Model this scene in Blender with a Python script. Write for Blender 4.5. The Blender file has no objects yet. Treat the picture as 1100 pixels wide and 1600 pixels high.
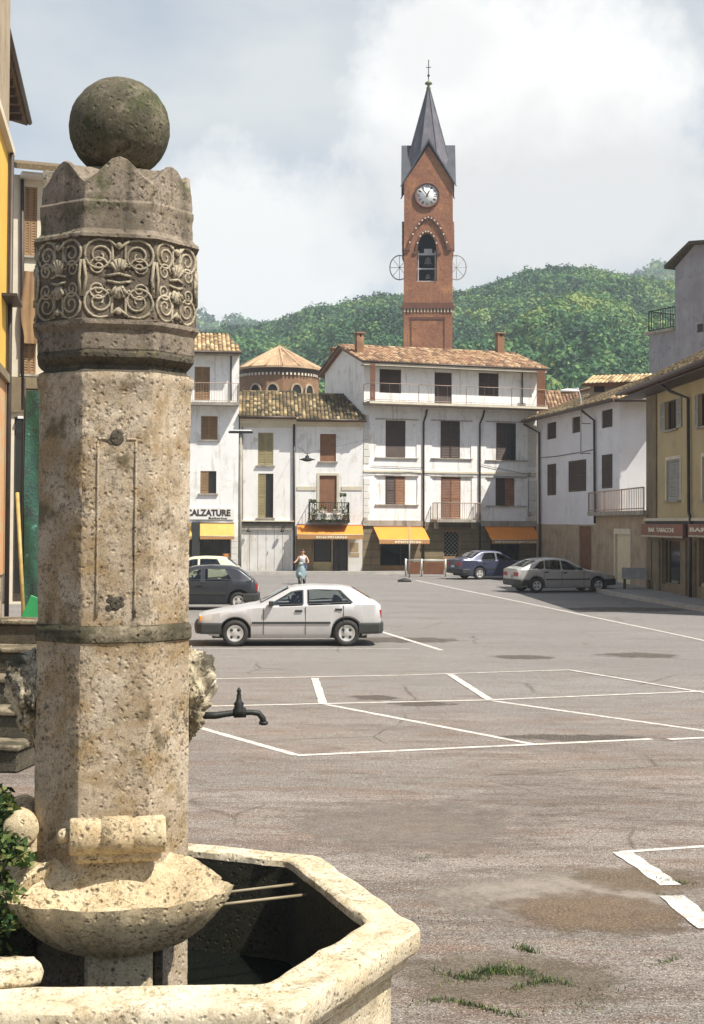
import bpy, math, random
import numpy as np
from mathutils import Vector, Matrix, noise
random.seed(7)
R = math.radians
sc = bpy.context.scene
COL = sc.collection

# ------------------------------------------------------------------ camera
CAMZ = 2.75; F = 2200.0; PITCH = R(1.5); ROLL = R(0.3); PCY = 757.4
cam = bpy.data.cameras.new('camera'); camo = bpy.data.objects.new('camera', cam); COL.objects.link(camo)
CM = Matrix.Rotation(R(90) + PITCH, 4, 'X') @ Matrix.Rotation(ROLL, 4, 'Z')
camo.matrix_world = Matrix.Translation((0, 0, CAMZ)) @ CM
cam.sensor_width = 36; cam.lens = F / 1600 * 36; cam.shift_y = (PCY - 800) / 1600
cam.clip_start = 0.1; cam.clip_end = 6000
sc.camera = camo
C3 = CM.to_3x3()
def ray(px, py): return C3 @ Vector(((px - 550) / F, (PCY - py) / F, -1))
def at(px, py, Y):
    d = ray(px, py); t = Y / d.y
    return Vector((d.x * t, Y, CAMZ + d.z * t))
def gnd(px, py, z=0.0):
    d = ray(px, py); t = (z - CAMZ) / d.z
    return Vector((d.x * t, d.y * t, z))

# ------------------------------------------------------------------ materials
def hexc(r, g, b): return (r, g, b, 1)
def newmat(name):
    m = bpy.data.materials.new(name); m.use_nodes = True
    nt = m.node_tree; b = nt.nodes['Principled BSDF']
    return m, nt, b
def N(nt, t, **kw):
    n = nt.nodes.new(t)
    for k, v in kw.items():
        if k in n.inputs: n.inputs[k].default_value = v
        else: setattr(n, k, v)
    return n
def coords(nt, scale=(1, 1, 1)):
    tc = N(nt, 'ShaderNodeTexCoord'); mp = N(nt, 'ShaderNodeMapping')
    mp.inputs['Scale'].default_value = scale
    nt.links.new(tc.outputs['Object'], mp.inputs['Vector'])
    return mp.outputs['Vector']
def tnoise(nt, vec, scale, detail=6, rough=0.6):
    n = N(nt, 'ShaderNodeTexNoise', Scale=scale, Detail=detail, Roughness=rough)
    nt.links.new(vec, n.inputs['Vector']); return n.outputs['Fac']
def ramp(nt, fac, stops):
    r = N(nt, 'ShaderNodeValToRGB'); e = r.color_ramp.elements
    while len(e) < len(stops): e.new(0.5)
    for k, (p, c) in enumerate(stops):
        e[k].position = p; e[k].color = (c, c, c, 1) if isinstance(c, (int, float)) else (*c[:3], 1)
    nt.links.new(fac, r.inputs['Fac']); return r.outputs['Color']
def mix(nt, fac, a, b, mode='MIX'):
    m = N(nt, 'ShaderNodeMix'); m.data_type = 'RGBA'; m.blend_type = mode
    for s, v in ((m.inputs[0], fac), (m.inputs[6], a), (m.inputs[7], b)):
        if isinstance(v, (int, float)): s.default_value = v
        elif isinstance(v, tuple): s.default_value = (*v[:3], 1)
        else: nt.links.new(v, s)
    return m.outputs[2]
def bump(nt, b, hs, dist=0.01, strength=1.0):
    bp = N(nt, 'ShaderNodeBump', Strength=strength, Distance=dist)
    nt.links.new(hs, bp.inputs['Height']); nt.links.new(bp.outputs['Normal'], b.inputs['Normal'])

def surf(name, c1, c2=None, scale=3, rough=0.8, bscale=40, bdist=0.004, spots=(), streak=None, metallic=0.0, spec=None, grain=0.0, coat=0):
    """two-tone noise surface; spots = [(colour, scale, low, high)], streak = (colour, low, high)"""
    m, nt, b = newmat(name); v = coords(nt)
    c2 = c2 or tuple(x * 0.8 for x in c1)
    col = mix(nt, ramp(nt, tnoise(nt, v, scale), [(0.35, 0.0), (0.65, 1.0)]), c1, c2)
    for c, s, lo, hi in spots:
        col = mix(nt, ramp(nt, tnoise(nt, v, s, 8, 0.65), [(lo, 0.0), (hi, 1.0)]), col, c)
    if streak:
        c, lo, hi = streak; v2 = coords(nt, (1.6, 1.6, 0.18))
        col = mix(nt, ramp(nt, tnoise(nt, v2, 2.2, 8, 0.7), [(lo, 0.0), (hi, 1.0)]), col, c)
    if grain:
        g = tnoise(nt, v, bscale * 1.3, 3, 0.8)
        col = mix(nt, grain, col, ramp(nt, g, [(0.38, 0.05), (0.62, 1.0)]), 'OVERLAY')
    nt.links.new(col, b.inputs['Base Color'])
    b.inputs['Roughness'].default_value = rough; b.inputs['Metallic'].default_value = metallic
    if spec is not None: b.inputs['Specular IOR Level'].default_value = spec
    if coat: b.inputs['Coat Weight'].default_value = coat
    if bdist: bump(nt, b, tnoise(nt, v, bscale, 5, 0.7), bdist)
    return m

def N2c(nt, v, s):
    n = N(nt, 'ShaderNodeTexNoise', Scale=s, Detail=3.0); nt.links.new(v, n.inputs['Vector']); return n.outputs['Color']
def stone(name, light, mid, dark, lich, spotamt=0.6, bs=22, bd=0.012, moss=None, stain=0.6, rain=None, hbias=None):
    m, nt, b = newmat(name); v = coords(nt)
    col = mix(nt, ramp(nt, tnoise(nt, v, 2.6, 8, 0.65), [(0.38, 0.0), (0.62, 1.0)]), light, mid)
    col = mix(nt, ramp(nt, tnoise(nt, v, 7.0, 8, 0.7), [(stain - 0.07, 0.0), (stain + 0.1, 0.75)]), col, lich)
    if rain:
        v2 = coords(nt, (3.2, 3.2, 0.35))
        col = mix(nt, ramp(nt, tnoise(nt, v2, 2.0, 8, 0.7), [(rain[1], 0.0), (rain[1] + 0.14, 0.8)]), col, rain[0])
    vo = N(nt, 'ShaderNodeTexVoronoi', Scale=27.0); wv = mix(nt, .035, v, N2c(nt, v, 9)); nt.links.new(wv, vo.inputs['Vector']); vo.inputs['Randomness'].default_value = 1
    pit = ramp(nt, vo.outputs['Distance'], [(0.08, 1.0), (0.30, 0.0)])
    pm = ramp(nt, tnoise(nt, v, 6.0, 5, 0.7), [(0.66 - 0.22 * spotamt, 0.0), (0.80 - 0.22 * spotamt, 1.0)])
    pitm = mix(nt, 1.0, pit, pm, 'MULTIPLY')
    col = mix(nt, pitm, col, dark)
    # speckled lichen at several sizes, gathered in patches
    patch_ = ramp(nt, tnoise(nt, v, 3.3, 6, .65), [(.40, .25), (.60, 1.0)])
    for s_, lo, hi, am in ((30, .55, .62, .75), (62, .54, .62, .8), (17, .60, .66, .55)):
        col = mix(nt, mix(nt, 1.0, ramp(nt, tnoise(nt, v, s_, 4, .7), [(lo, 0.0), (hi, am)]), patch_, 'MULTIPLY'), col, dark if s_ != 17 else lich)
    col = mix(nt, 0.35, col, ramp(nt, tnoise(nt, v, 140, 2, 0.7), [(0.35, 0.25), (0.65, 0.8)]), 'OVERLAY')
    if moss:
        col = mix(nt, ramp(nt, tnoise(nt, v, 4.2, 9, 0.7), [(moss[1], 0.0), (moss[1] + 0.09, 0.9)]), col, moss[0])
    nt.links.new(col, b.inputs['Base Color']); b.inputs['Roughness'].default_value = 0.92
    b.inputs['Specular IOR Level'].default_value = 0.25
    h = mix(nt, 0.5, tnoise(nt, v, bs, 8, 0.72), ramp(nt, vo.outputs['Distance'], [(0.05, 0.0), (0.3, 1.0)]))
    bump(nt, b, h, bd)
    return m

M = {}
M['stone_mask'] = stone('mask_stone', (.64, .57, .43), (.42, .35, .22), (.03, .026, .018), (.14, .11, .06), .9, bs=18, bd=.02, stain=.50, moss=((.035, .03, .018), .53))
M['stone'] = stone('fountain_stone', (.46, .385, .285), (.31, .24, .155), (.055, .045, .03), (.25, .165, .07), 0.5, stain=.54, moss=((.12, .095, .055), .56), rain=((.24, .17, .08), .60))
M['stone_rim'] = stone('rim_stone', (.66, .58, .42), (.52, .43, .28), (.10, .08, .05), (.27, .19, .09), 0.62, stain=.58, rain=((.20, .15, .08), .60))
M['stone_crown'] = stone('crown_stone', (.27, .22, .165), (.145, .118, .085), (.03, .028, .02), (.15, .125, .06), 0.9, moss=((.075, .08, .035), .56), rain=((.07, .06, .045), .52))
M['stone_ball'] = stone('ball_stone', (.13, .112, .072), (.065, .06, .038), (.02, .02, .013), (.24, .20, .14), 0.8, moss=((.055, .065, .025), .52), stain=.56)
M['stone_dark'] = stone('dark_stone', (.10, .085, .06), (.06, .052, .035), (.012, .012, .01), (.16, .13, .07), 0.8)  # dark stone; on the step risers it stands in for shade
M['stone_shell'] = stone('shell_stone', (.60, .50, .32), (.42, .32, .19), (.07, .055, .03), (.30, .21, .09), 0.7, bs=14, bd=0.02)
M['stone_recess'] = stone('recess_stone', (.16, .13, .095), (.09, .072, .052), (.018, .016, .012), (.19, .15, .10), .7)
M['stone_band'] = stone('band_stone', (.30, .25, .17), (.10, .085, .055), (.02, .018, .012), (.07, .06, .03), .7, moss=((.05, .045, .025), .50))
M['relief'] = stone('relief_stone', (.40, .345, .25), (.24, .205, .14), (.06, .055, .035), (.22, .18, .09), 0.4, bd=.006)
M['inner'] = stone('dark_inner_stone', (.05, .045, .03), (.03, .03, .02), (.01, .01, .008), (.05, .05, .02), .5)  # very dark stone tone for the inside of the basin
WST = (.42, .40, .34)
M['white'] = surf('white_stucco', (.84, .825, .79), (.77, .755, .72), .9, .9, 25, .004, spots=[((.60, .57, .50), 1.2, .52, .70), ((.40, .36, .30), 6.0, .63, .70)], streak=((.42, .38, .31), .54, .72))
M['white2'] = surf('old_white_stucco', (.82, .80, .76), (.72, .70, .66), .7, .9, 25, .006, spots=[((.44, .41, .34), 1.8, .58, .76), ((.35, .30, .22), 5, .66, .74)], streak=((.40, .36, .29), .57, .76))
M['white3'] = surf('pale_grey_stucco', (.74, .74, .75), (.64, .64, .65), .7, .9, 20, .008, spots=[((.42, .41, .40), 1.6, .58, .78)], streak=((.42, .40, .38), .58, .8))
M['grey'] = surf('grey_render', (.36, .35, .36), (.27, .26, .27), .8, .95, 12, .012, spots=[((.17, .16, .16), 2.0, .56, .75)], streak=((.16, .15, .14), .55, .75))
M['ochre'] = surf('ochre_stucco', (.50, .41, .22), (.41, .33, .18), .6, .9, 20, .006, spots=[((.30, .26, .12), 1.5, .56, .78)], streak=((.27, .22, .11), .58, .8))
M['peach'] = surf('peach_plaster', (.42, .33, .22), (.33, .25, .16), .8, .9, 20, .008, spots=[((.20, .16, .10), 1.6, .52, .74)], streak=((.18, .14, .09), .55, .76))
M['yellow'] = surf('yellow_plaster', (.74, .46, .07), (.66, .38, .06), .8, .9, 20, .006, streak=((.50, .30, .05), .6, .8))
M['orange_pl'] = surf('worn_orange_plaster', (.62, .26, .10), (.55, .33, .14), .9, .9, 20, .010, spots=[((.48, .38, .22), 1.3, .5, .6)])
M['rubble'] = surf('rubble_plaster', (.52, .40, .25), (.38, .27, .15), 2.5, .95, 9, .04, spots=[((.16, .10, .06), 4, .54, .62)], grain=.4)
M['cream'] = surf('cream_trim', (.66, .60, .46), (.55, .49, .37), 1.2, .85, 30, .003, streak=((.38, .32, .22), .58, .78))
M['ashlar'] = surf('brown_ashlar', (.22, .17, .095), (.155, .12, .07), 1.4, .85, 25, .008, spots=[((.30, .25, .15), 1.1, .55, .75)], streak=((.08, .06, .04), .55, .78))
M['joint'] = surf('dark_joint', (.06, .05, .035), bdist=0)
M['quoin'] = surf('pale_quoin', (.64, .62, .57), (.56, .54, .48), 1.5, .85, 30, .003)
M['brownsh'] = surf('brown_paint_wood', (.20, .082, .035), (.14, .055, .025), 2.0, .6, 60, .002)
M['rustsh'] = surf('orange_brown_wood', (.28, .125, .05), (.20, .085, .035), 2.0, .6, 60, .002)
M['darksh'] = surf('dark_brown_wood', (.075, .040, .024), (.05, .028, .018), 2.0, .6, 60, .002)
M['olivesh'] = surf('olive_wood', (.34, .28, .13), (.26, .21, .10), 2.0, .7, 60, .002)
M['tansh'] = surf('tan_wood', (.30, .18, .075), (.23, .13, .055), 2.0, .7, 60, .002)
M['greysh'] = surf('grey_shutter_paint', (.36, .36, .31), (.28, .28, .24), 2.0, .7, 60, .002)
M['creamwood'] = surf('cream_paint', (.66, .58, .38), (.58, .50, .32), 2, .6, 60, .001)
M['garage'] = surf('weathered_white_boards', (.66, .65, .62), (.55, .53, .49), 1.0, .7, 40, .003, spots=[((.40, .30, .18), 1.5, .60, .78)], streak=((.42, .36, .27), .52, .74))
M['void'] = surf('dark_interior', (.012, .011, .010), (.008, .008, .008), bdist=0, rough=.9)
def glassmat(name, c, rough=.06):
    m, nt, b = newmat(name); b.inputs['Base Color'].default_value = (*c, 1)
    b.inputs['Roughness'].default_value = rough; b.inputs['Specular IOR Level'].default_value = .6
    v = coords(nt); bump(nt, b, tnoise(nt, v, 1.5, 2, .5), .01, .3); return m
M['glass'] = glassmat('window_glass', (.018, .020, .020))
def clearglass():
    m, nt, b = newmat('car_glass'); nt.nodes.remove(b)
    t = N(nt, 'ShaderNodeBsdfTransparent'); t.inputs[0].default_value = (.62, .68, .66, 1); g = N(nt, 'ShaderNodeBsdfGlossy'); g.inputs['Roughness'].default_value = .03; g.inputs['Color'].default_value = (.9, .95, 1, 1)
    f = N(nt, 'ShaderNodeFresnel', IOR=1.6); ms = N(nt, 'ShaderNodeMixShader'); nt.links.new(f.outputs[0], ms.inputs[0]); nt.links.new(t.outputs[0], ms.inputs[1]); nt.links.new(g.outputs[0], ms.inputs[2])
    nt.links.new(ms.outputs[0], nt.nodes['Material Output'].inputs['Surface']); return m
M['carglass'] = clearglass()
M['seatcloth'] = surf('seat_cloth', (.10, .085, .075), (.07, .06, .055), 6, .9, 60, .002)
M['barm'] = surf('tarnished_bar', (.26, .21, .12), (.16, .13, .08), 8, .5, 60, .001)
M['shopglass'] = glassmat('shop_glass', (.014, .015, .014), .1)
M['pipe'] = surf('dark_copper_pipe', (.060, .045, .035), (.04, .03, .025), 3, .5, 30, .001, metallic=.2)
M['iron'] = surf('rusty_iron', (.07, .05, .035), (.035, .028, .022), 8, .7, 60, .002, metallic=.3)
M['black'] = surf('black_iron', (.022, .024, .022), (.014, .016, .014), 8, .55, 60, .001, metallic=.3)
M['rail'] = surf('rail_paint', (.42, .30, .22), (.34, .24, .18), 3, .6, 60, .001)
M['lightmetal'] = surf('galvanised', (.55, .55, .53), (.42, .42, .40), 5, .5, 60, .001, metallic=.3)
M['gutter'] = surf('gutter_metal', (.10, .07, .05), (.06, .045, .035), 3, .5, 30, .001, metallic=.2)
M['slab'] = surf('balcony_concrete', (.40, .37, .31), (.28, .25, .20), 2, .9, 30, .004, streak=((.12, .10, .07), .5, .7))
M['awn_o'] = surf('orange_canvas', (.86, .30, .035), (.78, .26, .035), 1.5, .85, 50, .001)
M['awn_y'] = surf('yellow_canvas', (.80, .46, .12), (.74, .40, .10), 1.5, .85, 50, .001)
M['valance'] = surf('valance_canvas', (.46, .24, .08), (.38, .20, .08), 1.5, .85, 50, .001)
M['letter_pale'] = surf('pale_lettering', (.80, .76, .58), bdist=0)
M['letter_dark'] = surf('dark_lettering', (.05, .035, .03), bdist=0)
M['signwhite'] = surf('white_sign_board', (.78, .77, .72), (.70, .68, .62), 1, .5, 30, .001, streak=((.5, .42, .30), .6, .8))
M['signred'] = surf('red_brown_sign', (.24, .085, .045), (.19, .07, .04), 1, .6, 30, .001)
M['poster'] = surf('orange_poster', (.62, .26, .07), (.42, .17, .06), 4, .6, 30, 0)
M['posterg'] = surf('faded_poster', (.26, .24, .16), (.42, .28, .13), 5, .6, 30, 0)
M['brick'] = surf('tower_brick', (.30, .135, .068), (.22, .095, .052), 1.0, .9, 8, .01, spots=[((.20, .085, .05), 3, .50, .68), ((.44, .21, .09), .5, .5, .7)], streak=((.17, .08, .05), .55, .75), grain=.35)
M['brick_dark'] = surf('brick_moulding', (.17, .07, .04), (.11, .05, .035), 2, .9, 8, .01)
M['brick_apse'] = surf('apse_brick', (.26, .145, .075), (.20, .11, .06), 1.5, .9, 10, .01, spots=[((.46, .26, .13), 1, .55, .7)])
M['slate'] = surf('spire_slate', (.11, .10, .115), (.07, .065, .08), 1.2, .55, 6, .01, streak=((.16, .15, .16), .5, .7))
M['lead'] = surf('lead_sheet', (.095, .10, .11), (.06, .065, .075), 1.0, .75, 10, .004, metallic=.3)
M['patina'] = surf('green_patina', (.18, .20, .10), (.10, .12, .06), 2, .6)
M['dial'] = surf('dial_enamel', (.80, .80, .78), (.74, .74, .72), 1, .4, 30, 0)
M['bronze'] = surf('bell_bronze', (.20, .19, .15), (.12, .12, .10), 3, .4, 30, .001, metallic=.6)
M['rubber'] = surf('tyre_rubber', (.022, .021, .02), (.03, .028, .026), 4, .8, 40, .001)
M['rim'] = surf('wheel_rim', (.58, .57, .54), (.50, .49, .46), 4, .4, 40, 0, metallic=.4)
M['plastic'] = surf('dark_plastic', (.035, .038, .034), (.026, .028, .026), 4, .55, 60, .001)
M['chrome'] = surf('bright_metal', (.65, .65, .63), (.6, .6, .58), 4, .2, 60, 0, metallic=.9)
M['amber'] = surf('amber_lens', (.75, .28, .03), (.65, .22, .02), 4, .2, 60, 0)
M['redlens'] = surf('red_lens', (.32, .02, .015), (.25, .015, .012), 4, .2, 60, 0)
M['headl'] = surf('headlight_lens', (.46, .45, .38), (.30, .29, .24), 12, .12, 60, 0, coat=.5)
M['plate'] = surf('number_plate', (.62, .62, .58), bdist=0)
M['bark'] = surf('bark', (.12, .085, .05), (.07, .05, .03), 6, .9, 20, .01)
M['greennet'] = surf('green_netting', (.02, .11, .065), (.012, .055, .045), 2.5, .7, 14, .03, spots=[((.02, .045, .04), 3, .5, .6), ((.10, .30, .22), 5, .60, .70)])
M['greenpl'] = surf('bright_green_plastic', (.03, .34, .11), (.02, .24, .08), 1.5, .45, 14, .003)
M['ycane'] = surf('yellow_pole_paint', (.42, .32, .10), (.30, .22, .07), 5, .6)
M['bench'] = surf('weathered_bench', (.34, .34, .32), (.26, .25, .23), 3, .7, 40, .003)
M['skin'] = surf('skin', (.50, .27, .17), (.44, .23, .14), 5, .6, 60, 0)
M['tank'] = surf('white_vest', (.72, .70, .72), (.60, .58, .62), 9, .8, 60, .001)
M['jeans'] = surf('blue_denim', (.06, .085, .15), (.10, .13, .20), 9, .9, 60, .002)
M['hair'] = surf('dark_hair', (.025, .015, .010), (.04, .022, .014), 30, .6, 60, .002)
M['scooter'] = surf('pale_blue_enamel', (.26, .34, .35), (.22, .30, .32), 2, .3, 60, 0)
M['concrete'] = surf('pavement_concrete', (.30, .285, .26), (.24, .225, .20), 1.2, .9, 30, .004, spots=[((.16, .145, .12), 3, .55, .7)])
M['kerb'] = surf('kerb_stone', (.44, .42, .37), (.34, .32, .28), 2, .9, 30, .004)

def paintcol(name, c, metallic=.25, rough=.32):
    m, nt, b = newmat(name); v = coords(nt)
    dirt = ramp(nt, tnoise(nt, v, 3, 6, .6), [(0.45, 0.0), (0.8, 0.35)])
    col = mix(nt, dirt, c, tuple(x * .6 + .05 for x in c))
    nt.links.new(col, b.inputs['Base Color']); b.inputs['Metallic'].default_value = metallic
    b.inputs['Roughness'].default_value = rough; b.inputs['Coat Weight'].default_value = .5; b.inputs['Coat Roughness'].default_value = .06
    return m
M['car_silver'] = paintcol('silver_paint', (.54, .535, .52)); M['car_silver2'] = paintcol('silver_grey_paint', (.46, .45, .42))
M['car_blue'] = paintcol('slate_blue_paint', (.055, .062, .11), .3); M['car_dark'] = paintcol('dark_blue_grey_paint', (.028, .031, .038), .25)
M['car_beige'] = paintcol('beige_paint', (.66, .62, .44), 0)

def tilemat(name, cols):
    m, nt, b = newmat(name); a = N(nt, 'ShaderNodeAttribute'); a.attribute_name = 'tint'; a.attribute_type = 'GEOMETRY'
    v = coords(nt)
    n = len(cols); col = ramp(nt, a.outputs['Fac'], [((k + .5) / n, c) for k, c in enumerate(cols)])
    col = mix(nt, ramp(nt, tnoise(nt, v, 3.0, 8, .7), [(.50, 0), (.68, .6)]), col, cols[0])
    col = mix(nt, ramp(nt, tnoise(nt, v, 14.0, 6, .7), [(.55, 0), (.72, .6)]), col, (.55, .50, .30))
    nt.links.new(col, b.inputs['Base Color']); b.inputs['Roughness'].default_value = .9
    bump(nt, b, tnoise(nt, v, 30, 4, .6), .01); return m
M['tile_red'] = tilemat('red_clay_tiles', [(.11, .065, .04), (.21, .11, .065), (.30, .165, .09), (.38, .235, .13), (.50, .38, .22)])
M['tile_moss'] = tilemat('mossy_clay_tiles', [(.035, .03, .018), (.08, .06, .03), (.14, .095, .045), (.24, .165, .075), (.42, .34, .18)])
M['tile_yellow'] = tilemat('straw_clay_tiles', [(.13, .085, .045), (.30, .19, .095), (.45, .31, .155), (.56, .42, .22), (.66, .54, .31)])
M['tile_apse'] = surf('apse_roof_tiles', (.48, .33, .20), (.38, .24, .14), 2, .9, 10, .02, spots=[((.66, .48, .28), 2, .5, .65)])

def leafmat(name, cols, rough=.6):
    m, nt, b = newmat(name); a = N(nt, 'ShaderNodeAttribute'); a.attribute_name = 'tint'; a.attribute_type = 'GEOMETRY'
    n = len(cols); col = ramp(nt, a.outputs['Fac'], [((k + .5) / n, c) for k, c in enumerate(cols)])
    nt.links.new(col, b.inputs['Base Color']); b.inputs['Roughness'].default_value = rough
    b.inputs['Specular IOR Level'].default_value = .2
    tr = N(nt, 'ShaderNodeBsdfTranslucent'); nt.links.new(col, tr.inputs['Color'])
    ms = N(nt, 'ShaderNodeMixShader'); ms.inputs[0].default_value = .25
    out = nt.nodes['Material Output']
    nt.links.new(b.outputs[0], ms.inputs[1]); nt.links.new(tr.outputs[0], ms.inputs[2]); nt.links.new(ms.outputs[0], out.inputs['Surface'])
    return m
M['forest'] = leafmat('forest_leaves', [(.028, .070, .036), (.045, .120, .050), (.075, .175, .060), (.13, .24, .070), (.24, .31, .085)])
M['ivy'] = leafmat('bush_leaves', [(.012, .03, .010), (.025, .06, .016), (.055, .10, .025), (.12, .17, .045), (.22, .22, .08)])
M['flower'] = surf('pale_flowers', (.62, .60, .52), (.70, .62, .58), 20, .8, 60, 0)

# ------------------------------------------------------------------ mesh builder
class MB:
    def __init__(s): s.V = []; s.F = []; s.m = []; s.sm = []; s.t = []; s.mats = []; s.cur = 0; s.smooth = False; s.tint = 0.5; s.T = None
    def mat(s, m):
        if isinstance(m, str): m = M[m]
        if m not in s.mats: s.mats.append(m)
        s.cur = s.mats.index(m); return s
    def add(s, vs, fs):
        b = len(s.V)
        for v in vs:
            v = Vector(v)
            s.V.append(tuple(s.T @ v) if s.T else tuple(v))
        for f in fs:
            s.F.append(tuple(b + i for i in f)); s.m.append(s.cur); s.sm.append(s.smooth); s.t.append(s.tint)
    def quad(s, a, b, c, d): s.add([a, b, c, d], [(0, 1, 2, 3)])
    def box(s, x0, x1, y0, y1, z0, z1):
        if x0 > x1: x0, x1 = x1, x0
        if y0 > y1: y0, y1 = y1, y0
        if z0 > z1: z0, z1 = z1, z0
        s.add([(x0, y0, z0), (x1, y0, z0), (x1, y1, z0), (x0, y1, z0), (x0, y0, z1), (x1, y0, z1), (x1, y1, z1), (x0, y1, z1)],
              [(0, 3, 2, 1), (4, 5, 6, 7), (0, 1, 5, 4), (1, 2, 6, 5), (2, 3, 7, 6), (3, 0, 4, 7)])
    def bbox(s, x0, x1, y0, y1, z0, z1, b=.01):
        """box with chamfered edges"""
        pts = []; fs = []
        X, Y, Z = (x0, x1), (y0, y1), (z0, z1)
        idx = {}
        for i in (0, 1):
            for j in (0, 1):
                for k in (0, 1):
                    dx, dy, dz = (b if i == 0 else -b), (b if j == 0 else -b), (b if k == 0 else -b)
                    for a, p in enumerate(((X[i], Y[j] + dy, Z[k] + dz), (X[i] + dx, Y[j], Z[k] + dz), (X[i] + dx, Y[j] + dy, Z[k]))):
                        idx[(i, j, k, a)] = len(pts); pts.append(p)
        for i in (0, 1):
            l = [(i, 0, 0, 0), (i, 1, 0, 0), (i, 1, 1, 0), (i, 0, 1, 0)]; fs.append([idx[q] for q in (l if i else l[::-1])])
            l = [(0, i, 0, 1), (1, i, 0, 1), (1, i, 1, 1), (0, i, 1, 1)]; fs.append([idx[q] for q in (l if not i else l[::-1])])
            l = [(0, 0, i, 2), (1, 0, i, 2), (1, 1, i, 2), (0, 1, i, 2)]; fs.append([idx[q] for q in (l if i else l[::-1])])
        for i in (0, 1):
            for j in (0, 1):
                fs.append([idx[(i, j, 0, 0)], idx[(i, j, 1, 0)], idx[(i, j, 1, 1)], idx[(i, j, 0, 1)]])
                fs.append([idx[(i, 0, j, 0)], idx[(i, 1, j, 0)], idx[(i, 1, j, 2)], idx[(i, 0, j, 2)]])
                fs.append([idx[(0, i, j, 1)], idx[(1, i, j, 1)], idx[(1, i, j, 2)], idx[(0, i, j, 2)]])
                for k in (0, 1): fs.append([idx[(i, j, k, 0)], idx[(i, j, k, 1)], idx[(i, j, k, 2)]])
        s.add(pts, fs)
    def prism(s, poly, y0, y1):
        """poly in (x,z), extruded along y"""
        n = len(poly)
        s.add([(p[0], y0, p[1]) for p in poly] + [(p[0], y1, p[1]) for p in poly],
              [tuple(range(n)), tuple(range(2 * n - 1, n - 1, -1))] + [(i, i + n, (i + 1) % n + n, (i + 1) % n) for i in range(n)])
    def tube(s, pts, r, n=6, closed=False, rs=None, caps=True):
        pts = [Vector(p) for p in pts]; k = len(pts); vs = []; fs = []
        prev = None
        for i, p in enumerate(pts):
            a = pts[(i - 1) % k] if (closed or i > 0) else p; b = pts[(i + 1) % k] if (closed or i < k - 1) else p
            d = (b - a)
            d = d.normalized() if d.length > 1e-9 else Vector((0, 0, 1))
            if prev is None:
                q = Vector((0, 0, 1)) if abs(d.z) < .9 else Vector((1, 0, 0)); e1 = d.cross(q).normalized()
            else:
                e1 = prev - d * prev.dot(d)
                e1 = e1.normalized() if e1.length > 1e-6 else d.cross(Vector((0, 0, 1))).normalized()
            prev = e1; e2 = d.cross(e1); rr = rs[i] if rs else r
            for j in range(n):
                a_ = 2 * math.pi * j / n; vs.append(p + (e1 * math.cos(a_) + e2 * math.sin(a_)) * rr)
        for i in range(k if closed else k - 1):
            for j in range(n):
                i2 = (i + 1) % k; fs.append((i * n + j, i * n + (j + 1) % n, i2 * n + (j + 1) % n, i2 * n + j))
        if caps and not closed: fs += [tuple(range(n - 1, -1, -1)), tuple((k - 1) * n + j for j in range(n))]
        o = s.smooth; s.smooth = n > 4; s.add(vs, fs); s.smooth = o
    def lathe(s, prof, n=24, c=(0, 0, 0), axis='z', caps=True):
        """prof = [(r, h)]"""
        vs = []; fs = []; c = Vector(c)
        for r, h in prof:
            for j in range(n):
                a = 2 * math.pi * j / n; x, y = r * math.cos(a), r * math.sin(a)
                v = Vector((x, y, h)) if axis == 'z' else (Vector((x, h, y)) if axis == 'y' else Vector((h, x, y)))
                vs.append(c + v)
        for i in range(len(prof) - 1):
            for j in range(n): fs.append((i * n + j, i * n + (j + 1) % n, (i + 1) * n + (j + 1) % n, (i + 1) * n + j))
        if caps and prof[0][0] > 1e-6: fs.append(tuple(range(n - 1, -1, -1)))
        if caps and prof[-1][0] > 1e-6: fs.append(tuple((len(prof) - 1) * n + j for j in range(n)))
        o = s.smooth; s.smooth = True; s.add(vs, fs); s.smooth = o
    def ball(s, c, r, n=12, sz=(1, 1, 1)):
        prof = [(r * math.sin(math.pi * i / n) + 1e-7, -r * math.cos(math.pi * i / n)) for i in range(n + 1)]
        vs = []; fs = []; k = n * 2
        for rr, h in prof:
            for j in range(k):
                a = 2 * math.pi * j / k; vs.append((c[0] + rr * math.cos(a) * sz[0], c[1] + rr * math.sin(a) * sz[1], c[2] + h * sz[2]))
        for i in range(n):
            for j in range(k): fs.append((i * k + j, i * k + (j + 1) % k, (i + 1) * k + (j + 1) % k, (i + 1) * k + j))
        o = s.smooth; s.smooth = True; s.add(vs, fs); s.smooth = o
    def pieces(s):
        """loose islands grouped the way a viewer would count them"""
        n = len(s.V); par = list(range(n))
        def find(a):
            while par[a] != a: par[a] = par[par[a]]; a = par[a]
            return a
        for f in s.F:
            r = find(f[0])
            for i in f[1:]: par[find(i)] = r
        roots = {}; isl = [roots.setdefault(find(i), len(roots)) for i in range(n)]; k = len(roots)
        if k < 2 or k > 900: return None
        P = np.array(s.V); I = np.array(isl); lo = np.full((k, 3), np.inf); hi = np.full((k, 3), -np.inf)
        np.minimum.at(lo, I, P); np.maximum.at(hi, I, P); size = (hi - lo).max(axis=1)
        gap = np.maximum(0, np.maximum(lo[:, None] - hi[None], lo[None] - hi[:, None])); near = np.sqrt((gap ** 2).sum(2)) <= np.maximum(.02, .48 * np.maximum(size[:, None], size[None]))
        par2 = list(range(k))
        def f2(a):
            while par2[a] != a: a = par2[a]
            return a
        for a, b in zip(*np.nonzero(np.triu(near, 1))):
            ra, rb = f2(a), f2(b)
            if ra != rb: par2[rb] = ra
        g = [f2(i) for i in range(k)]
        return None if len(set(g)) < 2 else [g[i] for i in isl]
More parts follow.
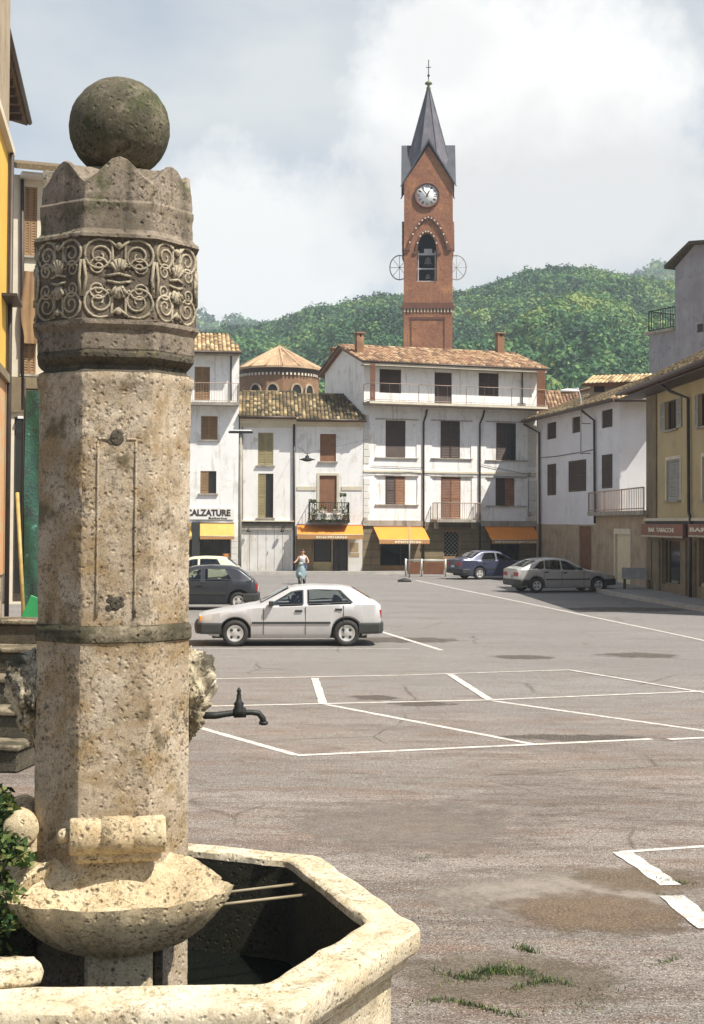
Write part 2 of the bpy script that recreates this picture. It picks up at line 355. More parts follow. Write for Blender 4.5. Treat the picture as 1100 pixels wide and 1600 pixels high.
    def build(s, name, parent=None, loc=None, rz=0, sharp=None, fix=True):
        if parent is not None and name not in ('foliage', 'flowers', 'face', 'scrollwork', 'hair'):
            g = s.pieces()
            if g:
                first = None
                for key in sorted(set(g)):
                    q = MB(); q.mats = s.mats; mp = {}
                    for fi, f in enumerate(s.F):
                        if g[f[0]] != key: continue
                        for i in f:
                            if i not in mp: mp[i] = len(q.V); q.V.append(s.V[i])
                        q.F.append(tuple(mp[i] for i in f)); q.m.append(s.m[fi]); q.sm.append(s.sm[fi]); q.t.append(s.t[fi])
                    o = q.build_one(name, parent, loc, rz, sharp, fix); first = first or o
                return first
        return s.build_one(name, parent, loc, rz, sharp, fix)
    def build_one(s, name, parent=None, loc=None, rz=0, sharp=None, fix=True):
        me = bpy.data.meshes.new(name); me.from_pydata(s.V, [], s.F)
        for m in s.mats: me.materials.append(m)
        me.polygons.foreach_set('material_index', s.m); me.polygons.foreach_set('use_smooth', s.sm)
        at_ = me.attributes.new('tint', 'FLOAT', 'FACE'); at_.data.foreach_set('value', s.t)
        if sharp: me.set_sharp_from_angle(angle=R(sharp))
        me.update()
        if fix:
            import bmesh
            bm = bmesh.new(); bm.from_mesh(me); bmesh.ops.recalc_face_normals(bm, faces=bm.faces); bm.to_mesh(me); bm.free()
        o = bpy.data.objects.new(name, me); COL.objects.link(o)
        if parent: o.parent = parent
        if loc is not None: o.location = loc
        o.rotation_euler.z = rz
        return o

def tag(o, label=None, cat=None, group=None, kind=None):
    if label: o['label'] = label
    if cat: o['category'] = cat
    if group: o['group'] = group
    if kind: o['kind'] = kind
    return o
def empty(name, loc=(0, 0, 0), rz=0, label=None, cat=None, group=None):
    o = bpy.data.objects.new(name, None); COL.objects.link(o); o.location = loc; o.rotation_euler.z = rz
    o.empty_display_size = .3
    return tag(o, label, cat, group)
def one(name, fn, parent, *a, **k):
    mb = MB(); fn(mb); return mb.build(name, parent, *a, **k)
def copy_tree(o, parent=None):
    c = o.copy(); COL.objects.link(c)
    if parent: c.parent = parent
    for ch in list(o.children): copy_tree(ch, c)
    return c
def text(parent, s, u0, u1, z0, z1, v, mat, name='lettering', depth=.012, bold=.0):
    cu = bpy.data.curves.new(name, 'FONT'); cu.body = s; cu.size = 1; cu.extrude = 0.05; cu.offset = bold
    to = bpy.data.objects.new('tmp_text', cu); COL.objects.link(to)
    dg = bpy.context.evaluated_depsgraph_get(); me = bpy.data.meshes.new_from_object(to.evaluated_get(dg))
    bpy.data.objects.remove(to)
    xs = [q.co.x for q in me.vertices]; ys = [q.co.y for q in me.vertices]
    x0, x1, y0, y1 = min(xs), max(xs), min(ys), max(ys)
    for q in me.vertices:
        x, y, z = q.co
        q.co = (u0 + (x - x0) / (x1 - x0) * (u1 - u0), v - (z + .05) / .1 * depth, z0 + (y - y0) / (y1 - y0) * (z1 - z0))
    me.materials.clear(); me.materials.append(M[mat]); me.name = name
    o = bpy.data.objects.new(name, me); COL.objects.link(o); o.parent = parent; return o

# ------------------------------------------------------------------ facade frame
class Fr:
    """local frame of a facade: u along the wall (left to right as seen), v into the building, z up"""
    def __init__(s, p0, p1):
        s.o = Vector((p0[0], p0[1])); d = Vector((p1[0] - p0[0], p1[1] - p0[1])); s.W = d.length
        s.u = d / s.W; s.v = Vector((-s.u.y, s.u.x)); s.rz = math.atan2(s.u.y, s.u.x)
    def uz(s, px, py, v=0.0):
        d = ray(px, py); o = s.o + s.v * v
        t = (o.x * s.v.x + o.y * s.v.y) / (d.x * s.v.x + d.y * s.v.y)
        P = Vector((d.x * t, d.y * t)); return (P - s.o).dot(s.u), CAMZ + d.z * t
    def rect(s, x0, y0, x1, y1, v=0.0):
        ym = (y0 + y1) / 2; xm = (x0 + x1) / 2
        return s.uz(x0, ym, v)[0], s.uz(x1, ym, v)[0], s.uz(xm, y1, v)[1], s.uz(xm, y0, v)[1]
    def world(s, u, v, z=0): 
        p = s.o + s.u * u + s.v * v; return Vector((p.x, p.y, z))

def leaf(mb, u0, u1, z0, z1, v, mat, pitch=.085, fw=.055, th=.035):
    mb.mat(mat)
    mb.box(u0, u0 + fw, v - th, v, z0, z1); mb.box(u1 - fw, u1, v - th, v, z0, z1)
    mb.box(u0 + fw, u1 - fw, v - th, v, z0, z0 + fw * 1.3); mb.box(u0 + fw, u1 - fw, v - th, v, z1 - fw, z1)
    if z1 - z0 > 1.0:
        zm = (z0 + z1) / 2; mb.box(u0 + fw, u1 - fw, v - th, v, zm - fw * .5, zm + fw * .5)
    z = z0 + fw * 1.3
    while z < z1 - fw - .02:
        zt = min(z + pitch * .9, z1 - fw)
        mb.add([(u0 + fw, v - th * .95, z), (u1 - fw, v - th * .95, z), (u1 - fw, v - th * .2, zt), (u0 + fw, v - th * .2, zt)], [(0, 1, 2, 3)])
        z += pitch
def slatpanel(mb, u0, u1, z0, z1, v, mat, pitch=.06):
    mb.mat(mat); z = z0
    mb.box(u0, u1, v + .012, v + .02, z0, z1)
    while z < z1 - .01:
        zt = min(z + pitch * .85, z1)
        mb.add([(u0, v - .012, z), (u1, v - .012, z), (u1, v + .006, zt), (u0, v + .006, zt)], [(0, 1, 2, 3)]); z += pitch

class Bld:
    def __init__(s, name, fr, H, depth, wallmat, label, cat='house', group=None, z0=0, rev=.16, u0=0, u1=None):
        s.fr = fr; s.H = H; s.D = depth; s.wm = wallmat; s.holes = []; s.z0 = z0; s.rev = rev
        s.u0 = u0; s.u1 = fr.W if u1 is None else u1
        s.e = empty(name, (fr.o.x, fr.o.y, 0), fr.rz, label, cat, group)
    def part(s, name, fn, mat=None, parent=None, **k):
        mb = MB()
        if mat: mb.mat(mat)
        fn(mb); return mb.build(name, parent or s.e, **k)
    def window(s, rect, kind='closed', mat='brownsh', mat2=None, sill=True, surround=None, name='window', px=True, slide=.0, glass='glass'):
        u0, u1, z0, z1 = s.fr.rect(*rect) if px else rect
        s.holes.append((u0, u1, z0, z1)); rv = s.rev; mat2 = mat2 or mat; um = (u0 + u1) / 2
        mb = MB(); mb.mat(glass); mb.box(u0, u1, rv - .03, rv - .01, z0, z1)
        mb.mat('creamwood' if surround else 'darksh')
        f = .05
        for a in ((u0, u0 + f, z0, z1), (u1 - f, u1, z0, z1), (u0 + f, u1 - f, z0, z0 + f), (u0 + f, u1 - f, z1 - f, z1), (um - f * .5, um + f * .5, z0 + f, z1 - f)):
            mb.box(a[0], a[1], rv - .075, rv - .031, a[2], a[3])
        w = mb.build(name, s.e)
        vs = .055
        if kind == 'closed':
            for a, b, m in ((u0 + .005, um - .004, mat), (um + .004, u1 - .005, mat2)):
                one('shutter', lambda q: leaf(q, a, b, z0 + .005, z1 - .005, vs, m), w)
        elif kind == 'roller':
            one('roller_blind', lambda q: slatpanel(q, u0 + .002, u1 - .002, z0 + .002, z1 - .002, .06, mat), w)
        elif kind == 'half':
            one('shutter', lambda q: leaf(q, u0 + .005, um, z0 + .005, z1 - .005, vs, mat), w)
        elif kind == 'halfroller':
            one('roller_blind', lambda q: slatpanel(q, u0 + .002, u1 - .002, z0 + .002, z1 - .002, .06, mat), w)
            one('shutter', lambda q: leaf(q, um + .05, u1 - .005, z0 + .005, z1 - .005, .03, mat2), w)
        elif kind == 'openout':
            wd = (u1 - u0) / 2
            one('shutter', lambda q: leaf(q, u0 - wd * .92, u0 - .02, z0, z1, -.02, mat), w)
            one('shutter', lambda q: leaf(q, u1 + .02, u1 + wd * .92, z0, z1, -.02, mat2), w)
        if surround:
            def sur(q):
                q.mat(surround); g = .13
                q.box(u0 - g, u0, -.03, .0, z0, z1 + g); q.box(u1, u1 + g, -.03, .0, z0, z1 + g); q.box(u0, u1, -.03, .0, z1, z1 + g)
            one('surround', sur, w)
        if sill:
            one('sill', lambda q: q.mat('slab').box(u0 - .1, u1 + .1, -.10, .0, z0 - .07, z0 - .002), w)
        return w
    def finish(s, z1=None, extra=None):
        u0, u1, z0 = s.u0, s.u1, s.z0; z1 = z1 or s.H
        us = sorted({u0, u1} | {max(u0, min(u1, x)) for h in s.holes for x in h[:2]})
        zs = sorted({z0, z1} | {max(z0, min(z1, x)) for h in s.holes for x in h[2:]})
        mb = MB().mat(s.wm)
        for a, b in zip(us, us[1:]):
            for c, d in zip(zs, zs[1:]):
                um, zm = (a + b) / 2, (c + d) / 2
                if any(h[0] < um < h[1] and h[2] < zm < h[3] for h in s.holes): continue
                mb.quad((a, 0, c), (b, 0, c), (b, 0, d), (a, 0, d))
        rv = s.rev
        for a, b, c, d in s.holes:
            mb.quad((a, 0, c), (a, rv, c), (a, rv, d), (a, 0, d)); mb.quad((b, 0, d), (b, rv, d), (b, rv, c), (b, 0, c))
            mb.quad((a, 0, d), (a, rv, d), (b, rv, d), (b, 0, d)); mb.quad((b, 0, c), (b, rv, c), (a, rv, c), (a, 0, c))
        D = s.D
        mb.quad((u0, 0, z0), (u0, 0, z1), (u0, D, z1), (u0, D, z0)); mb.quad((u1, 0, z1), (u1, 0, z0), (u1, D, z0), (u1, D, z1))
        mb.quad((u0, D, z0), (u0, D, z1), (u1, D, z1), (u1, D, z0))
        if extra: extra(mb)
        return mb.build('wall', s.e, fix=False)
    def pipe(s, pts, r=.05, name='downpipe', mat='pipe', v=-.08, px=True):
        P = []
        for p in pts:
            u, z = s.fr.uz(p[0], p[1], v) if px else p[:2]
            P.append((u, v if len(p) < 3 else p[2], z))
        return s.part(name, lambda q: q.tube(P, r, 8), mat)

def tiles(parent, A, B, C, D, mat, tw=.21, row=.36, name='roof', slab=.14, seed=1, edge='brownsh', boost=0):
    """clay pantiles over the quad A,B (eave) C,D (ridge), each a half-round tile with its own tone"""
    A, B, C, D = map(Vector, (A, B, C, D)); rnd = random.Random(seed)
    mb = MB().mat(mat); mb.smooth = True
    e = (B - A).normalized(); nrm = (B - A).cross(D - A).normalized()
    if nrm.z < 0: nrm = -nrm
    sd = nrm.cross(e); 
    if sd.dot(D - A) < 0: sd = -sd
    H = (D - A).dot(sd); n = max(1, int(round(H / row)))
    cs = [(math.cos(a), math.sin(a)) for a in (math.pi * k / 5 for k in range(6))]
    for i in range(n):
        t0, t1 = i / n, (i + 1) / n
        L0 = A.lerp(D, t0); R0 = B.lerp(C, t0); L1 = A.lerp(D, t1); R1 = B.lerp(C, t1)
        l = max((L0 - A).dot(e), (L1 - A).dot(e)) if True else 0; r = min((R0 - A).dot(e), (R1 - A).dot(e))
        k0 = math.ceil(l / tw - .2); k1 = int(r / tw + .2)
        for k in range(k0, k1 + 1):
            x = k * tw + rnd.uniform(-.008, .008)
            p0 = A + e * x + sd * (H * t0 - .03 - rnd.uniform(0, .03)); p1 = A + e * x + sd * (H * t1 + .04)
            mb.tint = min(1, max(0, rnd.gauss(.5 + boost, .24)))
            ra = tw * .5; vs = []
            for p, lift, rr in ((p0, .045, 1.0), (p1, .012, .86)):
                for c, s_ in cs: vs.append(p + e * (c * ra * rr) + nrm * (s_ * ra * .75 * rr + lift))
            mb.add(vs, [(j, j + 1, j + 7, j + 6) for j in range(5)] + [(0, 5, 4, 3, 2, 1)])
    mb.smooth = False; mb.tint = .15
    lo = [p + nrm * .02 for p in (A, B, C, D)]; hi = [p - nrm * slab for p in (A, B, C, D)]
    mb.add(lo, [(0, 1, 2, 3)])
    mb.mat(edge)
    mb.add(lo + hi, [(7, 6, 5, 4), (0, 4, 5, 1), (1, 5, 6, 2), (2, 6, 7, 3), (3, 7, 4, 0)])
    return mb.build(name, parent, fix=False)
def ridge(mb, P, Q, r=.11):
    P, Q = Vector(P), Vector(Q); n = max(1, int((Q - P).length / .4)); rnd = random.Random(3)
    for i in range(n):
        a = P.lerp(Q, i / n); b = P.lerp(Q, (i + 1.1) / n); mb.tint = rnd.random()
        mb.tube([a, b], r, 8, rs=[r * 1.08, r * .92])

def railing(mb, pts, h, step=.12, r=.011, rr=.02, mat='rail', low=.08):
    mb.mat(mat)
    for a, b in zip(pts, pts[1:]):
        a, b = Vector(a), Vector(b); L = (b - a).length; n = max(1, int(L / step)); up = Vector((0, 0, 1))
        mb.tube([a + up * h, b + up * h], rr, 6); mb.tube([a + up * low, b + up * low], rr * .8, 6)
        for i in range(n + 1):
            p = a.lerp(b, i / n); big = i in (0, n)
            mb.tube([p, p + up * h], rr if big else r, 4 if not big else 6, caps=False)
def awning(B, u0, u1, zt, zb, proj, mat, text_u=None, label=None, val=.22, shadow=False):
    rnd = random.Random(int(u0 * 100))
    def f(q):
        q.mat(mat); n = 10; q.smooth = False
        for t in range(n):
            a, b = u0 + (u1 - u0) * t / n, u0 + (u1 - u0) * (t + 1) / n
            s1, s2 = .015 * math.sin(t * 2.1), .015 * math.sin((t + 1) * 2.1)
            q.add([(a, -.03, zt), (b, -.03, zt), (b, -proj, zb + s2), (a, -proj, zb + s1), (a, -.03, zt - .015), (b, -.03, zt - .015), (b, -proj, zb + s2 - .015), (a, -proj, zb + s1 - .015)],
                  [(0, 1, 2, 3), (7, 6, 5, 4), (3, 2, 6, 7)])
    a = one('awning', f, B.e)
    def g(q):
        q.mat('valance'); n = int((u1 - u0) / .16)
        for t in range(n):
            x0, x1 = u0 + (u1 - u0) * t / n, u0 + (u1 - u0) * (t + 1) / n; xm = (x0 + x1) / 2
            z = zb - .02; q.prism([(x0, z), (x1, z), (x1, z - val * .8), (xm + .03, z - val), (xm - .03, z - val), (x0, z - val * .8)], -proj - .012, -proj)
        if text_u:
            q.mat('letter_pale'); x = text_u[0]
            while x < text_u[1]:
                w = rnd.uniform(.07, .15); zc = zb - .02 - val * .5
                q.box(x, x + .035, -proj - .018, -proj - .0125, zc - .07, zc + .06)
                q.box(x + .037, x + w, -proj - .018, -proj - .0125, zc + rnd.uniform(-.06, .0), zc + rnd.uniform(.02, .06)); x += w + .03
    one('valance', g, a)
    def fr(q):
        q.mat('lightmetal')
        q.tube([(u0, -.05, zt + .03), (u1, -.05, zt + .03)], .035, 8); q.tube([(u0, -proj, zb - .01), (u1, -proj, zb - .01)], .018, 6)
        for x in (u0 + .06, u1 - .06): q.tube([(x, -.03, zt - .35), (x, -proj, zb - .02)], .014, 6)
    one('awning_arm', fr, a)
    return a
def plant_cloud(mb, c, rad, n, size, mat='ivy', seed=1, droop=0):
    rnd = random.Random(seed); mb.mat(mat); c = Vector(c)
    for _ in range(n):
        d = Vector((rnd.gauss(0, 1), rnd.gauss(0, 1), rnd.gauss(0, 1))).normalized() * rnd.random() ** .4
        p = c + Vector((d.x * rad[0], d.y * rad[1], d.z * rad[2])) ; p.z -= droop * (d.x ** 2 + d.y ** 2)
        s_ = size * rnd.uniform(.35, 1.3); a = Vector((rnd.gauss(0, 1), rnd.gauss(0, 1), rnd.gauss(0, .6))).normalized()
        b = a.cross(Vector((rnd.gauss(0, 1), rnd.gauss(0, 1), rnd.gauss(0, 1)))).normalized()
        mb.tint = rnd.random()
        mb.add([p - a * s_, p - b * s_ * .55 , p + a * s_, p + b * s_ * .55], [(0, 1, 2, 3)])
# ------------------------------------------------------------------ wall finishing with a ground-floor band
def finish2(B, zs_, basemat, joints=0.0, z1=None, dark='joint'):
    u0, u1, z0 = B.u0, B.u1, B.z0; z1 = z1 or B.H
    us = sorted({u0, u1} | {max(u0, min(u1, x)) for h in B.holes for x in h[:2]})
    zz = sorted({z0, z1, zs_} | {max(z0, min(z1, x)) for h in B.holes for x in h[2:]})
    up = MB().mat(B.wm); lo = MB().mat(basemat)
    for a, b in zip(us, us[1:]):
        for c, d in zip(zz, zz[1:]):
            um, zm = (a + b) / 2, (c + d) / 2
            if any(h[0] < um < h[1] and h[2] < zm < h[3] for h in B.holes): continue
            (lo if zm < zs_ else up).quad((a, 0, c), (b, 0, c), (b, 0, d), (a, 0, d))
    rv = B.rev
    for a, b, c, d in B.holes:
        mb = lo if (c + d) / 2 < zs_ else up
        mb.quad((a, 0, c), (a, rv, c), (a, rv, d), (a, 0, d)); mb.quad((b, 0, d), (b, rv, d), (b, rv, c), (b, 0, c))
        mb.quad((a, 0, d), (a, rv, d), (b, rv, d), (b, 0, d)); mb.quad((b, 0, c), (b, rv, c), (a, rv, c), (a, 0, c))
    D = B.D
    up.quad((u0, 0, zs_), (u0, 0, z1), (u0, D, z1), (u0, D, zs_)); up.quad((u1, 0, z1), (u1, 0, zs_), (u1, D, zs_), (u1, D, z1))
    lo.quad((u0, 0, z0), (u0, 0, zs_), (u0, D, zs_), (u0, D, z0)); lo.quad((u1, 0, zs_), (u1, 0, z0), (u1, D, z0), (u1, D, zs_))
    up.quad((u0, D, z0), (u0, D, z1), (u1, D, z1), (u1, D, z0))
    if joints:
        lo.mat(dark); z = joints
        while z < zs_ - .1:
            xs = [u0 + .01] ; segs = [(u0 + .01, u1 - .01)]
            for h in B.holes:
                if h[2] - .02 < z < h[3] + .02:
                    ns = []
                    for a, b in segs:
                        if h[1] <= a or h[0] >= b: ns.append((a, b)); continue
                        if h[0] > a: ns.append((a, h[0] - .005))
                        if h[1] < b: ns.append((h[1] + .005, b))
                    segs = ns
            for a, b in segs:
                if b - a > .05: lo.box(a, b, -.004, -.001, z, z + .022)
            z += joints
    a = up.build('wall', B.e, fix=False); b = lo.build('ground_floor_wall', B.e, fix=False)
    return a, b
def shop(B, rect, mull=(), panel=None, name='shop_window', panelmat='ochre', goods=0, frame='iron', hole=True, door=False):
    u0, u1, z0, z1 = B.fr.rect(*rect); z0 = max(z0, .04)
    if hole: B.holes.append((u0, u1, z0, z1))
    mb = MB().mat('shopglass'); rv = B.rev; zb = z0
    if panel: zb = B.fr.uz((rect[0] + rect[2]) / 2, panel)[1]
    mb.box(u0, u1, rv + .0, rv + .02, zb, z1)
    mb.mat(frame)
    for x in (rect[0],) + tuple(mull) + (rect[2],):
        u = B.fr.uz(x, rect[3])[0]; u = min(max(u, u0 + .03), u1 - .03); mb.box(u - .03, u + .03, rv - .06, rv - .001, zb, z1)
    mb.box(u0 + .061, u1 - .061, rv - .05, rv - .002, z1 - .06, z1 - .001); mb.box(u0 + .061, u1 - .061, rv - .05, rv - .002, zb + .001, zb + .06)
    w = mb.build(name, B.e)
    if panel: one('panel', lambda q: q.mat(panelmat).box(u0, u1, rv - .07, rv + .02, z0, zb), w)
    return w
def gable_roof(B, u0, u1, ze, over, rise, mat, ridgev=None, seed=1, side=.25, boost=0, tw=.21, back=True):
    D = B.D; rv = ridgev or D / 2; zr = ze + rise; ze0 = ze - over * rise / rv
    r = tiles(B.e, (u0 - side, -over, ze0), (u1 + side, -over, ze0), (u1 + side, rv, zr), (u0 - side, rv, zr), mat, seed=seed, boost=boost, tw=tw)
    one('ridge_tiles', lambda q: ridge(q.mat(mat), (u0 - side, rv, zr + .03), (u1 + side, rv, zr + .03)), r)
    if back:
        tiles(B.e, (u1 + side, D + over, ze0), (u0 - side, D + over, ze0), (u0 - side, rv, zr), (u1 + side, rv, zr), mat, seed=seed + 5, boost=boost, tw=tw * 1.3, row=.6)
    # gable triangles
    one('gable', lambda q: (q.mat(B.wm), q.add([(u0, 0, ze - .02), (u0, D, ze - .02), (u0, rv, zr - .1)], [(0, 1, 2)]), q.add([(u1, 0, ze - .02), (u1, D, ze - .02), (u1, rv, zr - .1)], [(0, 2, 1)])), B.e, fix=False)
    one('gutter', lambda q: q.mat('gutter').tube([(u0 - side, -over - .07, ze0 - .04), (u1 + side, -over - .07, ze0 - .04)], .065, 8), B.e)
    return r
def chimney(B, u, v, z0, z1, w=.5, mat='brick_apse'):
    def f(q):
        q.mat(mat); q.box(u - w / 2, u + w / 2, v - w / 2, v + w / 2, z0, z1)
        for a in (-1, 1):
            for b in (-1, 1): q.box(u + a * w * .3 - .07, u + a * w * .3 + .07, v + b * w * .3 - .07, v + b * w * .3 + .07, z1, z1 + .18)
        q.mat('tile_red'); q.tint = .4; q.bbox(u - w * .65, u + w * .65, v - w * .65, v + w * .65, z1 + .18, z1 + .26, .02)
    return B.part('chimney', f)

# ================================================================== main house (centre)
pM0 = at(567, 893, 75.0); pM1 = at(838, 895, 78.3)
frM = Fr(pM0, pM1); zM = lambda y, x=700, v=0: frM.uz(x, y, v)[1]
HM = zM(566)
BM = Bld('town_house', frM, HM, 6.8, 'white', 'four storey white town house with full width top balcony and orange awnings', 'house')
# top floor
BM.window((593, 577, 627, 614), 'roller', 'darksh', sill=False); BM.window((679, 582, 706, 631), 'roller', 'darksh', sill=False, name='balcony_door'); BM.window((748, 583, 779, 619), 'closed', 'darksh', sill=False)
def niche(B, rect, win, kind, mat, mat2=None, name='window', lintel=True):
    n = len(B.holes); w = B.window(win, kind, mat, mat2, sill=False, name=name); wu0, wu1, wz0, wz1 = B.holes.pop()
    u0, u1, z0, z1 = B.fr.rect(*rect)
    z0 = min(z0, wz0); z1 = max(z1, wz1)
    B.holes.append((u0, u1, z0, z1))
    def f(q):
        q.mat(B.wm); q.box(u0, wu0 - .002, .05, B.rev, z0, z1); q.box(wu1 + .002, u1, .05, B.rev, z0, z1)
        if z1 - wz1 > .01: q.box(wu0, wu1, .05, B.rev, wz1 + .002, z1)
        if wz0 - z0 > .01: q.box(wu0, wu1, .05, B.rev, z0, wz0 - .002)
    one('side_panel', f, w)
    one('sill', lambda q: q.mat('slab').box(u0 - .07, u1 + .07, -.09, 0, z0 - .06, z0 - .002), w)
    if lintel: one('lintel', lambda q: q.mat('slab').box(u0 - .07, u1 + .07, -.06, 0, z1 + .002, z1 + .05), w)
niche(BM, (588, 656, 651, 715), (603, 657, 634, 715), 'roller', 'darksh')
niche(BM, (675, 658, 736, 716), (689, 658, 719, 716), 'closed', 'darksh')
niche(BM, (760, 660, 822, 719), (776, 661, 807, 719), 'half', 'darksh')
niche(BM, (588, 744, 652, 788), (603, 744, 633, 788), 'closed', 'darksh', 'rustsh')
niche(BM, (675, 745, 737, 811), (690, 745, 720, 811), 'closed', 'brownsh', 'rustsh', name='balcony_door')
niche(BM, (761, 747, 821, 790), (775, 747, 804, 790), 'closed', 'darksh', 'rustsh')
# ground floor
shop(BM, (594, 846, 641, 894), (627,), 884, panelmat='tansh'); shop(BM, (766, 846, 812, 895), (783, 797), None)
du = frM.rect(692, 828, 719, 894); BM.holes.append((du[0], du[1], .04, du[3]))
def fdoor(q):
    u0, u1, _, z1 = du; q.mat('void'); q.box(u0, u1, .12, .16, .04, z1); q.mat('tansh')
    q.box(u0, u0 + .07, .03, .11, .04, z1); q.box(u1 - .07, u1, .03, .11, .04, z1); q.box(u0 + .07, u1 - .07, .03, .11, z1 - .1, z1)
    q.box(u0 + .07, u1 - .07, .03, .11, .04, .9)
    q.mat('greysh'); n = 4; w = (u1 - u0 - .14) / n; z = .95
    while z < z1 - .2:
        for k in range(n):
            x = u0 + .07 + w * k
            q.tube([(x, .07, z), (x + w, .07, z + w)], .012, 4, caps=False); q.tube([(x + w, .085, z), (x, .085, z + w)], .012, 4, caps=False)
        z += w
BM.part('entrance_door', fdoor)
zc = zM(816)
finish2(BM, zc, 'ashlar', .42)
def trim(q):
    u1 = frM.W
    q.mat('slab'); q.box(-.04, frM.uz(664, 816)[0], -.10, -.002, zM(822), zc + .08)
    q.box(frM.uz(748, 816)[0], u1 + .04, -.10, -.002, zM(822), zc + .08)
    q.mat('cream'); z = zM(738); q.box(.0, u1, -.045, -.002, z - .06, z + .04)
BM.part('string_course', trim)
def quo(q):
    q.mat('quoin')
    for a, b in ((0.0, frM.uz(578, 700)[0]), (frM.uz(824, 700)[0], frM.W)):
        z = zc + .1; i = 0
        while z < zM(642) - .35:
            if not (z < zM(738) + .05 and z + .36 > zM(738) - .07):
                q.bbox(a, b - (0 if i % 2 else .06), -.03, -.001, z, z + .35, .012)
            z += .375; i += 1
BM.part('quoins', quo)
zb = zM(633); 
def slabf(q): q.mat('slab'); q.box(-.05, frM.W + .15, -1.08, -.001, zb - .16, zb); q.mat('cream'); q.box(-.05, frM.W + .15, -1.10, -1.081, zb - .13, zb - .03)
sl = BM.part('balcony', slabf)
one('railing', lambda q: railing(q, [(0, 0, 0 + zb), (0, -1.02, zb), (2.75, -1.02, zb), (5.5, -1.02, zb), (8.2, -1.02, zb), (frM.W + .08, -1.02, zb), (frM.W + .08, 0, zb)], .95, .46, .006, .018), sl)
def scr(q):
    q.mat('brownsh')
    for a, b in ((.02, .32), (frM.W - .45, frM.W + .05)):
        for k in range(4):
            w = (b - a) / 4; q.box(a + w * k + .01, a + w * (k + 1) - .01, -.95, -.91, zb + .02, HM - .35)
        q.box(a + .011, b - .011, -.908, -.89, zb + .1, zb + .2); q.box(a + .011, b - .011, -.908, -.89, HM - .6, HM - .5)
one('side_screen', scr, sl)
zb2 = zM(812, 708)
u0, u1 = frM.uz(674, 812)[0], frM.uz(742, 812)[0]
s2 = BM.part('balcony', lambda q: (q.mat('slab').box(u0, u1, -.85, -.102, zb2 - .14, zb2)))
one('railing', lambda q: railing(q, [(u0 + .04, -.1, zb2), (u0 + .04, -.8, zb2), (u1 - .04, -.8, zb2), (u1 - .04, -.1, zb2)], .9, .13, .011, .025, 'rail'), s2)
one('bracket', lambda q: [q.mat('slab').prism([(x, zb2 - .14), (x + .18, zb2 - .14), (x + .18, zb2 - .5), (x, zb2 - .5)], -.4, -.102) for x in (u0 + .1, u1 - .28)], s2)
gable_roof(BM, 0, frM.W, HM, .65, 1.05, 'tile_red', 3.4, seed=11)
one('fascia', lambda q: q.mat('cream').box(-.25, frM.W + .25, -.71, -.675, HM - .42, HM - .26), BM.e)
one('soffit', lambda q: q.mat('slab').box(-.2, frM.W + .2, -.67, -.01, HM - .40, HM - .36), BM.e)
BM.pipe([(667, 640), (666, 648), (662, 660), (662, 893)]); BM.pipe([(757, 641), (755, 650), (750, 662), (750, 893)]); BM.pipe([(816, 575), (816, 632)], .04)
A1 = [frM.rect(583, 823, 661, 845), frM.rect(757, 823, 833, 845)]
for k, (a, b, c, d) in enumerate(A1):
    awning(BM, a, b, d, c + .08, .95, 'awn_o', ((a + .9, b - .5) if k == 0 else (a + .2, b - .4)))
chimney(BM, frM.uz(556, 540, 1.6)[0] + .1, 1.3, HM + .2, HM + 1.3, .4); chimney(BM, frM.uz(783, 550, 3.2)[0], 3.4, HM + .9, HM + 2.0, .42); chimney(BM, .3, 5.9, HM - .3, HM + 1.0, .45)

for pts in (((568, 741), (640, 738), (700, 743), (838, 745)), ((580, 728), (663, 731)), ((752, 726), (826, 742), (826, 800))):
    P = [(frM.uz(x, y, -.05)[0], -.05, frM.uz(x, y, -.05)[1]) for x, y in pts]
    BM.part('cable', lambda q: q.mat('black').tube(P, .012, 5))
for (x, y) in ((826, 742), (826, 803), (570, 812)):
    u, z = frM.uz(x, y); BM.part('junction_box', lambda q: q.mat('slab').bbox(u - .09, u + .09, -.12, -.032, z - .12, z + .12, .01))
# ================================================================== two low houses under one mossy roof
pA0 = at(373, 895, 74.6); pA1 = at(461.5, 895, 74.8); pA2 = at(566.5, 894, 75.0)
frG = Fr(pA0, pA1); zG = lambda y, x=420, v=0: frG.uz(x, y, v)[1]
HG = zG(652)
BG = Bld('town_house', frG, HG, 6.5, 'white2', 'narrow white house with a big board garage door and olive shutters')
BG.window((403, 676, 427, 727), 'closed', 'olivesh', surround=None, sill=True)
BG.window((403, 740, 427, 809), 'half', 'olivesh', sill=True, name='balcony_door')
gd = frG.rect(377, 828, 454, 894); BG.holes.append((gd[0], gd[1], .03, gd[3]))
def gdf(q):
    a, b, _, z1 = gd; n = 6; w = (b - a) / n
    for k in range(n):
        q.mat('garage').bbox(a + w * k + .008, a + w * (k + 1) - .008, .05, .10, .03, z1, .008)
    q.mat('void').box(a, b, .105, .15, .03, z1)
g = BG.part('garage_door', gdf)
one('handle', lambda q: q.mat('black').tube([((gd[0] + gd[1]) / 2 + .1, .045, 1.0), ((gd[0] + gd[1]) / 2 + .1, .0, 1.05), ((gd[0] + gd[1]) / 2 + .1, .045, 1.15)], .012, 6), g)
BG.finish()
def gt(q):
    a, b = gd[0] - .12, gd[1] + .12; z = zG(818)
    q.mat('iron').box(a, b, -.12, -.001, z - .10, z + .10); q.mat('cream').box(a - .05, b + .05, -.16, -.001, z + .10, z + .16)
    q.mat('slab').box(a, b, -.06, -.001, gd[3] + .01, z - .10)
BG.part('door_lintel', gt)
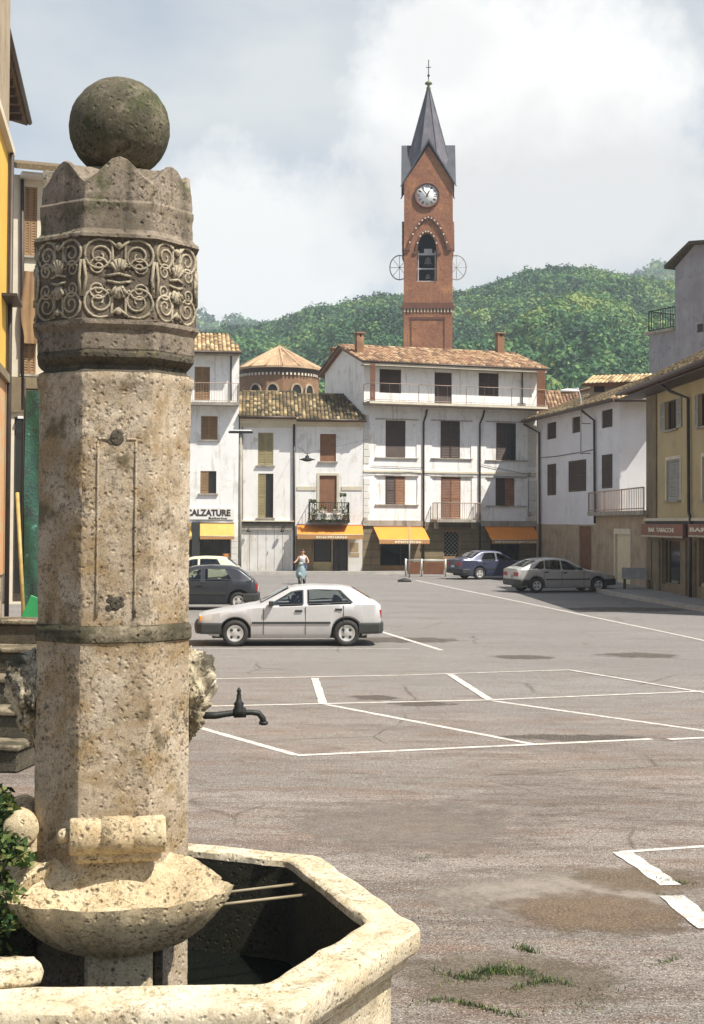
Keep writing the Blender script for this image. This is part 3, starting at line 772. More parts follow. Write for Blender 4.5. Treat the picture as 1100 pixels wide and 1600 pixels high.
for x in (388, 441):
    u, z = frG.uz(x, 829)
    BG.part('wall_lamp', lambda q: (q.mat('black').tube([(u, 0, z + .12), (u, -.12, z + .16), (u, -.22, z + .1)], .015, 6), q.lathe([(.02, .08), (.11, -.02), (.11, -.05), (.05, -.08)], 12, (u, -.22, z))))
def corn(fr, z0, z1, mat, u1):
    def f(q):
        q.mat(mat); h = z1 - z0
        q.prism([(0, 0)] * 0 or [(.0, z0), (u1, z0), (u1, z0 + h * .35), (0, z0 + h * .35)], -.08, -.001)
        q.prism([(.0, z0 + h * .35), (u1, z0 + h * .35), (u1, z0 + h * .7), (0, z0 + h * .7)], -.22, -.001)
        q.prism([(.0, z0 + h * .7), (u1, z0 + h * .7), (u1, z1), (0, z1)], -.42, -.001)
    return f
BG.part('cornice', corn(frG, zG(668), HG - .02, 'cream', frG.W))
def lowroof(B, zf, e1, e2, seed, mat='tile_moss', cut=None):
    W = B.fr.W; zr = zf + 1.55; ov = .55; D = B.D / 2
    c = (W + e2 if cut is None else W + cut)
    r = tiles(B.e, (-e1, -ov, zf - .05), (W + e2, -ov, zf - .05), (c, D, zr), (-e1, D, zr), mat, seed=seed, tw=.20)
    tiles(B.e, (W + e2, B.D + ov, zf - .05), (-e1, B.D + ov, zf - .05), (-e1, D, zr), (c, D, zr), mat, seed=seed, tw=.3, row=.6)
    one('ridge_tiles', lambda q: ridge(q.mat(mat), (-e1, D, zr + .02), (c, D, zr + .02)), r)
    one('gable', lambda q: (q.mat(B.wm), q.add([(0.02, 0, zf - .05), (0.02, B.D, zf - .05), (0.02, D, zr - .1)], [(0, 1, 2)]), q.add([(W, 0, zf - .05), (W, B.D, zf - .05), (W, D, zr - .1)], [(0, 2, 1)])), B.e, fix=False)
    one('gutter', lambda q: q.mat('gutter').tube([(-e1, -ov - .07, zf - .09), (W + e2, -ov - .07, zf - .09)], .06, 8), B.e)
lowroof(BG, HG + .05, .0, -.01, 21)
BG.pipe([(379, 668), (379, 815)], .03, mat='slab'); BG.pipe([(373.5, 655), (374, 893)], .04)
BG.pipe([(459.5, 655), (459.5, 893)], .06)
frK = Fr(pA1, pA2); zK = lambda y, x=510, v=0: frK.uz(x, y, v)[1]
HK = zK(655)
BK = Bld('town_house', frK, HK, 6.5, 'white', 'low white house with plant filled balcony above a shop with long orange awning')
BK.window((500, 678, 525, 721), 'roller', 'rustsh'); BK.window((499, 743, 526, 803), 'roller', 'rustsh', surround='cream', sill=False, name='balcony_door')
shop(BK, (490, 842, 518, 893), (), 878, panelmat='ochre'); shop(BK, (520, 842, 543, 893), (530,), None, name='shop_door')
finish2(BK, zK(838), 'peach', 0)
BK.part('cornice', corn(frK, zK(667), HK - .02, 'cream', frK.W))
lowroof(BK, HK + .0, .0, .15, 22, cut=-.5)
def kt(q):
    q.mat('cream'); 
    for a, b in ((464, 494), (534, 566)):
        r = frK.rect(a, 760, b, 766); q.box(r[0], r[1], -.035, -.001, r[2], r[3])
    r = frK.rect(544, 838, 566, 893); q.mat('quoin').box(r[0], r[1], -.05, -.001, .02, r[3])
    r = frK.rect(463, 838, 489, 893); q.mat('ashlar').box(r[0], r[1], -.04, -.001, .02, r[3])
    q.mat('posterg'); r = frK.rect(546, 848, 560, 862); q.box(r[0], r[1], -.065, -.051, r[2], r[3]); r = frK.rect(546, 864, 561, 870); q.box(r[0], r[1], -.065, -.051, r[2], r[3])
BK.part('trim', kt)
a, b, c, d = frK.rect(464, 824, 566, 836); awning(BK, a, b, d + .12, c + .04, 1.0, 'awn_o', (a + 1.0, b - .9), val=.24)
u0, u1 = frK.uz(482, 812)[0], frK.uz(545, 812)[0]; zb3 = zK(812)
s3 = BK.part('balcony', lambda q: q.mat('iron').box(u0, u1, -.95, -.001, zb3 - .16, zb3))
one('railing', lambda q: railing(q, [(u0 + .04, -.02, zb3), (u0 + .04, -.9, zb3), (u1 - .04, -.9, zb3), (u1 - .04, -.02, zb3)], .9, .12, .012, .022, 'iron'), s3)
# balcony sign and plants
sgn = empty('shop_sign', frK.world((u0 + u1) / 2, -.98, zb3 + .05), frK.rz, 'small white sign board with brown writing hung on the plant filled balcony', 'sign')
one('board', lambda q: q.mat('signwhite').bbox(-.62, .68, -.03, 0, 0, .30, .008), sgn)
text(sgn, 'GELATI BIBITE', -.34, .62, .08, .22, -.032, 'rustsh')
for k, (pu, wd, ht, nm) in enumerate(((u0 + .25, .34, .42, 'leafy potted plant at the left end of the shop balcony'), (u0 + .75, .25, .22, 'low trailing plant with white flowers left of centre on the shop balcony'), (u1 - .75, .22, .2, 'low white flowering plant right of centre on the shop balcony'), (u1 - .3, .34, .75, 'tall potted plant at the right end of the shop balcony'))):
    pe = empty('potted_plant', frK.world(pu, -.86, zb3), frK.rz, nm, 'plant', 'plants on the shop balcony')
    one('pot', lambda q: q.mat('tile_red').lathe([(.09, .0), (.14, .24), (.155, .25), (.13, .26), (.11, .22)], 14), pe)
    def pf(q):
        plant_cloud(q, (0, -.05, .55), (wd, .25, .42), 260, .055, 'ivy', k + 3, .6)
        if ht > .3:
            for j in range(5):
                x = random.uniform(-.2, .2); q.mat('ivy'); q.tube([(x * .3, 0, .3), (x, -.02, .5 + ht * random.uniform(.7, 1))], .008, 4); plant_cloud(q, (x, -.02, .55 + ht), (.09, .09, .1), 30, .05, 'ivy', j)
    one('foliage', pf, pe)
    one('flowers', lambda q: plant_cloud(q, (0, -.22, .42), (wd * .8, .08, .18), 60 if k in (1, 2) else 18, .045, 'flower', k), pe)

# ================================================================== shoe shop house (left)
pH0 = at(165, 893, 73.4); pH1 = at(371.5, 894, 74.2)
frH = Fr(pH0, pH1); zH = lambda y, x=330, v=0: frH.uz(x, y, v)[1]
HH = zH(548)
BH = Bld('town_house', frH, HH, 7.0, 'white', 'tall white house beside the fountain pillar with shoe shop and yellow awning')
BH.u1 = frH.W
BH.window((304, 573, 328, 626), 'closed', 'tansh', sill=False, name='balcony_door'); BH.window((314, 650, 340, 687), 'closed', 'tansh'); BH.window((313, 736, 338, 771), 'half', 'tansh')
BH.window((235, 573, 259, 626), 'closed', 'tansh', sill=False, name='balcony_door'); BH.window((235, 650, 261, 687), 'closed', 'tansh'); BH.window((235, 736, 260, 771), 'closed', 'tansh')
shop(BH, (312, 840, 360, 893), (338,), 888, panelmat='iron'); shop(BH, (240, 840, 300, 893), (270,), 885, panelmat='iron')
finish2(BH, zH(837), 'cream', 0)
def hp(q):
    r = frH.rect(300, 816, 312, 893); q.mat('plastic').box(r[0], r[1], -.30, -.001, .02, r[3])
    r = frH.rect(361, 838, 371.5, 893); q.mat('quoin')
    z = .05
    while z < r[3]: q.bbox(r[0], r[1], -.05, -.001, z, z + .3, .015); z += .32
BH.part('pilaster', hp)
for (xa, xb) in ((312.5, 366), (236, 299.5)):
    a, b, c, d = frH.rect(xa, 817, xb, 838); awning(BH, a, b, d, c + .02, .35, 'awn_y', None, val=.16)
zb4 = zH(630); u1_ = frH.W - .02
s4 = BH.part('balcony', lambda q: q.mat('slab').box(.5, u1_, -.85, -.001, zb4 - .16, zb4))
one('railing', lambda q: railing(q, [(.54, -.8, zb4), (2.6, -.8, zb4), (u1_ - .04, -.8, zb4), (u1_ - .04, -.02, zb4)], 1.0, .14, .007, .018, 'rail'), s4)
tiles(BH.e, (-.3, -.7, HH - .1), (frH.W + .1, -.7, HH - .1), (frH.W - .6, 3.0, HH + 1.25), (-.3, 3.0, HH + 1.25), 'tile_yellow', seed=31, tw=.22, boost=-.12)
tiles(BH.e, (frH.W + .1, 7.5, HH - .1), (-.3, 7.5, HH - .1), (-.3, 3.0, HH + 1.25), (frH.W - .6, 3.0, HH + 1.25), 'tile_yellow', seed=32, tw=.3, row=.6)
one('gutter', lambda q: q.mat('gutter').tube([(-.3, -.77, HH - .15), (frH.W + .1, -.77, HH - .15)], .065, 8), BH.e)
one('soffit', lambda q: q.mat('slab').box(-.2, frH.W, -.68, -.01, HH - .26, HH - .22), BH.e)
BH.pipe([(361, 552), (361, 626)], .04); 
ss = empty('shop_sign', frH.world(frH.uz(330, 800)[0], -.03, zH(812)), frH.rz, 'long white shop sign board lettered CALZATURE above the yellow awning', 'sign')
r = frH.rect(240, 793, 366, 812); uc = frH.uz(330, 800)[0]; hs_ = r[3] - r[2]
one('board', lambda q: q.mat('signwhite').bbox(r[0] - uc, r[1] - uc, -.07, 0, 0, hs_, .01), ss)
ta = frH.rect(291, 796, 360, 806.5)
text(ss, 'CALZATURE', ta[0] - uc, ta[1] - uc, ta[2] - r[2], ta[3] - r[2], -.072, 'letter_dark', bold=.045)
ta = frH.rect(326, 808, 355, 811.2); text(ss, 'Bollorino', ta[0] - uc, ta[1] - uc, ta[2] - r[2], ta[3] - r[2], -.072, 'letter_dark', bold=.02)
ps = frH.rect(348, 865, 359, 884)
pst = empty('poster', frH.world((ps[0] + ps[1]) / 2, .05, ps[2]), frH.rz, 'orange poster at the foot of the shoe shop window', 'poster')
one('sheet', lambda q: (q.mat('poster').box(-.2, .2, .03, .05, 0, ps[3] - ps[2]), q.mat('brownsh').box(-.1, .1, .025, .029, .15, .4)), pst)

# ================================================================== right white house (facing the square sideways)
pR0 = at(839, 897, 77.3); pR1 = at(968, 905, 64.5); pR2 = at(1016, 905, 64.3)
frR = Fr(pR0, pR1); zR = lambda y, x=840, v=0: frR.uz(x, y, v)[1]
HR = zR(655, 842)
BR = Bld('town_house', frR, HR, 6.0, 'white3', 'shaded white corner house with small dark windows and a terrace beside the ochre house')
for rc in ((854.5, 660, 869, 686), (894, 651, 908, 676), (940, 640, 957, 668), (855, 725, 869, 774), (888, 719, 916, 768), (940, 710, 957, 763)):
    BR.window(rc, 'closed' if rc[1] > 700 else 'roller', 'darksh', sill=False)
dr = frR.rect(905, 822, 924, 897); BR.holes.append((dr[0], dr[1], .03, dr[3]))
BR.part('garage_door', lambda q: (q.mat('darksh').box(dr[0], dr[1], .1, .14, .03, dr[3]), [q.mat('brownsh').box(dr[0] + k * .3, dr[0] + k * .3 + .28, .07, .099, .03, dr[3]) for k in range(int((dr[1] - dr[0]) / .3))]))
finish2(BR, zR(819, 845), 'peach', 0)
frR2 = Fr(pR1, pR2)
def w2(q):
    q.mat('white3'); L = frR.W; c = math.cos(frR2.rz - frR.rz); s_ = math.sin(frR2.rz - frR.rz); w = frR2.W + .8
    q.quad((L, 0, 0), (L + c * w, s_ * w, 0), (L + c * w, s_ * w, HR), (L, 0, HR))
    q.quad((L + c * w, s_ * w, 0), (L + c * w + 0, s_ * w + 5, 0), (L + c * w, s_ * w + 5, HR), (L + c * w, s_ * w, HR))
BR.part('end_wall', w2, fix=False)
L = frR.W; c_ = math.cos(frR2.rz - frR.rz); s_ = math.sin(frR2.rz - frR.rz); w_ = frR2.W + .8
tiles(BR.e, (-.5, -.65, HR - .05), (L + .9, -.65, HR - .05), (L - 2.6, 3.2, HR + 1.5), (-.5, 3.2, HR + 1.5), 'tile_yellow', seed=41, boost=.02)
# the hipped end over the corner
E0 = Vector((L + .35, -.65, HR - .05)); _o = Matrix.Rotation(frR2.rz - frR.rz, 2); E1 = Vector((L, 0)) + _o @ Vector((w_, -.9)); E0 = Vector((L, 0)) + _o @ Vector((-.3, -.9)); E1 = Vector((E1.x, E1.y, HR - .05)); E0 = Vector((E0.x, E0.y, HR - .05))
tiles(BR.e, E0, E1, (L - 1.2, 4.4, HR + 1.5), (L - 2.6, 3.2, HR + 1.5), 'tile_yellow', seed=42, boost=.02)
tiles(BR.e, (L, 7, HR - .05), (-.5, 7, HR - .05), (-.5, 3.2, HR + 1.5), (L - 2.6, 3.2, HR + 1.5), 'tile_yellow', seed=43, tw=.3, row=.6)
one('gutter', lambda q: q.mat('gutter').tube([(-.5, -.74, HR - .09), tuple(E0 + Vector((.05, -.05, -.05))), tuple(E1 + Vector((.1, -.05, -.05)))], .07, 8), BR.e)
BR.pipe([(821, 659, -.7), (830, 663, -.5), (843, 676, -.1), (844, 890, -.1)], .06)
BR.pipe([(917, 634, -.7), (922, 642, -.5), (929, 657, -.1), (930, 818, -.1)], .06)
BR.part('cable', lambda q: q.mat('black').tube([tuple([frR.uz(x, y, -.03)[0], -.03, frR.uz(x, y, -.03)[1]]) for x, y in ((846, 715), (870, 713), (893, 709), (912, 706), (929, 702))], .018, 5))
# dormer / upper roof volume
frD = Fr(at(922, 600, 72.0), at(1000, 600, 71.0)); hD0 = frD.uz(930, 620)[1]; hD1 = frD.uz(960, 598)[1]
BD = Bld('roof_room', frD, hD1, 3.0, 'peach', 'low attic room with straw coloured tiles standing above the shaded corner house roof', 'house', z0=hD0 - 2.5)
BD.window((928, 602, 945, 613), 'roller', 'darksh', sill=False); BD.finish()
tiles(BD.e, (-.35, -.4, hD1 - .05), (frD.W + .3, -.4, hD1 - .05), (frD.W + .3, 1.5, hD1 + .5), (-.1, 1.5, hD1 + .5), 'tile_yellow', seed=51, boost=.1)
tiles(BD.e, (frD.W + .3, 3.4, hD1 - .05), (-.35, 3.4, hD1 - .05), (-.1, 1.5, hD1 + .5), (frD.W + .3, 1.5, hD1 + .5), 'tile_yellow', seed=52, row=.6)
# low garage with terrace
q0 = at(931, 905, 67.4); q1 = at(1013, 920, 56.8); frT = Fr(q0, q1)
hT = frT.uz(935, 806)[1]
BT = Bld('garage', frT, hT, 3.2, 'peach', 'low peach plastered garage with a railed terrace and slatted door', 'garage')
sr = frT.rect(960, 826, 986, 908); BT.holes.append((sr[0], sr[1], .03, sr[3]))
dd = BT.part('slatted_door', lambda q: slatpanel(q, sr[0] + .2, sr[1] - .2, .03, sr[3] - .25, .08, 'creamwood', .10))
one('door_frame', lambda q: (q.mat('cream').box(sr[0], sr[0] + .2, -.03, .12, .03, sr[3]), q.box(sr[1] - .2, sr[1], -.03, .12, .03, sr[3]), q.box(sr[0] + .2, sr[1] - .2, -.03, .12, sr[3] - .25, sr[3])), dd)
BT.finish()
BT.part('terrace_slab', lambda q: q.mat('slab').box(-.3, frT.W + .6, -.35, 3.2, hT + .002, hT + .18))
t5 = BT.part('railing', lambda q: railing(q, [(-.25, .4, hT + .18), (-.25, -.3, hT + .18), (3.4, -.3, hT + .18), (7.0, -.3, hT + .18), (frT.W + .5, -.3, hT + .18)], .92, .30, .014, .03, 'rail'))

# ================================================================== ochre house
pO0 = at(1012, 921, 56.6); pO1 = at(1099, 937, 49.0); dO = (pO1 - pO0); pO2 = pO0 + dO * 2.1
frO = Fr(pO0, pO2); zO = lambda y, x=1050, v=0: frO.uz(x, y, v)[1]
HO = zO(606, 1020)
BO = Bld('corner_house', frO, HO, 8.0, 'ochre', 'ochre house at the right edge with grey shutters and a red shop sign', z0=0)
BO.window((1041, 625, 1058, 671), 'openout', 'greysh', surround=None); BO.window((1042, 718, 1063, 782), 'closed', 'greysh', surround='cream')
BO.window((1093, 614, 1105, 666), 'openout', 'greysh'); BO.window((1098, 712, 1118, 780), 'closed', 'greysh', surround='cream')
shop(BO, (1034, 842, 1064, 914), (1040,), None, frame='ashlar'); shop(BO, (1092, 842, 1140, 920), (1110,), 915, frame='ashlar')
zo = zO(812); finish2(BO, zo, 'ashlar', 0)
def ot(q):
    q.mat('cream').box(-.05, frO.W, -.16, -.001, zo - .05, zo + .06); q.mat('iron').box(-.02, frO.W, -.10, -.001, zo - .22, zo - .052)
    a = frO.uz(1027, 700)[0]; q.mat('ashlar').box(.0, a, -.06, -.001, zo + .062, HO - .1)
    for x0, x1 in ((1013, 1020), (1022, 1032), (1066, 1074), (1078, 1088)):
        r = frO.rect(x0, 845, x1, 925); q.mat('ashlar').bbox(r[0], r[1], -.08, -.001, .05, r[3], .01)
BO.part('trim', ot)
tiles(BO.e, (-1.0, -.95, HO - .05), (frO.W, -.95, HO - .05), (frO.W, 4, HO + 2.4), (1.0, 4, HO + 2.4), 'tile_yellow', seed=61, boost=.02)
tiles(BO.e, (-1.0, 9, HO - .05), (-1.0, -.95, HO - .05), (1.0, 4, HO + 2.4), (1.01, 4.02, HO + 2.4), 'tile_yellow', seed=62)
tiles(BO.e, (frO.W, 9, HO - .05), (-1, 9, HO - .05), (1.0, 4, HO + 2.4), (frO.W, 4, HO + 2.4), 'tile_yellow', seed=63, row=.6, tw=.3)
one('soffit', lambda q: q.mat('darksh').box(-.9, frO.W, -.9, -.01, HO - .30, HO - .26), BO.e)
one('gutter', lambda q: q.mat('gutter').tube([(-1.0, -1.03, HO - .12), (frO.W, -1.03, HO - .12)], .075, 8), BO.e)
BO.pipe([(1062, 598, -.9), (1066, 612, -.5), (1076, 622, -.1), (1077, 800, -.1), (1082, 808, -.16), (1083, 935, -.18)], .06)
for k, (x0, x1, lb) in enumerate(((1011, 1077, 'red brown shop sign with pale letters over the ochre house door'), (1085, 1150, 'second red brown shop sign cut by the right edge of the picture'))):
    r = frO.rect(x0, 819, x1, 837); s5 = empty('shop_sign', frO.world(r[0], -.12, r[2]), frO.rz, lb, 'sign')
    one('board', lambda q: q.mat('signred').bbox(0, r[1] - r[0], -.12, 0, 0, r[3] - r[2], .01), s5)
    def vl(q):
        q.mat('cream'); n = int((r[1] - r[0]) / .22)
        for t in range(n): q.prism([(t * .22, -.001), (t * .22 + .2, -.001), (t * .22 + .15, -.07), (t * .22 + .05, -.07)], -.11, -.09)
    one('fringe', vl, s5)
    h = r[3] - r[2]; W = r[1] - r[0]
    text(s5, 'BAR  TABACCHI' if k == 0 else 'BAR', W * .2 if k == 0 else W * .06, W * .8 if k == 0 else W * .5, h * .3, h * .68, -.122, 'letter_pale', bold=.03)
# small corner balcony of the ochre house
r = frO.uz(1013, 720)[0]; zb6 = zO(720, 1013)
s6 = BO.part('balcony', lambda q: (q.mat('peach').box(-1.15, -.002, .3, 1.5, zb6 - .1, zb6 + .05), q.mat('brownsh').box(-1.1, -1.06, .3, 1.5, zb6 + .05, zb6 + .5)))
one('railing', lambda q: railing(q, [(-.02, .32, zb6 + .05), (-1.08, .32, zb6 + .05), (-1.08, 1.48, zb6 + .05)], 1.0, .12, .014, .03, 'rail'), s6)

# ================================================================== tall grey house behind
frY = Fr(at(1055, 560, 80.0), at(1190, 560, 74.0)); yz = lambda y, x=1056: frY.uz(x, y)[1]
BY = Bld('tall_house', frY, yz(418), 8, 'grey', 'tall windowless grey rendered house rising behind the ochre roof', z0=0)
BY.window((1089, 506, 1099, 519), 'roller', 'darksh', sill=False)
BY.finish()
zl, zr_ = yz(412), frY.uz(1085, 383)[1]; ua = frY.uz(1085, 383)[0]
one('gable', lambda q: (q.mat('grey').add([(0, 0, yz(418)), (ua, 0, zr_), (frY.W, 0, zr_ - .6), (frY.W, 0, yz(418)), (0, 8, yz(418)), (ua, 8, zr_), (frY.W, 8, zr_ - .6), (frY.W, 8, yz(418))], [(0, 3, 2, 1), (4, 5, 6, 7), (0, 1, 5, 4), (1, 2, 6, 5), (2, 3, 7, 6)])), BY.e)
def yr(q):
    q.mat('tile_moss'); q.tint = .2; o = .4
    q.prism([(-.45, yz(419)), (ua, zr_ + .02), (ua, zr_ + .2), (-.5, yz(419) + .2)], -o, 8.3); q.prism([(ua, zr_ + .02), (frY.W + .3, zr_ - .7), (frY.W + .3, zr_ - .5), (ua, zr_ + .2)], -o, 8.3)
one('roof', yr, BY.e)
r = frY.rect(1012, 520, 1055, 600)
def ylow(q):
    q.mat('grey'); z = frY.uz(1030, 520)[1]; q.box(r[0], -.005, .1, 6, 0, z)
    q.mat('slab').box(r[0] - .3, -.005, -.1, 6, z + .002, z + .15)
yl = BY.part('lower_wing', ylow)
zt = frY.uz(1030, 520)[1] + .15
one('railing', lambda q: (q.mat('greysh'), railing(q, [(r[0] + .05, 5, zt), (r[0] + .05, .05, zt), (-.05, .05, zt)], 1.2, .2, .02, .035, 'black')), yl)

# ================================================================== roofs peeping behind
frP = Fr(at(836, 640, 84), at(905, 640, 84)); pz = frP.uz(860, 648)[1]
BP = Bld('back_house', frP, pz, 6, 'peach', 'low house with red tiles showing between the white houses')
BP.finish(); gable_roof(BP, 0, frP.W, pz, .4, 1.6, 'tile_red', 3, seed=71)
frQ = Fr(at(872, 615, 105), at(903, 618, 101)); qz = frQ.uz(885, 616)[1]
BQ = Bld('small_house', frQ, qz, 4, 'peach', 'tiny far house with a brown hipped roof below the hill'); BQ.finish()
gable_roof(BQ, 0, frQ.W, qz, .3, .5, 'tile_red', 2, seed=72)
# ================================================================== bell tower
TY = 125.0
tl, tr = at(631, 540, TY - 2), at(706.5, 540, TY - 2.0)
TW = (tr - tl).length * 1.01; tc = at(668, 540, TY); TRZ = R(-2.2) 
tow = empty('bell_tower', (tc.x, tc.y, 0), TRZ + R(.0), 'tall orange brick bell tower with white clock and slate spire', 'bell tower')
h = TW / 2; Yf = TY - h
tz = lambda y, x=668: at(x, y, Yf)[2]
tx = lambda x, y=400: at(x, y, Yf)[0] - tc.x
ao0, ao1, az0, azs, az1 = tx(653), tx(684), tz(440), tz(392), tz(364)
def arch_pts(x0, x1, zs, zt, n=14, point=.0):
    xc = (x0 + x1) / 2; rx = (x1 - x0) / 2
    pts = []
    for k in range(n + 1):
        a = math.pi * k / n; c = math.cos(a)
        pts.append((xc - rx * c, zs + (zt - zs) * (math.sin(a) ** (1 - .25 * point)) * (1 - point * .18 * abs(c)) ))
    return pts
def towbody(q):
    q.mat('brick'); zt = tz(262); ax = arch_pts(ao0, ao1, azs, az1)
    for face in range(4):
        rot = Matrix.Rotation(face * math.pi / 2, 4, 'Z'); q.T = rot
        # front with arched opening: below, beside, above
        q.quad((-h, -h, 0), (h, -h, 0), (h, -h, az0), (-h, -h, az0))
        q.quad((-h, -h, az0), (ao0, -h, az0), (ao0, -h, azs), (-h, -h, azs)); q.quad((ao1, -h, az0), (h, -h, az0), (h, -h, azs), (ao1, -h, azs))
        m = len(ax)
        q.quad((-h, -h, azs), (ao0, -h, azs), (ao0, -h, zt), (-h, -h, zt)); q.quad((ao1, -h, azs), (h, -h, azs), (h, -h, zt), (ao1, -h, zt))
        for k in range(m - 1):
            (x0, z0), (x1, z1) = ax[k], ax[k + 1]
            q.quad((x0, -h, z0), (x1, -h, z1), (x1, -h, zt), (x0, -h, zt)); q.quad((x0, -h, z0), (x0, -h + .5, z0), (x1, -h + .5, z1), (x1, -h, z1))
        q.quad((ao0, -h, az0), (ao0, -h + .5, az0), (ao0, -h + .5, azs), (ao0, -h, azs)); q.quad((ao1, -h, azs), (ao1, -h + .5, azs), (ao1, -h + .5, az0), (ao1, -h, az0))
        q.quad((ao0, -h, az0), (ao1, -h, az0), (ao1, -h + .5, az0), (ao0, -h + .5, az0))
        # gable
        q.add([(-h, -h, zt), (h, -h, zt), (tx(706), -h, tz(285)), (tx(670), -h, tz(232)), (tx(633), -h, tz(285))], [(0, 1, 2, 3, 4)]) if False else None
        q.add([(-h, -h, zt - (zt - tz(285))), (h, -h, tz(285)), (0, -h, tz(228))], [(0, 1, 2)])
    q.T = None
    q.mat('void').box(-h + .7, h - .7, -h + 1.2, h - 1.2, az0 - .5, az0 - .4)
one('shaft', lambda q: None, tow) if False else None
def towbody2(q):
    towbody(q)
# shaft only up to the gable springing
def shaftf(q):
    q.mat('brick'); zt = tz(285); ax = arch_pts(ao0, ao1, azs, az1); m = len(ax); ap = tz(228)
    for face in range(4):
        q.T = Matrix.Rotation(face * math.pi / 2, 4, 'Z')
        q.quad((-h, -h, 0), (h, -h, 0), (h, -h, az0), (-h, -h, az0))
        q.quad((-h, -h, az0), (ao0, -h, az0), (ao0, -h, azs), (-h, -h, azs)); q.quad((ao1, -h, az0), (h, -h, az0), (h, -h, azs), (ao1, -h, azs))
        q.quad((-h, -h, azs), (ao0, -h, azs), (ao0, -h, zt), (-h, -h, zt)); q.quad((ao1, -h, azs), (h, -h, azs), (h, -h, zt), (ao1, -h, zt))
        for k in range(m - 1):
            (x0, z0), (x1, z1) = ax[k], ax[k + 1]
            q.quad((x0, -h, z0), (x1, -h, z1), (x1, -h, zt), (x0, -h, zt)); q.quad((x0, -h, z0), (x0, -h + .5, z0), (x1, -h + .5, z1), (x1, -h, z1))
        q.quad((ao0, -h, az0), (ao0, -h + .5, az0), (ao0, -h + .5, azs), (ao0, -h, azs)); q.quad((ao1, -h, azs), (ao1, -h + .5, azs), (ao1, -h + .5, az0), (ao1, -h, az0))
        q.quad((ao0, -h, az0), (ao1, -h, az0), (ao1, -h + .5, az0), (ao0, -h + .5, az0))
        q.add([(-h, -h, zt), (h, -h, zt), (0, -h, ap)], [(0, 1, 2)])
    q.T = None
one('shaft', shaftf, tow, fix=False)
one('belfry_dark_lining', lambda q: (q.mat('void').box(-h + .05, h - .05, -h + .05, h - .05, az0 - .3, az0 - .1), q.box(-h + .05, h - .05, -h + .05, h - .05, az1 + .4, az1 + .5), q.box(-h + .55, h - .55, .3, .4, az0 - .1, az1 + .4)), tow)  # near-black floor and ceiling; back wall added so the opening reads dark
def mould(q):
    q.mat('brick_dark')
    for face in range(4):
        q.T = Matrix.Rotation(face * math.pi / 2, 4, 'Z')
        # cornice and dentils
        q.box(-h - .14, h + .14, -h - .16, -h - .001, tz(482), tz(477)); q.box(-h - .06, h + .06, -h - .08, -h - .001, tz(477), tz(473))
        q.mat('cream')
        n = 15
        for k in range(n): x = -h + .1 + (2 * h - .2) * k / (n - 1); q.box(x - .05, x + .05, -h - .09, -h - .001, tz(488), tz(482) - .002)
        q.mat('brick_dark')
        # panel frame below
        a, b, c, d = tx(643), tx(697), tz(560), tz(497)
        q.box(a, b, -h - .05, -h - .001, d - .12, d + .1); q.box(a, a + .12, -h - .035, -h - .001, c, d - .12); q.box(b - .12, b, -h - .035, -h - .001, c, d - .12)
        # pointed hood mould
        for (x0, x1, zs, zt2, w, dots, dep) in ((tx(637), tx(704), tz(388), tz(338), .26, 13, .16), (ao0 - .18, ao1 + .18, azs - .1, az1 + .2, .20, 8, .10)):
            n = 20; xc = (x0 + x1) / 2; rx = (x1 - x0) / 2; P = []
            for k in range(n + 1):
                t = -1 + 2 * k / n; P.append((xc + rx * t, zs + (zt2 - zs) * (1 - abs(t) ** (1.75 if dots > 10 else 2.2)) ** (.8 if dots > 10 else .6)))
            pi = [(xc + (x - xc) * (1 - w / rx), zs + (z - zs) * (1 - w * .8 / (zt2 - zs))) for x, z in P]
            q.mat('brick_dark')
            for k in range(n):
                q.prism([P[k], P[k + 1], pi[k + 1], pi[k]], -h - dep, -h - .001)
            q.box(x0 - .18, x0 + w, -h - dep, -h - .002, zs - .2, zs - .002); q.box(x1 - w, x1 + .18, -h - dep, -h - .002, zs - .2, zs - .002)
            q.mat('cream')
            for j in range(dots):
                k = (j + .5) / dots * n; i = int(k); f = k - i
                xm = (P[i][0] + pi[i][0]) / 2 * (1 - f) + (P[i + 1][0] + pi[i + 1][0]) / 2 * f; zm = (P[i][1] + pi[i][1]) / 2 * (1 - f) + (P[i + 1][1] + pi[i + 1][1]) / 2 * f
                q.box(xm - .06, xm + .06, -h - dep - .03, -h - dep - .001, zm - .07, zm + .07)
            q.mat('brick_dark')
    q.T = None
one('moulding', mould, tow)
def groof(q):
    # two crossing steep gabled roofs with thick edges
    q.mat('lead'); zt = tz(288); ap = tz(222); e = h + .45; o = .42
    for face in range(4):
        q.T = Matrix.Rotation(face * math.pi / 2, 4, 'Z')
        for s in (-1, 1):
            A = (s * (h + .26), -(h + .26), zt - .25); t = .15
            q.add([A, (0, -(h + .26), ap), (0, 0, ap), (A[0] + s * t * .6, A[1], A[2] + .02), (0, A[1], ap + t * 1.9), (0, 0, ap + t * 1.9)],
                  [(0, 1, 2), (5, 4, 3), (0, 3, 4, 1), (1, 4, 5, 2), (2, 5, 3, 0)])
    q.T = None
one('gable_roof', groof, tow)
def spire(q):
    q.mat('slate'); zb = tz(258); zt = tz(126); r0 = h * .99; n = 8
    pts = []
    for (r, z) in ((r0, zb), (r0 * .655, zb + (zt - zb) * .36), (.10, zt)):
        for k in range(n):
            a = math.pi / 4 * k + math.pi / 8; pts.append((r * math.cos(a) * 1.05, r * math.sin(a) * 1.05, z))
    for i in range(2):
        for k in range(n): q.add([pts[i * n + k], pts[i * n + (k + 1) % n], pts[(i + 1) * n + (k + 1) % n], pts[(i + 1) * n + k]], [(0, 1, 2, 3)])
    q.mat('lead')
    for k in range(n): q.tube([pts[k], pts[n + k], pts[2 * n + k]], .05, 4)
sp = one('spire', spire, tow)
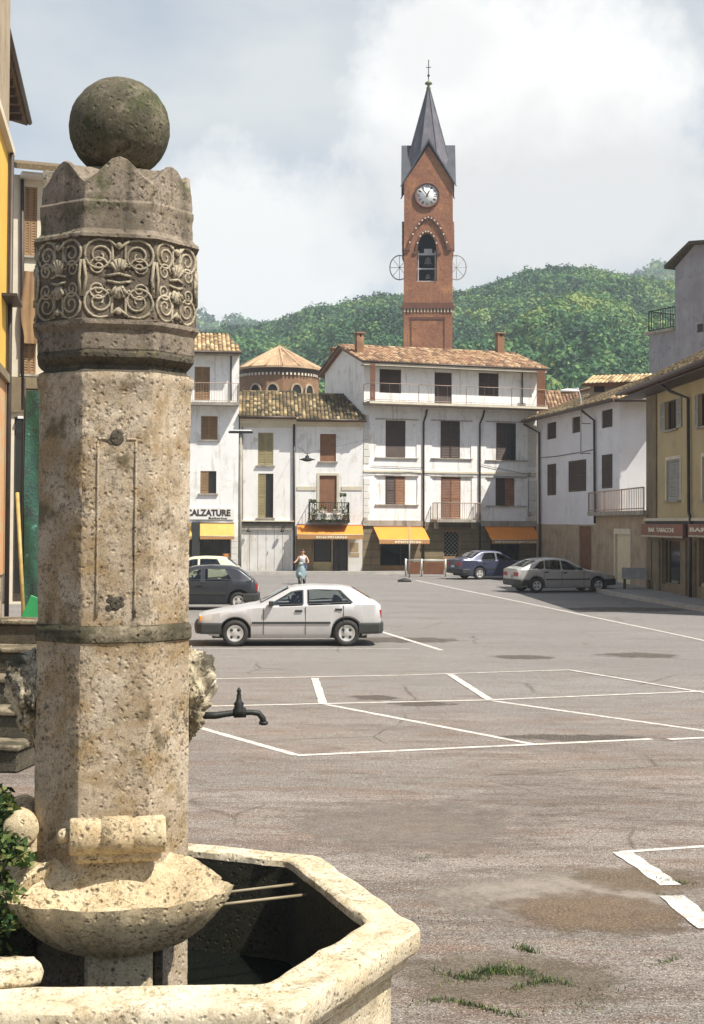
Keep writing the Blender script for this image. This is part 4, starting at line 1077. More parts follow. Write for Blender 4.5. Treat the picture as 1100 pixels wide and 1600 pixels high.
one('finial', lambda q: (q.mat('patina'), q.lathe([(.10, tz(130)), (.22, tz(126)), (.10, tz(123)), (.14, tz(121)), (.34, tz(119.5)), (.30, tz(117)), (.06, tz(115)), (.05, tz(112))], 14)), sp)
def cross(q):
    q.mat('black'); z0, z1 = tz(114), tz(82); q.tube([(0, 0, z0), (0, 0, z1)], .045, 6); q.ball((0, 0, tz(106)), .12, 6); q.tube([(-.22, 0, tz(93)), (.22, 0, tz(93))], .035, 6)
    q.ball((0, 0, z1), .06, 5)
one('cross', cross, sp)
# clock on the front face
cx, cz, cr = tx(668.5), tz(305.5), TW / 75.5 * 17.5
ck = MB().mat('dial'); ck.lathe([(0, -.02), (cr, -.02), (cr, .04), (0, .04)], 40, (cx, -h - .05, cz), 'y'); ckd = ck.build('clock', tow)
def ring(q):
    q.mat('brick_dark'); n = 40
    q.tube([(cx + (cr + .07) * math.cos(2 * math.pi * k / n), -h - .09, cz + (cr + .07) * math.sin(2 * math.pi * k / n)) for k in range(n)], .10, 8, closed=True)
one('clock_surround', ring, ckd)
def marks(q):
    q.mat('letter_dark')
    for k in range(12):
        a = math.pi / 2 - k * math.pi / 6; q.T = Matrix.Translation((cx, 0, cz)) @ Matrix.Rotation(-a, 4, 'Y')
        w = .05 if k % 3 else .075
        for s in ((-1, 1) if k % 3 != 1 else (-1, 0, 1)): q.box(cr * .62, cr * .88, -h - .085, -h - .072, s * w - .022, s * w + .022)
    q.T = None
one('hour_marks', marks, ckd)
def hand(L, w, a):
    def f(q):
        q.mat('black'); q.T = Matrix.Translation((cx, 0, cz)) @ Matrix.Rotation(-a, 4, 'Y'); q.prism([(-.18, -w), (L * .7, -w), (L, 0), (L * .7, w), (-.18, w)], -h - .12 - w, -h - .10 - w); q.T = None
    return f
one('hour_hand', hand(cr * .55, .055, R(90 - 27)), ckd); one('minute_hand', hand(cr * .82, .035, R(90 + 38)), ckd)
# bells and their wheels
def bellf(zc, rr):
    def f(q):
        q.mat('bronze'); q.lathe([(.0, zc + rr * 1.25), (rr * .35, zc + rr * 1.2), (rr * .55, zc + rr * .9), (rr * .62, zc + rr * .3), (rr * .8, zc - rr * .1), (rr * 1.0, zc - rr * .35), (rr * .93, zc - rr * .35), (rr * .7, zc - rr * .1)], 20, (0, -h + .9, 0)); q.ball((0, -h + .9, zc - rr * .3), rr * .15, 6)
    return f
one('bell', bellf(tz(408), .42), tow); one('bell', bellf(tz(432), .30), tow)
def yoke(q):
    q.mat('lightmetal'); z = tz(396)
    q.box(ao0, ao1, -h + .8, -h + 1.0, z, z + .18); q.box(-.35, .35, -h + .75, -h + 1.0, z + .18, z + .55)
    for x in (ao0 + .12, ao1 - .12): q.box(x - .05, x + .05, -h + .6, -h + .72, az0 - .1, tz(390))
    q.box(ao0, ao1, -h + .3, -h + .4, az0 + .02, az0 + .12); q.box(ao0, ao1, -h + .62, -h + .7, tz(419), tz(417))
one('bell_frame', yoke, tow)
for s, xx in ((-1, 621), (1, 712)):
    zc_ = tz(415) + .0; rr = TW / 75.5 * 19
    def wf(q):
        q.mat('greysh'); n = 32; xw = s * (h + .14)
        q.T = Matrix.Translation((s * (h + .05), -h * .55, zc_))
        q.tube([(s * (rr * .30) + rr * .8 * math.cos(2 * math.pi * k / n), 0, rr * math.sin(2 * math.pi * k / n)) for k in range(n)], .055, 6, closed=True)
        for k in range(4):
            a = math.pi * k / 4; q.tube([(s * rr * .30 - rr * .8 * math.cos(a), 0, -rr * math.sin(a)), (s * rr * .30 + rr * .8 * math.cos(a), 0, rr * math.sin(a))], .025, 5)
        q.T = None
    one('bell_wheel', wf, tow)

# ================================================================== brick apse
AY = 108.0; ac = at(438, 560, AY); ar = (at(502, 560, AY).x - at(371, 560, AY).x) / 2
ac.x = (at(502, 560, AY).x + at(371, 560, AY).x) / 2
aps = empty('church_apse', (ac.x, ac.y, 0), R(8), 'round brick church apse with a pale conical tile roof behind the low houses', 'church')
az = lambda y: at(438, y, AY - ar)[2]
def apw(q):
    q.mat('brick_apse'); n = 16
    def rg(r, z): return [(r * math.cos(2 * math.pi * k / n), r * math.sin(2 * math.pi * k / n), z) for k in range(n)]
    prof = [(ar * .95, 0), (ar * .95, az(585))]
    A, B_ = rg(*prof[0]), rg(*prof[1])
    for k in range(n): q.quad(A[k], A[(k + 1) % n], B_[(k + 1) % n], B_[k])
one('wall', apw, aps)
def apc(q):
    n = 16
    for r0, z0, z1, m in ((ar * .965, az(585), az(581), 'brick_dark'), (ar * .955, az(581), az(570), 'darksh')):
        q.mat(m); q.smooth = False
        P = [(r0 * math.cos(2 * math.pi * k / n), r0 * math.sin(2 * math.pi * k / n)) for k in range(n)]
        for k in range(n):
            a, b = P[k], P[(k + 1) % n]; q.quad((*a, z0), (*b, z0), (*b, z1), (*a, z1))
    q.mat('cream'); m = 64
    for k in range(m):
        a = 2 * math.pi * k / m; r = ar * .955 * math.cos(math.pi / 16) / math.cos((a + math.pi / 16) % (math.pi / 8) - math.pi / 16) if False else ar * .968
        x, y = r * math.cos(a), r * math.sin(a); q.T = Matrix.Translation((x, y, 0)) @ Matrix.Rotation(a, 4, 'Z'); q.box(-.05, .05, -.07, .07, az(585), az(583) + .1)
    q.T = None
one('cornice', apc, aps)
def apr(q):
    q.mat('tile_apse'); n = 16; q.smooth = False
    r = ar * 1.06; z0, z1 = az(571), at(440, 542, AY)[2]
    P = [(r * math.cos(2 * math.pi * k / n), r * math.sin(2 * math.pi * k / n), z0) for k in range(n)]
    for k in range(n): q.add([P[k], P[(k + 1) % n], (0, 0, z1)], [(0, 1, 2)])
    q.add(P, [tuple(range(n - 1, -1, -1))]); q.add([(p[0], p[1], z0 - .12) for p in P], [tuple(range(n))])
    for k in range(n): a, b = P[k], P[(k + 1) % n]; q.quad((a[0], a[1], z0 - .12), (b[0], b[1], z0 - .12), b, a)
    for k in range(n): q.tube([P[k], (0, 0, z1 + .03)], .09, 6)
    for k in range(n):
        for t in range(1, 8):
            u = P[k]; w = P[(k + 1) % n]; f = t / 8
            b = (u[0] * (1 - f) + w[0] * f, u[1] * (1 - f) + w[1] * f, z0 + .01); top = 1 - abs(f - .5) * .9
            q.tube([b, (b[0] * (1 - top * .8), b[1] * (1 - top * .8), z0 + (z1 - z0) * top * .8 + .02)], .035, 4, caps=False)
one('roof', apr, aps)
for ang in (-122, -96, -62, -40):
    def af(q, ang=ang):
        q.T = Matrix.Rotation(R(ang) - R(8), 4, 'Z') @ Matrix.Translation((ar * .955, 0, 0)) @ Matrix.Rotation(math.pi / 2, 4, 'Z')
        zt = az(597); P = arch_pts(-.5, .5, zt - .6, zt); I = arch_pts(-.36, .36, zt - .6, zt - .14)
        q.mat('peach')
        for k in range(len(P) - 1): q.prism([P[k], P[k + 1], I[k + 1], I[k]], -.08, .05)
        q.box(-.5, -.36, -.08, .05, zt - 2, zt - .6); q.box(.36, .5, -.08, .05, zt - 2, zt - .6); q.mat('void'); q.prism([(-.36, zt - 2), (.36, zt - 2)] + I[::-1], -.03, .04); q.T = None
    one('window', af, aps)

# ================================================================== street on the left
NX0, NX1 = at(6, 700, 30.0), at(3, 700, 41.0)
def VPdir(): d = Vector((194 - 550, 2200)); return d.normalized()
vd = VPdir()
pN1 = Vector((NX0.x, 30.0)); pN0 = pN1 - vd * 14
frN = Fr(pN0, pN1); nz = lambda y, x=17: frN.uz(x, y)[1]
BN = Bld('near_house', frN, nz(-60), 8, 'rubble', 'tall weathered house with yellow and orange plaster at the left edge', z0=0)
W = frN.W
BN.finish()
def nf(q):
    q.mat('peach').box(0, W + .0, -.03, -.001, nz(250), nz(-60)); 
    q.mat('yellow').box(0, W - .22, -.04, -.001, nz(600), nz(262)); q.mat('orange_pl').box(0, W - .02, -.04, -.001, nz(890), nz(612))
    q.mat('cream').box(0, W + .05, -.16, -.001, nz(262), nz(250)); q.mat('ashlar').box(0, W + .02, -.14, -.001, nz(612), nz(600))
    q.mat('creamwood').box(W - .21, W, -.06, -.001, nz(600), nz(262))
BN.part('plaster', nf)
BN.part('downpipe', lambda q: q.mat('pipe').tube([(W - .3, -.12, nz(262)), (W - .3, -.12, .1)], .05, 8))
BN.part('balcony_rail', lambda q: (q.mat('pipe').box(W - 1.5, W + .1, -.35, -.041, nz(494), nz(490))))
pA_1 = Vector((NX1.x, 41.0)); frA = Fr(pA_1 - vd * 10, pA_1)
hA = frA.uz(17, 222)[1]
BA = Bld('street_house', frA, hA, 8, 'orange_pl', 'orange plastered house with a deep dark eave down the left street'); BA.finish()
one('roof', lambda q: (q.mat('tile_moss'), q.prism([(0, 0), (1, 0), (1, 1), (0, 1)], 0, 0) if False else q.add([(-0, -.62, hA), (frA.W, -.62, hA), (frA.W, 4, hA + 1.2), (0, 4, hA + 1.2), (0, -.62, hA + .18), (frA.W, -.62, hA + .18), (frA.W, 4, hA + 1.4), (0, 4, hA + 1.4)], [(3, 2, 1, 0), (4, 5, 6, 7), (0, 1, 5, 4), (1, 2, 6, 5), (3, 0, 4, 7)])), BA.e)
one('gutter', lambda q: q.mat('gutter').tube([(0, -.68, hA + .1), (frA.W, -.68, hA + .1)], .08, 8), BA.e)
one('eave_bracket', lambda q: [q.mat('darksh').box(k * .8, k * .8 + .12, -.55, -.001, hA - .18, hA - .005) for k in range(int(frA.W / .8))], BA.e)
# house facing us further down, brown shutters
frB = Fr(at(14, 900, 46), at(150, 900, 47)); hB = frB.uz(40, 274)[1]; bz = lambda y, x=45: frB.uz(x, y)[1]
BB = Bld('street_house', frB, hB, 8, 'cream', 'pale house with white eave and closed brown shutters seen left of the pillar')
BB.window((38, 292, 58, 400), 'closed', 'tansh', sill=True); BB.window((80, 292, 100, 400), 'closed', 'tansh', sill=True)
BB.window((36, 470, 56, 585), 'closed', 'tansh', sill=True)
shop(BB, (21, 652, 56, 940), (35,), 930, frame='iron', panelmat='iron')
BB.finish()
one('fascia', lambda q: q.mat('signwhite').box(.2, frB.W, -.55, -.001, hB - .12, hB + .0), BB.e)
one('roof', lambda q: (q.mat('tile_moss'), q.add([(0, -.8, hB + .01), (frB.W, -.8, hB + .01), (frB.W, 4, hB + 1.3), (0, 4, hB + 1.3), (0, -.8, hB + .2), (frB.W, -.8, hB + .2), (frB.W, 4, hB + 1.5), (0, 4, hB + 1.5)], [(3, 2, 1, 0), (4, 5, 6, 7), (0, 1, 5, 4), (1, 2, 6, 5), (3, 0, 4, 7)])), BB.e)
BB.pipe([(35, 280), (35, 640)], .06)
BB.part('string_course', lambda q: (q.mat('ashlar').box(0, frB.W, -.12, -.001, bz(645), bz(590)), q.mat('signwhite').box(.2, 1.6, -.2, -.121, bz(655), bz(651))))
# hanging canvas bundle (brown cloth) beneath the shutters
def cloth(q):
    q.mat('tansh'); a, z0 = frB.uz(48, 540); pts = []
    for i in range(13):
        t = i / 12; z = bz(425) + (bz(538) - bz(425)) * t; w = .28 + .22 * math.sin(math.pi * min(1, t * 1.15)) * t
        for j in range(9):
            s = j / 8 * 2 - 1; pts.append((s * w, -.1 - .05 * math.cos(s * 9 + t * 2) - .1 * t, z - bz(538)))
    b = len(q.V); q.smooth = True
    q.add(pts, [(i * 9 + j, i * 9 + j + 1, (i + 1) * 9 + j + 1, (i + 1) * 9 + j) for i in range(12) for j in range(8)])
    q.add([(p[0], p[1] + .03, p[2]) for p in pts], [(i * 9 + j, (i + 1) * 9 + j, (i + 1) * 9 + j + 1, i * 9 + j + 1) for i in range(12) for j in range(8)])
u_, z_ = frB.uz(50, 538, -.1)
cl = one('hanging_cloth', cloth, None, loc=frB.world(u_, -.05, bz(538)), rz=frB.rz)
tag(cl, 'brown cloth hanging from the pale street house left of the pillar', 'cloth')
# green netting on a scaffold pole, leaning board, yellow pole
def net(q):
    q.mat('greennet'); q.smooth = True; W_, H_ = 1.25, 6.2; nx, nz_ = 10, 40; pts = []
    for i in range(nz_ + 1):
        for j in range(nx + 1):
            x = j / nx * W_; z = i / nz_ * H_; pts.append((x, .06 * math.sin(x * 9 + z * 1.3) + .05 * noise.noise(Vector((x * 2, z, 1))), z))
    f = [(i * (nx + 1) + j, i * (nx + 1) + j + 1, (i + 1) * (nx + 1) + j + 1, (i + 1) * (nx + 1) + j) for i in range(nz_) for j in range(nx)]
    q.add(pts, f); q.add([(p[0], p[1] + .02, p[2]) for p in pts], [t[::-1] for t in f])
g0 = at(36, 960, 38.0)
nt_ = one('scaffold_net', net, None, loc=(g0.x, g0.y, g0.z * 0 + .05), rz=R(2)); tag(nt_, 'tall green net hanging from the left street scaffold beside the pillar', 'net')
def scaf(q):
    q.mat('iron')
    for x in (-.05, 1.32): q.tube([(x, .15, 0), (x, .15, 6.6)], .03, 6)
    for z in (1.6, 3.4, 5.2, 6.3): q.tube([(-.1, .2, z), (1.4, .2, z)], .028, 6)
    q.tube([(-.05, .15, .2), (1.32, .25, 6.0)], .025, 6)
sc_ = one('scaffold', scaf, None, loc=(g0.x, g0.y, 0), rz=R(2)); tag(sc_, 'thin steel scaffold holding the green net left of the pillar', 'scaffold')
a, b = at(27, 770, 37), at(38, 965, 36)
def pole_(q): q.mat('ycane').tube([(0, 0, 0), (a.x - b.x, a.y - b.y, a.z)], .05, 8)
pl_ = one('leaning_pole', pole_, None, loc=(b.x, b.y, 0)); tag(pl_, 'yellow pole leaning in front of the dark shop opening at left', 'pole')
gp = at(40, 1000, 29)
def gb(q):
    q.mat('greenpl'); q.T = Matrix.Rotation(R(24), 4, 'Y')
    q.bbox(-.22, .5, -.02, .02, .0, .75, .008); q.T = Matrix.Rotation(R(38), 4, 'Y'); q.bbox(-.1, .45, .03, .06, -.15, .45, .008); q.T = None
gpo = one('green_board', gb, None, loc=(gp.x, gp.y, gp.z + .15)); tag(gpo, 'bright green plastic boards tilted on the dark stone post beside the pillar', 'board')
def gpost(q): q.mat('stone_dark'); q.bbox(-.28, .45, -.15, .2, 0, gp.z + .12, .03)
gpp = one('stone_post', gpost, None, loc=(gp.x, gp.y + .2, 0)); tag(gpp, 'dark stone post under the green boards at the left edge', 'post')
# stone steps near the left edge; dark risers paint in shade, pale treads light
st = empty('stone_steps', (-4.6, 15.5, 0), R(-9), 'stone steps left of the fountain with shade painted on the risers and light on the treads', 'steps')
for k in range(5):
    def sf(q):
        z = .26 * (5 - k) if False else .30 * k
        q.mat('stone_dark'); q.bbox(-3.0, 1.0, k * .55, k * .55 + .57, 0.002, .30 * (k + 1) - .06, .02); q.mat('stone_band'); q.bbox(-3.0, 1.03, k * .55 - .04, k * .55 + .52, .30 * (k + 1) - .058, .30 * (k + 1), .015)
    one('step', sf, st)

# ================================================================== street lamps and furniture
L1 = at(480, 717, 66); # lamp hung on a wire bracket
lp = empty('street_lamp', (L1.x, L1.y, L1.z), 0, 'dark saucer street lamp hanging over the street before the low white house', 'street lamp')
one('lamp_shade', lambda q: (q.mat('black'), q.lathe([(.0, .16), (.08, .16), (.10, .06), (.36, -.02), (.38, -.05), (.30, -.05), (.12, -.12), (.0, -.13)], 20)), lp)
one('bracket', lambda q: (q.mat('black').tube([(0, 0, .15), (0, 0, .25)], .03, 6), q.tube([(-.16, 0, .26), (.16, 0, .26)], .015, 5)), lp)
wl = frK.world(frK.uz(464, 697)[0], -.05, 0); wz = frK.uz(464, 697)[1]; wr = frM.world(.2, -.05, 0); wz2 = zM(690)
one('wire', lambda q: (q.mat('black').tube([(0, 0, .25), (wl.x - L1.x, wl.y - L1.y, wz - L1.z + .0)], .010, 4), q.tube([(0, 0, .25), (wr.x - L1.x, wr.y - L1.y, wz2 - L1.z)], .006, 4)), lp)
# twin arm lamp post
P = gnd(374.5, 899); topz = at(374, 677, P.y).z
tp = empty('street_lamp', (P.x, P.y, 0), 0, 'slim lamp post with a horizontal double arm lamp between the shoe shop and garage', 'street lamp')
one('post', lambda q: q.mat('slab').tube([(0, 0, 0), (0, 0, topz * .5), (0, 0, topz)], .07, 10, rs=[.09, .075, .055]), tp)
def arm(q):
    q.mat('black').bbox(-.62, .62, -.14, .14, topz + .0, topz + .10, .03); q.mat('signwhite').bbox(-.56, .56, -.11, .11, topz + .10, topz + .17, .03)
one('lamp_head', arm, tp)
# arm lamp on the shaded house
la = frR.world(frR.uz(909, 700, -.5)[0], -.55, 0); lz0 = frR.uz(909, 710, -.5)[1]; lz1 = frR.uz(909, 625, -.5)[1]; lh = at(884, 612, la.y); lk = at(903, 607, la.y)
al = empty('street_lamp', (la.x, la.y, lz0), 0, 'curved arm street lamp with a pale hood on brackets of the shaded white house', 'street lamp')
one('pole', lambda q: q.mat('lightmetal').tube([(0, 0, 0), (0, 0, lz1 - lz0), (-.06, 0, lz1 - lz0 + .3), (lk.x - la.x, 0, lk.z - lz0), (lk.x - la.x - .2, 0, lk.z - lz0)], .035, 8), al)
one('lamp_head', lambda q: (q.mat('signwhite').ball((0, 0, 0), .5, 8, (.95, .3, .22)), q.mat('tansh').ball((-.03, 0, -.05), .42, 8, (.95, .28, .22))), al, loc=((lh.x + lk.x) / 2 - la.x - .12, 0, (lh.z + lk.z) / 2 - lz0 - .04))
one('bracket', lambda q: (q.mat('black').tube([(0, 0, .05), (.5 * frR.v.x, .5 * frR.v.y, .05)], .02, 6), q.tube([(0, 0, 1.5), (.5 * frR.v.x, .5 * frR.v.y, 1.5)], .02, 6)), al)
# barrier, sign pole, bench
b0 = gnd(635, 902); b1 = gnd(694, 900)
br = empty('street_barrier', ((b0.x + b1.x) / 2, (b0.y + b1.y) / 2, 0), 0, 'low grey tube barrier with red brown panels before the brown shop front', 'barrier')
bw = (b1.x - b0.x) / 2
one('rail', lambda q: (q.mat('lightmetal').tube([(-bw, 0, .82), (bw, 0, .82)], .04, 8)), br)
for x in (-bw, -.2, bw): one('post', lambda q: q.mat('lightmetal').tube([(x, 0, 0), (x, 0, .9)], .045, 8), br)
for a_, b_ in ((-bw + .08, -.28), (-.12, bw - .08)): one('panel', lambda q: q.mat('brownsh').bbox(a_, b_, -.02, .02, .12, .74, .01), br)
p3 = gnd(639.5, 903); tz3 = at(639.5, 822, p3.y).z
sp3 = one('sign_pole', lambda q: q.mat('greysh').tube([(0, 0, 0), (0, 0, tz3)], .035, 8), None, loc=(p3.x, p3.y, 0)); tag(sp3, 'thin grey pole standing at the left end of the street barrier', 'pole')
p4 = gnd(632, 909)
sb = one('pole_base', lambda q: (q.mat('rubber').lathe([(.0, 0), (.32, 0), (.30, .08), (.12, .14), (.06, .16), (0, .16)], 16)), None, loc=(p4.x, p4.y, .004)); tag(sb, 'round black rubber pole base lying on the road by the barrier', 'base')
nb = gnd(996, 925); be = empty('bench', (nb.x, nb.y, .12), frO.rz + R(0), 'grey wooden bench with tilted back in shade before the garage', 'bench')
bb = frT.rz
be.rotation_euler.z = R(-12)
def bback(q):
    q.mat('bench'); q.T = Matrix.Translation((0, .12, .45)) @ Matrix.Rotation(R(-18), 4, 'X')
    for k in range(4): q.bbox(-.62, .62, 0, .03, k * .105, k * .105 + .10, .006)
    q.T = None
one('backrest', bback, be)
one('seat', lambda q: [q.mat('bench').bbox(-.62, .62, -.35 + k * .12, -.35 + k * .12 + .11, .40, .435, .006) for k in range(4)], be)
for x in (-.5, .5): one('leg', lambda q: (q.mat('stone_dark').bbox(x - .05, x + .05, -.33, .12, 0, .398, .01)), be)
# ================================================================== cars
def interp(P, x):
    if x <= P[0][0]: return P[0][1]
    for (a, b), (c, d) in zip(P, P[1:]):
        if x <= c: t = (x - a) / (c - a); return b + (d - b) * t
    return P[-1][1]
def sinterp(P, x):
    # smoothed interpolation
    return (interp(P, x - .05) + interp(P, x) * 2 + interp(P, x + .05)) / 4
def make_car(name, paint, sp, loc, rz, label, group='cars parked round the square'):
    L, W, wb, fo, wr = sp['L'], sp['W'] / 2, sp['wb'], sp['fo'], sp['wr']
    root = empty(name, loc, rz, label, 'car', group)
    X = lambda x: L / 2 - x
    top = lambda x: sinterp(sp['top'], x)
    beltl = sp.get('belt', [(0, .78), (1.2, .88), (L, .95)])
    belt = lambda x: min(interp(beltl, x), top(x) - .03)
    plan = [(0, .80), (.10, .88), (.3, .95), (.7, .99), (1.4, 1.0), (L - 1.1, 1.0), (L - .5, .975), (L - .15, .92), (L, .84)]
    hw = lambda x: W * interp(plan, x)
    def wt(x):
        d = top(x) - belt(x); return hw(x) * .94 - .40 * max(0, d - .05) if d > .05 else hw(x) * .94
    wx = (fo, fo + wb); ra = wr + .055; zc = wr
    def bot(x):
        b = interp([(0, .34), (.25, .24), (.6, .19), (L - .6, .19), (L - .2, .27), (L, .36)], x)
        for a in wx:
            if abs(x - a) < ra: b = max(b, zc + math.sqrt(ra * ra - (x - a) ** 2))
        return b
    xs = set(round(i * .04, 4) for i in range(int(L / .04) + 1)) | {L}
    for a in wx: xs |= {a - ra, a + ra, a - ra + .006, a + ra - .006, a - ra + .02, a + ra - .02}
    xs = sorted(xs)
    def sec(x):
        b, bl, t, w, wtp = bot(x), belt(x), top(x), hw(x), wt(x)
        b = min(b, bl - .02)
        return [(0, b), (w * .93, b), (w * .985, b + .12 * (bl - b)), (w + .008, b + .55 * (bl - b)), (w * .985, bl - .015), (w * .965, bl)] + [(w * .965 + (wtp - w * .965) * f_, bl + (t - .04 - bl) * f_) for f_ in (.15, .3, .45, .6, .75, .88)] + [(wtp, t - .04), (wtp * .93, t - .012), (wtp * .62, t), (0, t + .012)]
    mb = MB().mat(paint); mb.smooth = True; S = []
    for x in xs:
        s_ = sec(x); pts = [(X(x), y, z) for y, z in s_] + [(X(x), -y, z) for y, z in s_[-2:0:-1]]
        S.append(pts)
    k = len(S[0]); vs = [p for r_ in S for p in r_]
    def inside(x, j):
        # is this skin quad behind a pane?
        jj = j if j < k // 2 else k - 1 - j
        x_ = L / 2 - x; t_ = top(x_)
        if 5 <= jj <= 11:
            f = {5: .075, 6: .225, 7: .375, 8: .525, 9: .675, 10: .815, 11: .94}[jj]; bl = belt(x_)
            z = bl + (t_ - .04 - bl) * f
            for b0, b1, t0, t1 in sp['win']:
                if t_ - bl < .12: continue
                g = (z - belt(b0) - .03) / max(.05, (t_ - .085 - belt(b0) - .03))
                if -.02 < g < .99 and b0 + (t0 - b0) * g + .03 < x_ < b1 + (t1 - b1) * g - .03: return True
        if jj >= 13:
            for x0, x1 in (sp['ws'], sp['rw']):
                if x0 + .03 < x_ < x1 - .03: return True
        return False
    mb.add(vs, [(i * k + j, (i + 1) * k + j, (i + 1) * k + (j + 1) % k, i * k + (j + 1) % k) for i in range(len(S) - 1) for j in range(k) if not inside((S[i][0][0] + S[i + 1][0][0]) / 2, j)] + [tuple(range(k)), tuple((len(S) - 1) * k + j for j in range(k - 1, -1, -1))])
    body = mb.build('body', root, sharp=38)
    one('underbody', lambda q: q.mat('plastic').box(X(L - .3), X(.3), -W + .24, W - .24, .17, .62), root)
    def side_y(x, z):
        bl, t = belt(x), top(x) - .04; f = max(0, min(1, (z - bl) / max(.01, t - bl))); return hw(x) * .965 + (wt(x) - hw(x) * .965) * f
    for s in (1, -1):
        for (b0, b1, t0, t1) in sp['win']:
            def wf(q):
                def grid(off, ins, m):
                    q.mat(m); n = 8; V = []
                    for i in range(n + 1):
                        for j in range(5):
                            f = i / n; g = j / 4
                            xb = b0 + ins + (b1 - b0 - 2 * ins) * f; xt = t0 + ins + (t1 - t0 - 2 * ins) * f
                            x = xb + (xt - xb) * g; zb = belt(xb) + .03 + ins; zt = top(xt) - .085 - ins
                            z = zb + (zt - zb) * g; V.append((X(x), s * (side_y(x, z) + off), z))
                    q.smooth = True
                    if m == 'plastic':
                        nV = len(V); ct = Vector(V[n // 2 * 5 + 2]); rim_ = [i * 5 for i in range(n + 1)] + [n * 5 + j for j in range(1, 5)] + [i * 5 + 4 for i in range(n - 1, -1, -1)] + [j for j in range(3, 0, -1)]
                        P = [Vector(V[i]) for i in rim_]; I = [p + (ct - p).normalized() * .045 for p in P]; c_ = len(P)
                        q.add(P + I, [(i, (i + 1) % c_, c_ + (i + 1) % c_, c_ + i) for i in range(c_)]); return
                    q.add(V, [(i * 5 + j, (i + 1) * 5 + j, (i + 1) * 5 + j + 1, i * 5 + j + 1) for i in range(n) for j in range(4)])
                grid(.004, 0, 'plastic'); grid(.009, .022, 'carglass')
            one('side_window', wf, root)
    def scr(x0, x1, nm):
        def f(q):
            for off, ins, m in ((.006, 0, 'plastic'), (.011, .03, 'carglass')):
                q.mat(m); V = []; n = 8; q.smooth = True
                for i in range(n + 1):
                    x = x0 + (x1 - x0) * (ins * 1.2 + (1 - 2.4 * ins) * i / n)
                    for j in range(9):
                        y = (j / 8 * 2 - 1) * (wt(x) * .90 - ins); ay = abs(y); a, b, c = wt(x) * .62, wt(x) * .93, top(x)
                        z = c + .012 * (1 - min(1, ay / a)) - (.012 * max(0, (ay - a) / (b - a)))
                        V.append((X(x) + off * (1 if x1 > x0 and top(x1) > top(x0) else -1) * .7, y, z + off))
                q.add(V, [(i * 9 + j, (i + 1) * 9 + j, (i + 1) * 9 + j + 1, i * 9 + j + 1) for i in range(n) for j in range(8) if m == 'carglass' or i in (0, n - 1) or j in (0, 7)])
        return one(nm, f, root)
    scr(sp['ws'][0], sp['ws'][1], 'windscreen'); scr(sp['rw'][0], sp['rw'][1], 'rear_window')
    xd = sp['ws'][0] + .25
    one('dashboard', lambda q: q.mat('plastic').bbox(X(xd + .30), X(xd - .1), -W + .12, W - .12, .60, belt(xd) + .02, .03), root)
    one('steering_wheel', lambda q: q.mat('black').tube([(X(xd + .42) + .05 * math.sin(a * math.pi / 8), .33 + .18 * math.cos(a * math.pi / 8), .90 + .17 * math.sin(a * math.pi / 8)) for a in range(16)], .014, 6, closed=True), root)
    xf = sp['win'][0][1] - .25; xr = min(xf + .95, sp['rw'][0] - .25)
    for xs__, ys in ((xf, (-.34, .34)), (xr, (0,))):
        for y in ys:
            hw_ = .24 if y else W - .2
            def stf(q):
                q.mat('seatcloth'); q.bbox(X(xs__), X(xs__ - .48), y - hw_, y + hw_, .45, .66, .04); q.T = Matrix.Translation((X(xs__), 0, .62)) @ Matrix.Rotation(R(-14), 4, 'Y'); q.bbox(-.06, .06, y - hw_, y + hw_, 0, .46, .03)
                if y: q.bbox(-.04, .04, y - .12, y + .12, .48, .62, .03)
                q.T = None
            one('car_seat', stf, root)
    # bumpers
    for nm, xe, sg in (('front_bumper', 0, 1), ('rear_bumper', L, -1)):
        def bf(q):
            q.mat('plastic'); d = sp.get('bl', .42); z0, z1 = sp.get('bz', (.30, .52)); P = []; I = []
            for j in range(13):
                y = (j / 12 * 2 - 1); yy = y * (W + .015); x = xe + sg * (-.09 + .16 * abs(y) ** 5)
                P.append((X(x), yy)); 
            P = [(X(xe + sg * d), -(W + .012))] + P + [(X(xe + sg * d), W + .012)]
            Q = [(X(xe + sg * d), -(W - .06))] + [(p[0] - (1 if sg > 0 else -1) * .14, p[1] * .93) for p in P[1:-1]] + [(X(xe + sg * d), W - .06)]
            n = len(P); V = [(p[0], p[1], z) for z in (z0, z0 + .05, z1 - .03, z1) for p in P]
            V = [(p[0] - (0.02 * (1 if sg > 0 else -1) if zi in (0, 3) else 0), p[1] * (.985 if zi in (0, 3) else 1), z) for zi, z in enumerate((z0, z0 + .05, z1 - .03, z1)) for p in P]
            b = len(V); V += [(p[0], p[1], z1) for p in Q] + [(p[0], p[1], z0) for p in Q]
            f = [(r_ * n + j, r_ * n + j + 1, (r_ + 1) * n + j + 1, (r_ + 1) * n + j) for r_ in range(3) for j in range(n - 1)]
            f += [(3 * n + j, 3 * n + j + 1, b + j + 1, b + j) for j in range(n - 1)] + [(b + n + j, b + n + j + 1, j + 1, j) for j in range(n - 1)]
            q.add(V, f)
        one(nm, bf, root)
    # lights, grille, plate
    zt_ = sp.get('lz', (.54, .66)); xl = .035
    fw = hw(.05)
    for s in (1, -1):
        one('headlight', lambda q: (q.mat('headl').bbox(X(.16), X(-.004), s * (fw - .36), s * (fw - .06), zt_[0], zt_[1], .012) if s > 0 else q.mat('headl').bbox(X(.16), X(-.004), -(fw - .06), -(fw - .36), zt_[0], zt_[1], .012)), root)
        y0, y1 = sorted((s * (fw - .055), s * (fw + .008)))
        one('indicator', lambda q: q.mat('amber').bbox(X(.15), X(.02), y0, y1, zt_[0] + .01, zt_[1] - .01, .01), root)
        rw_ = hw(L - .03); y0, y1 = sorted((s * (rw_ - .40), s * (rw_ - .0)))
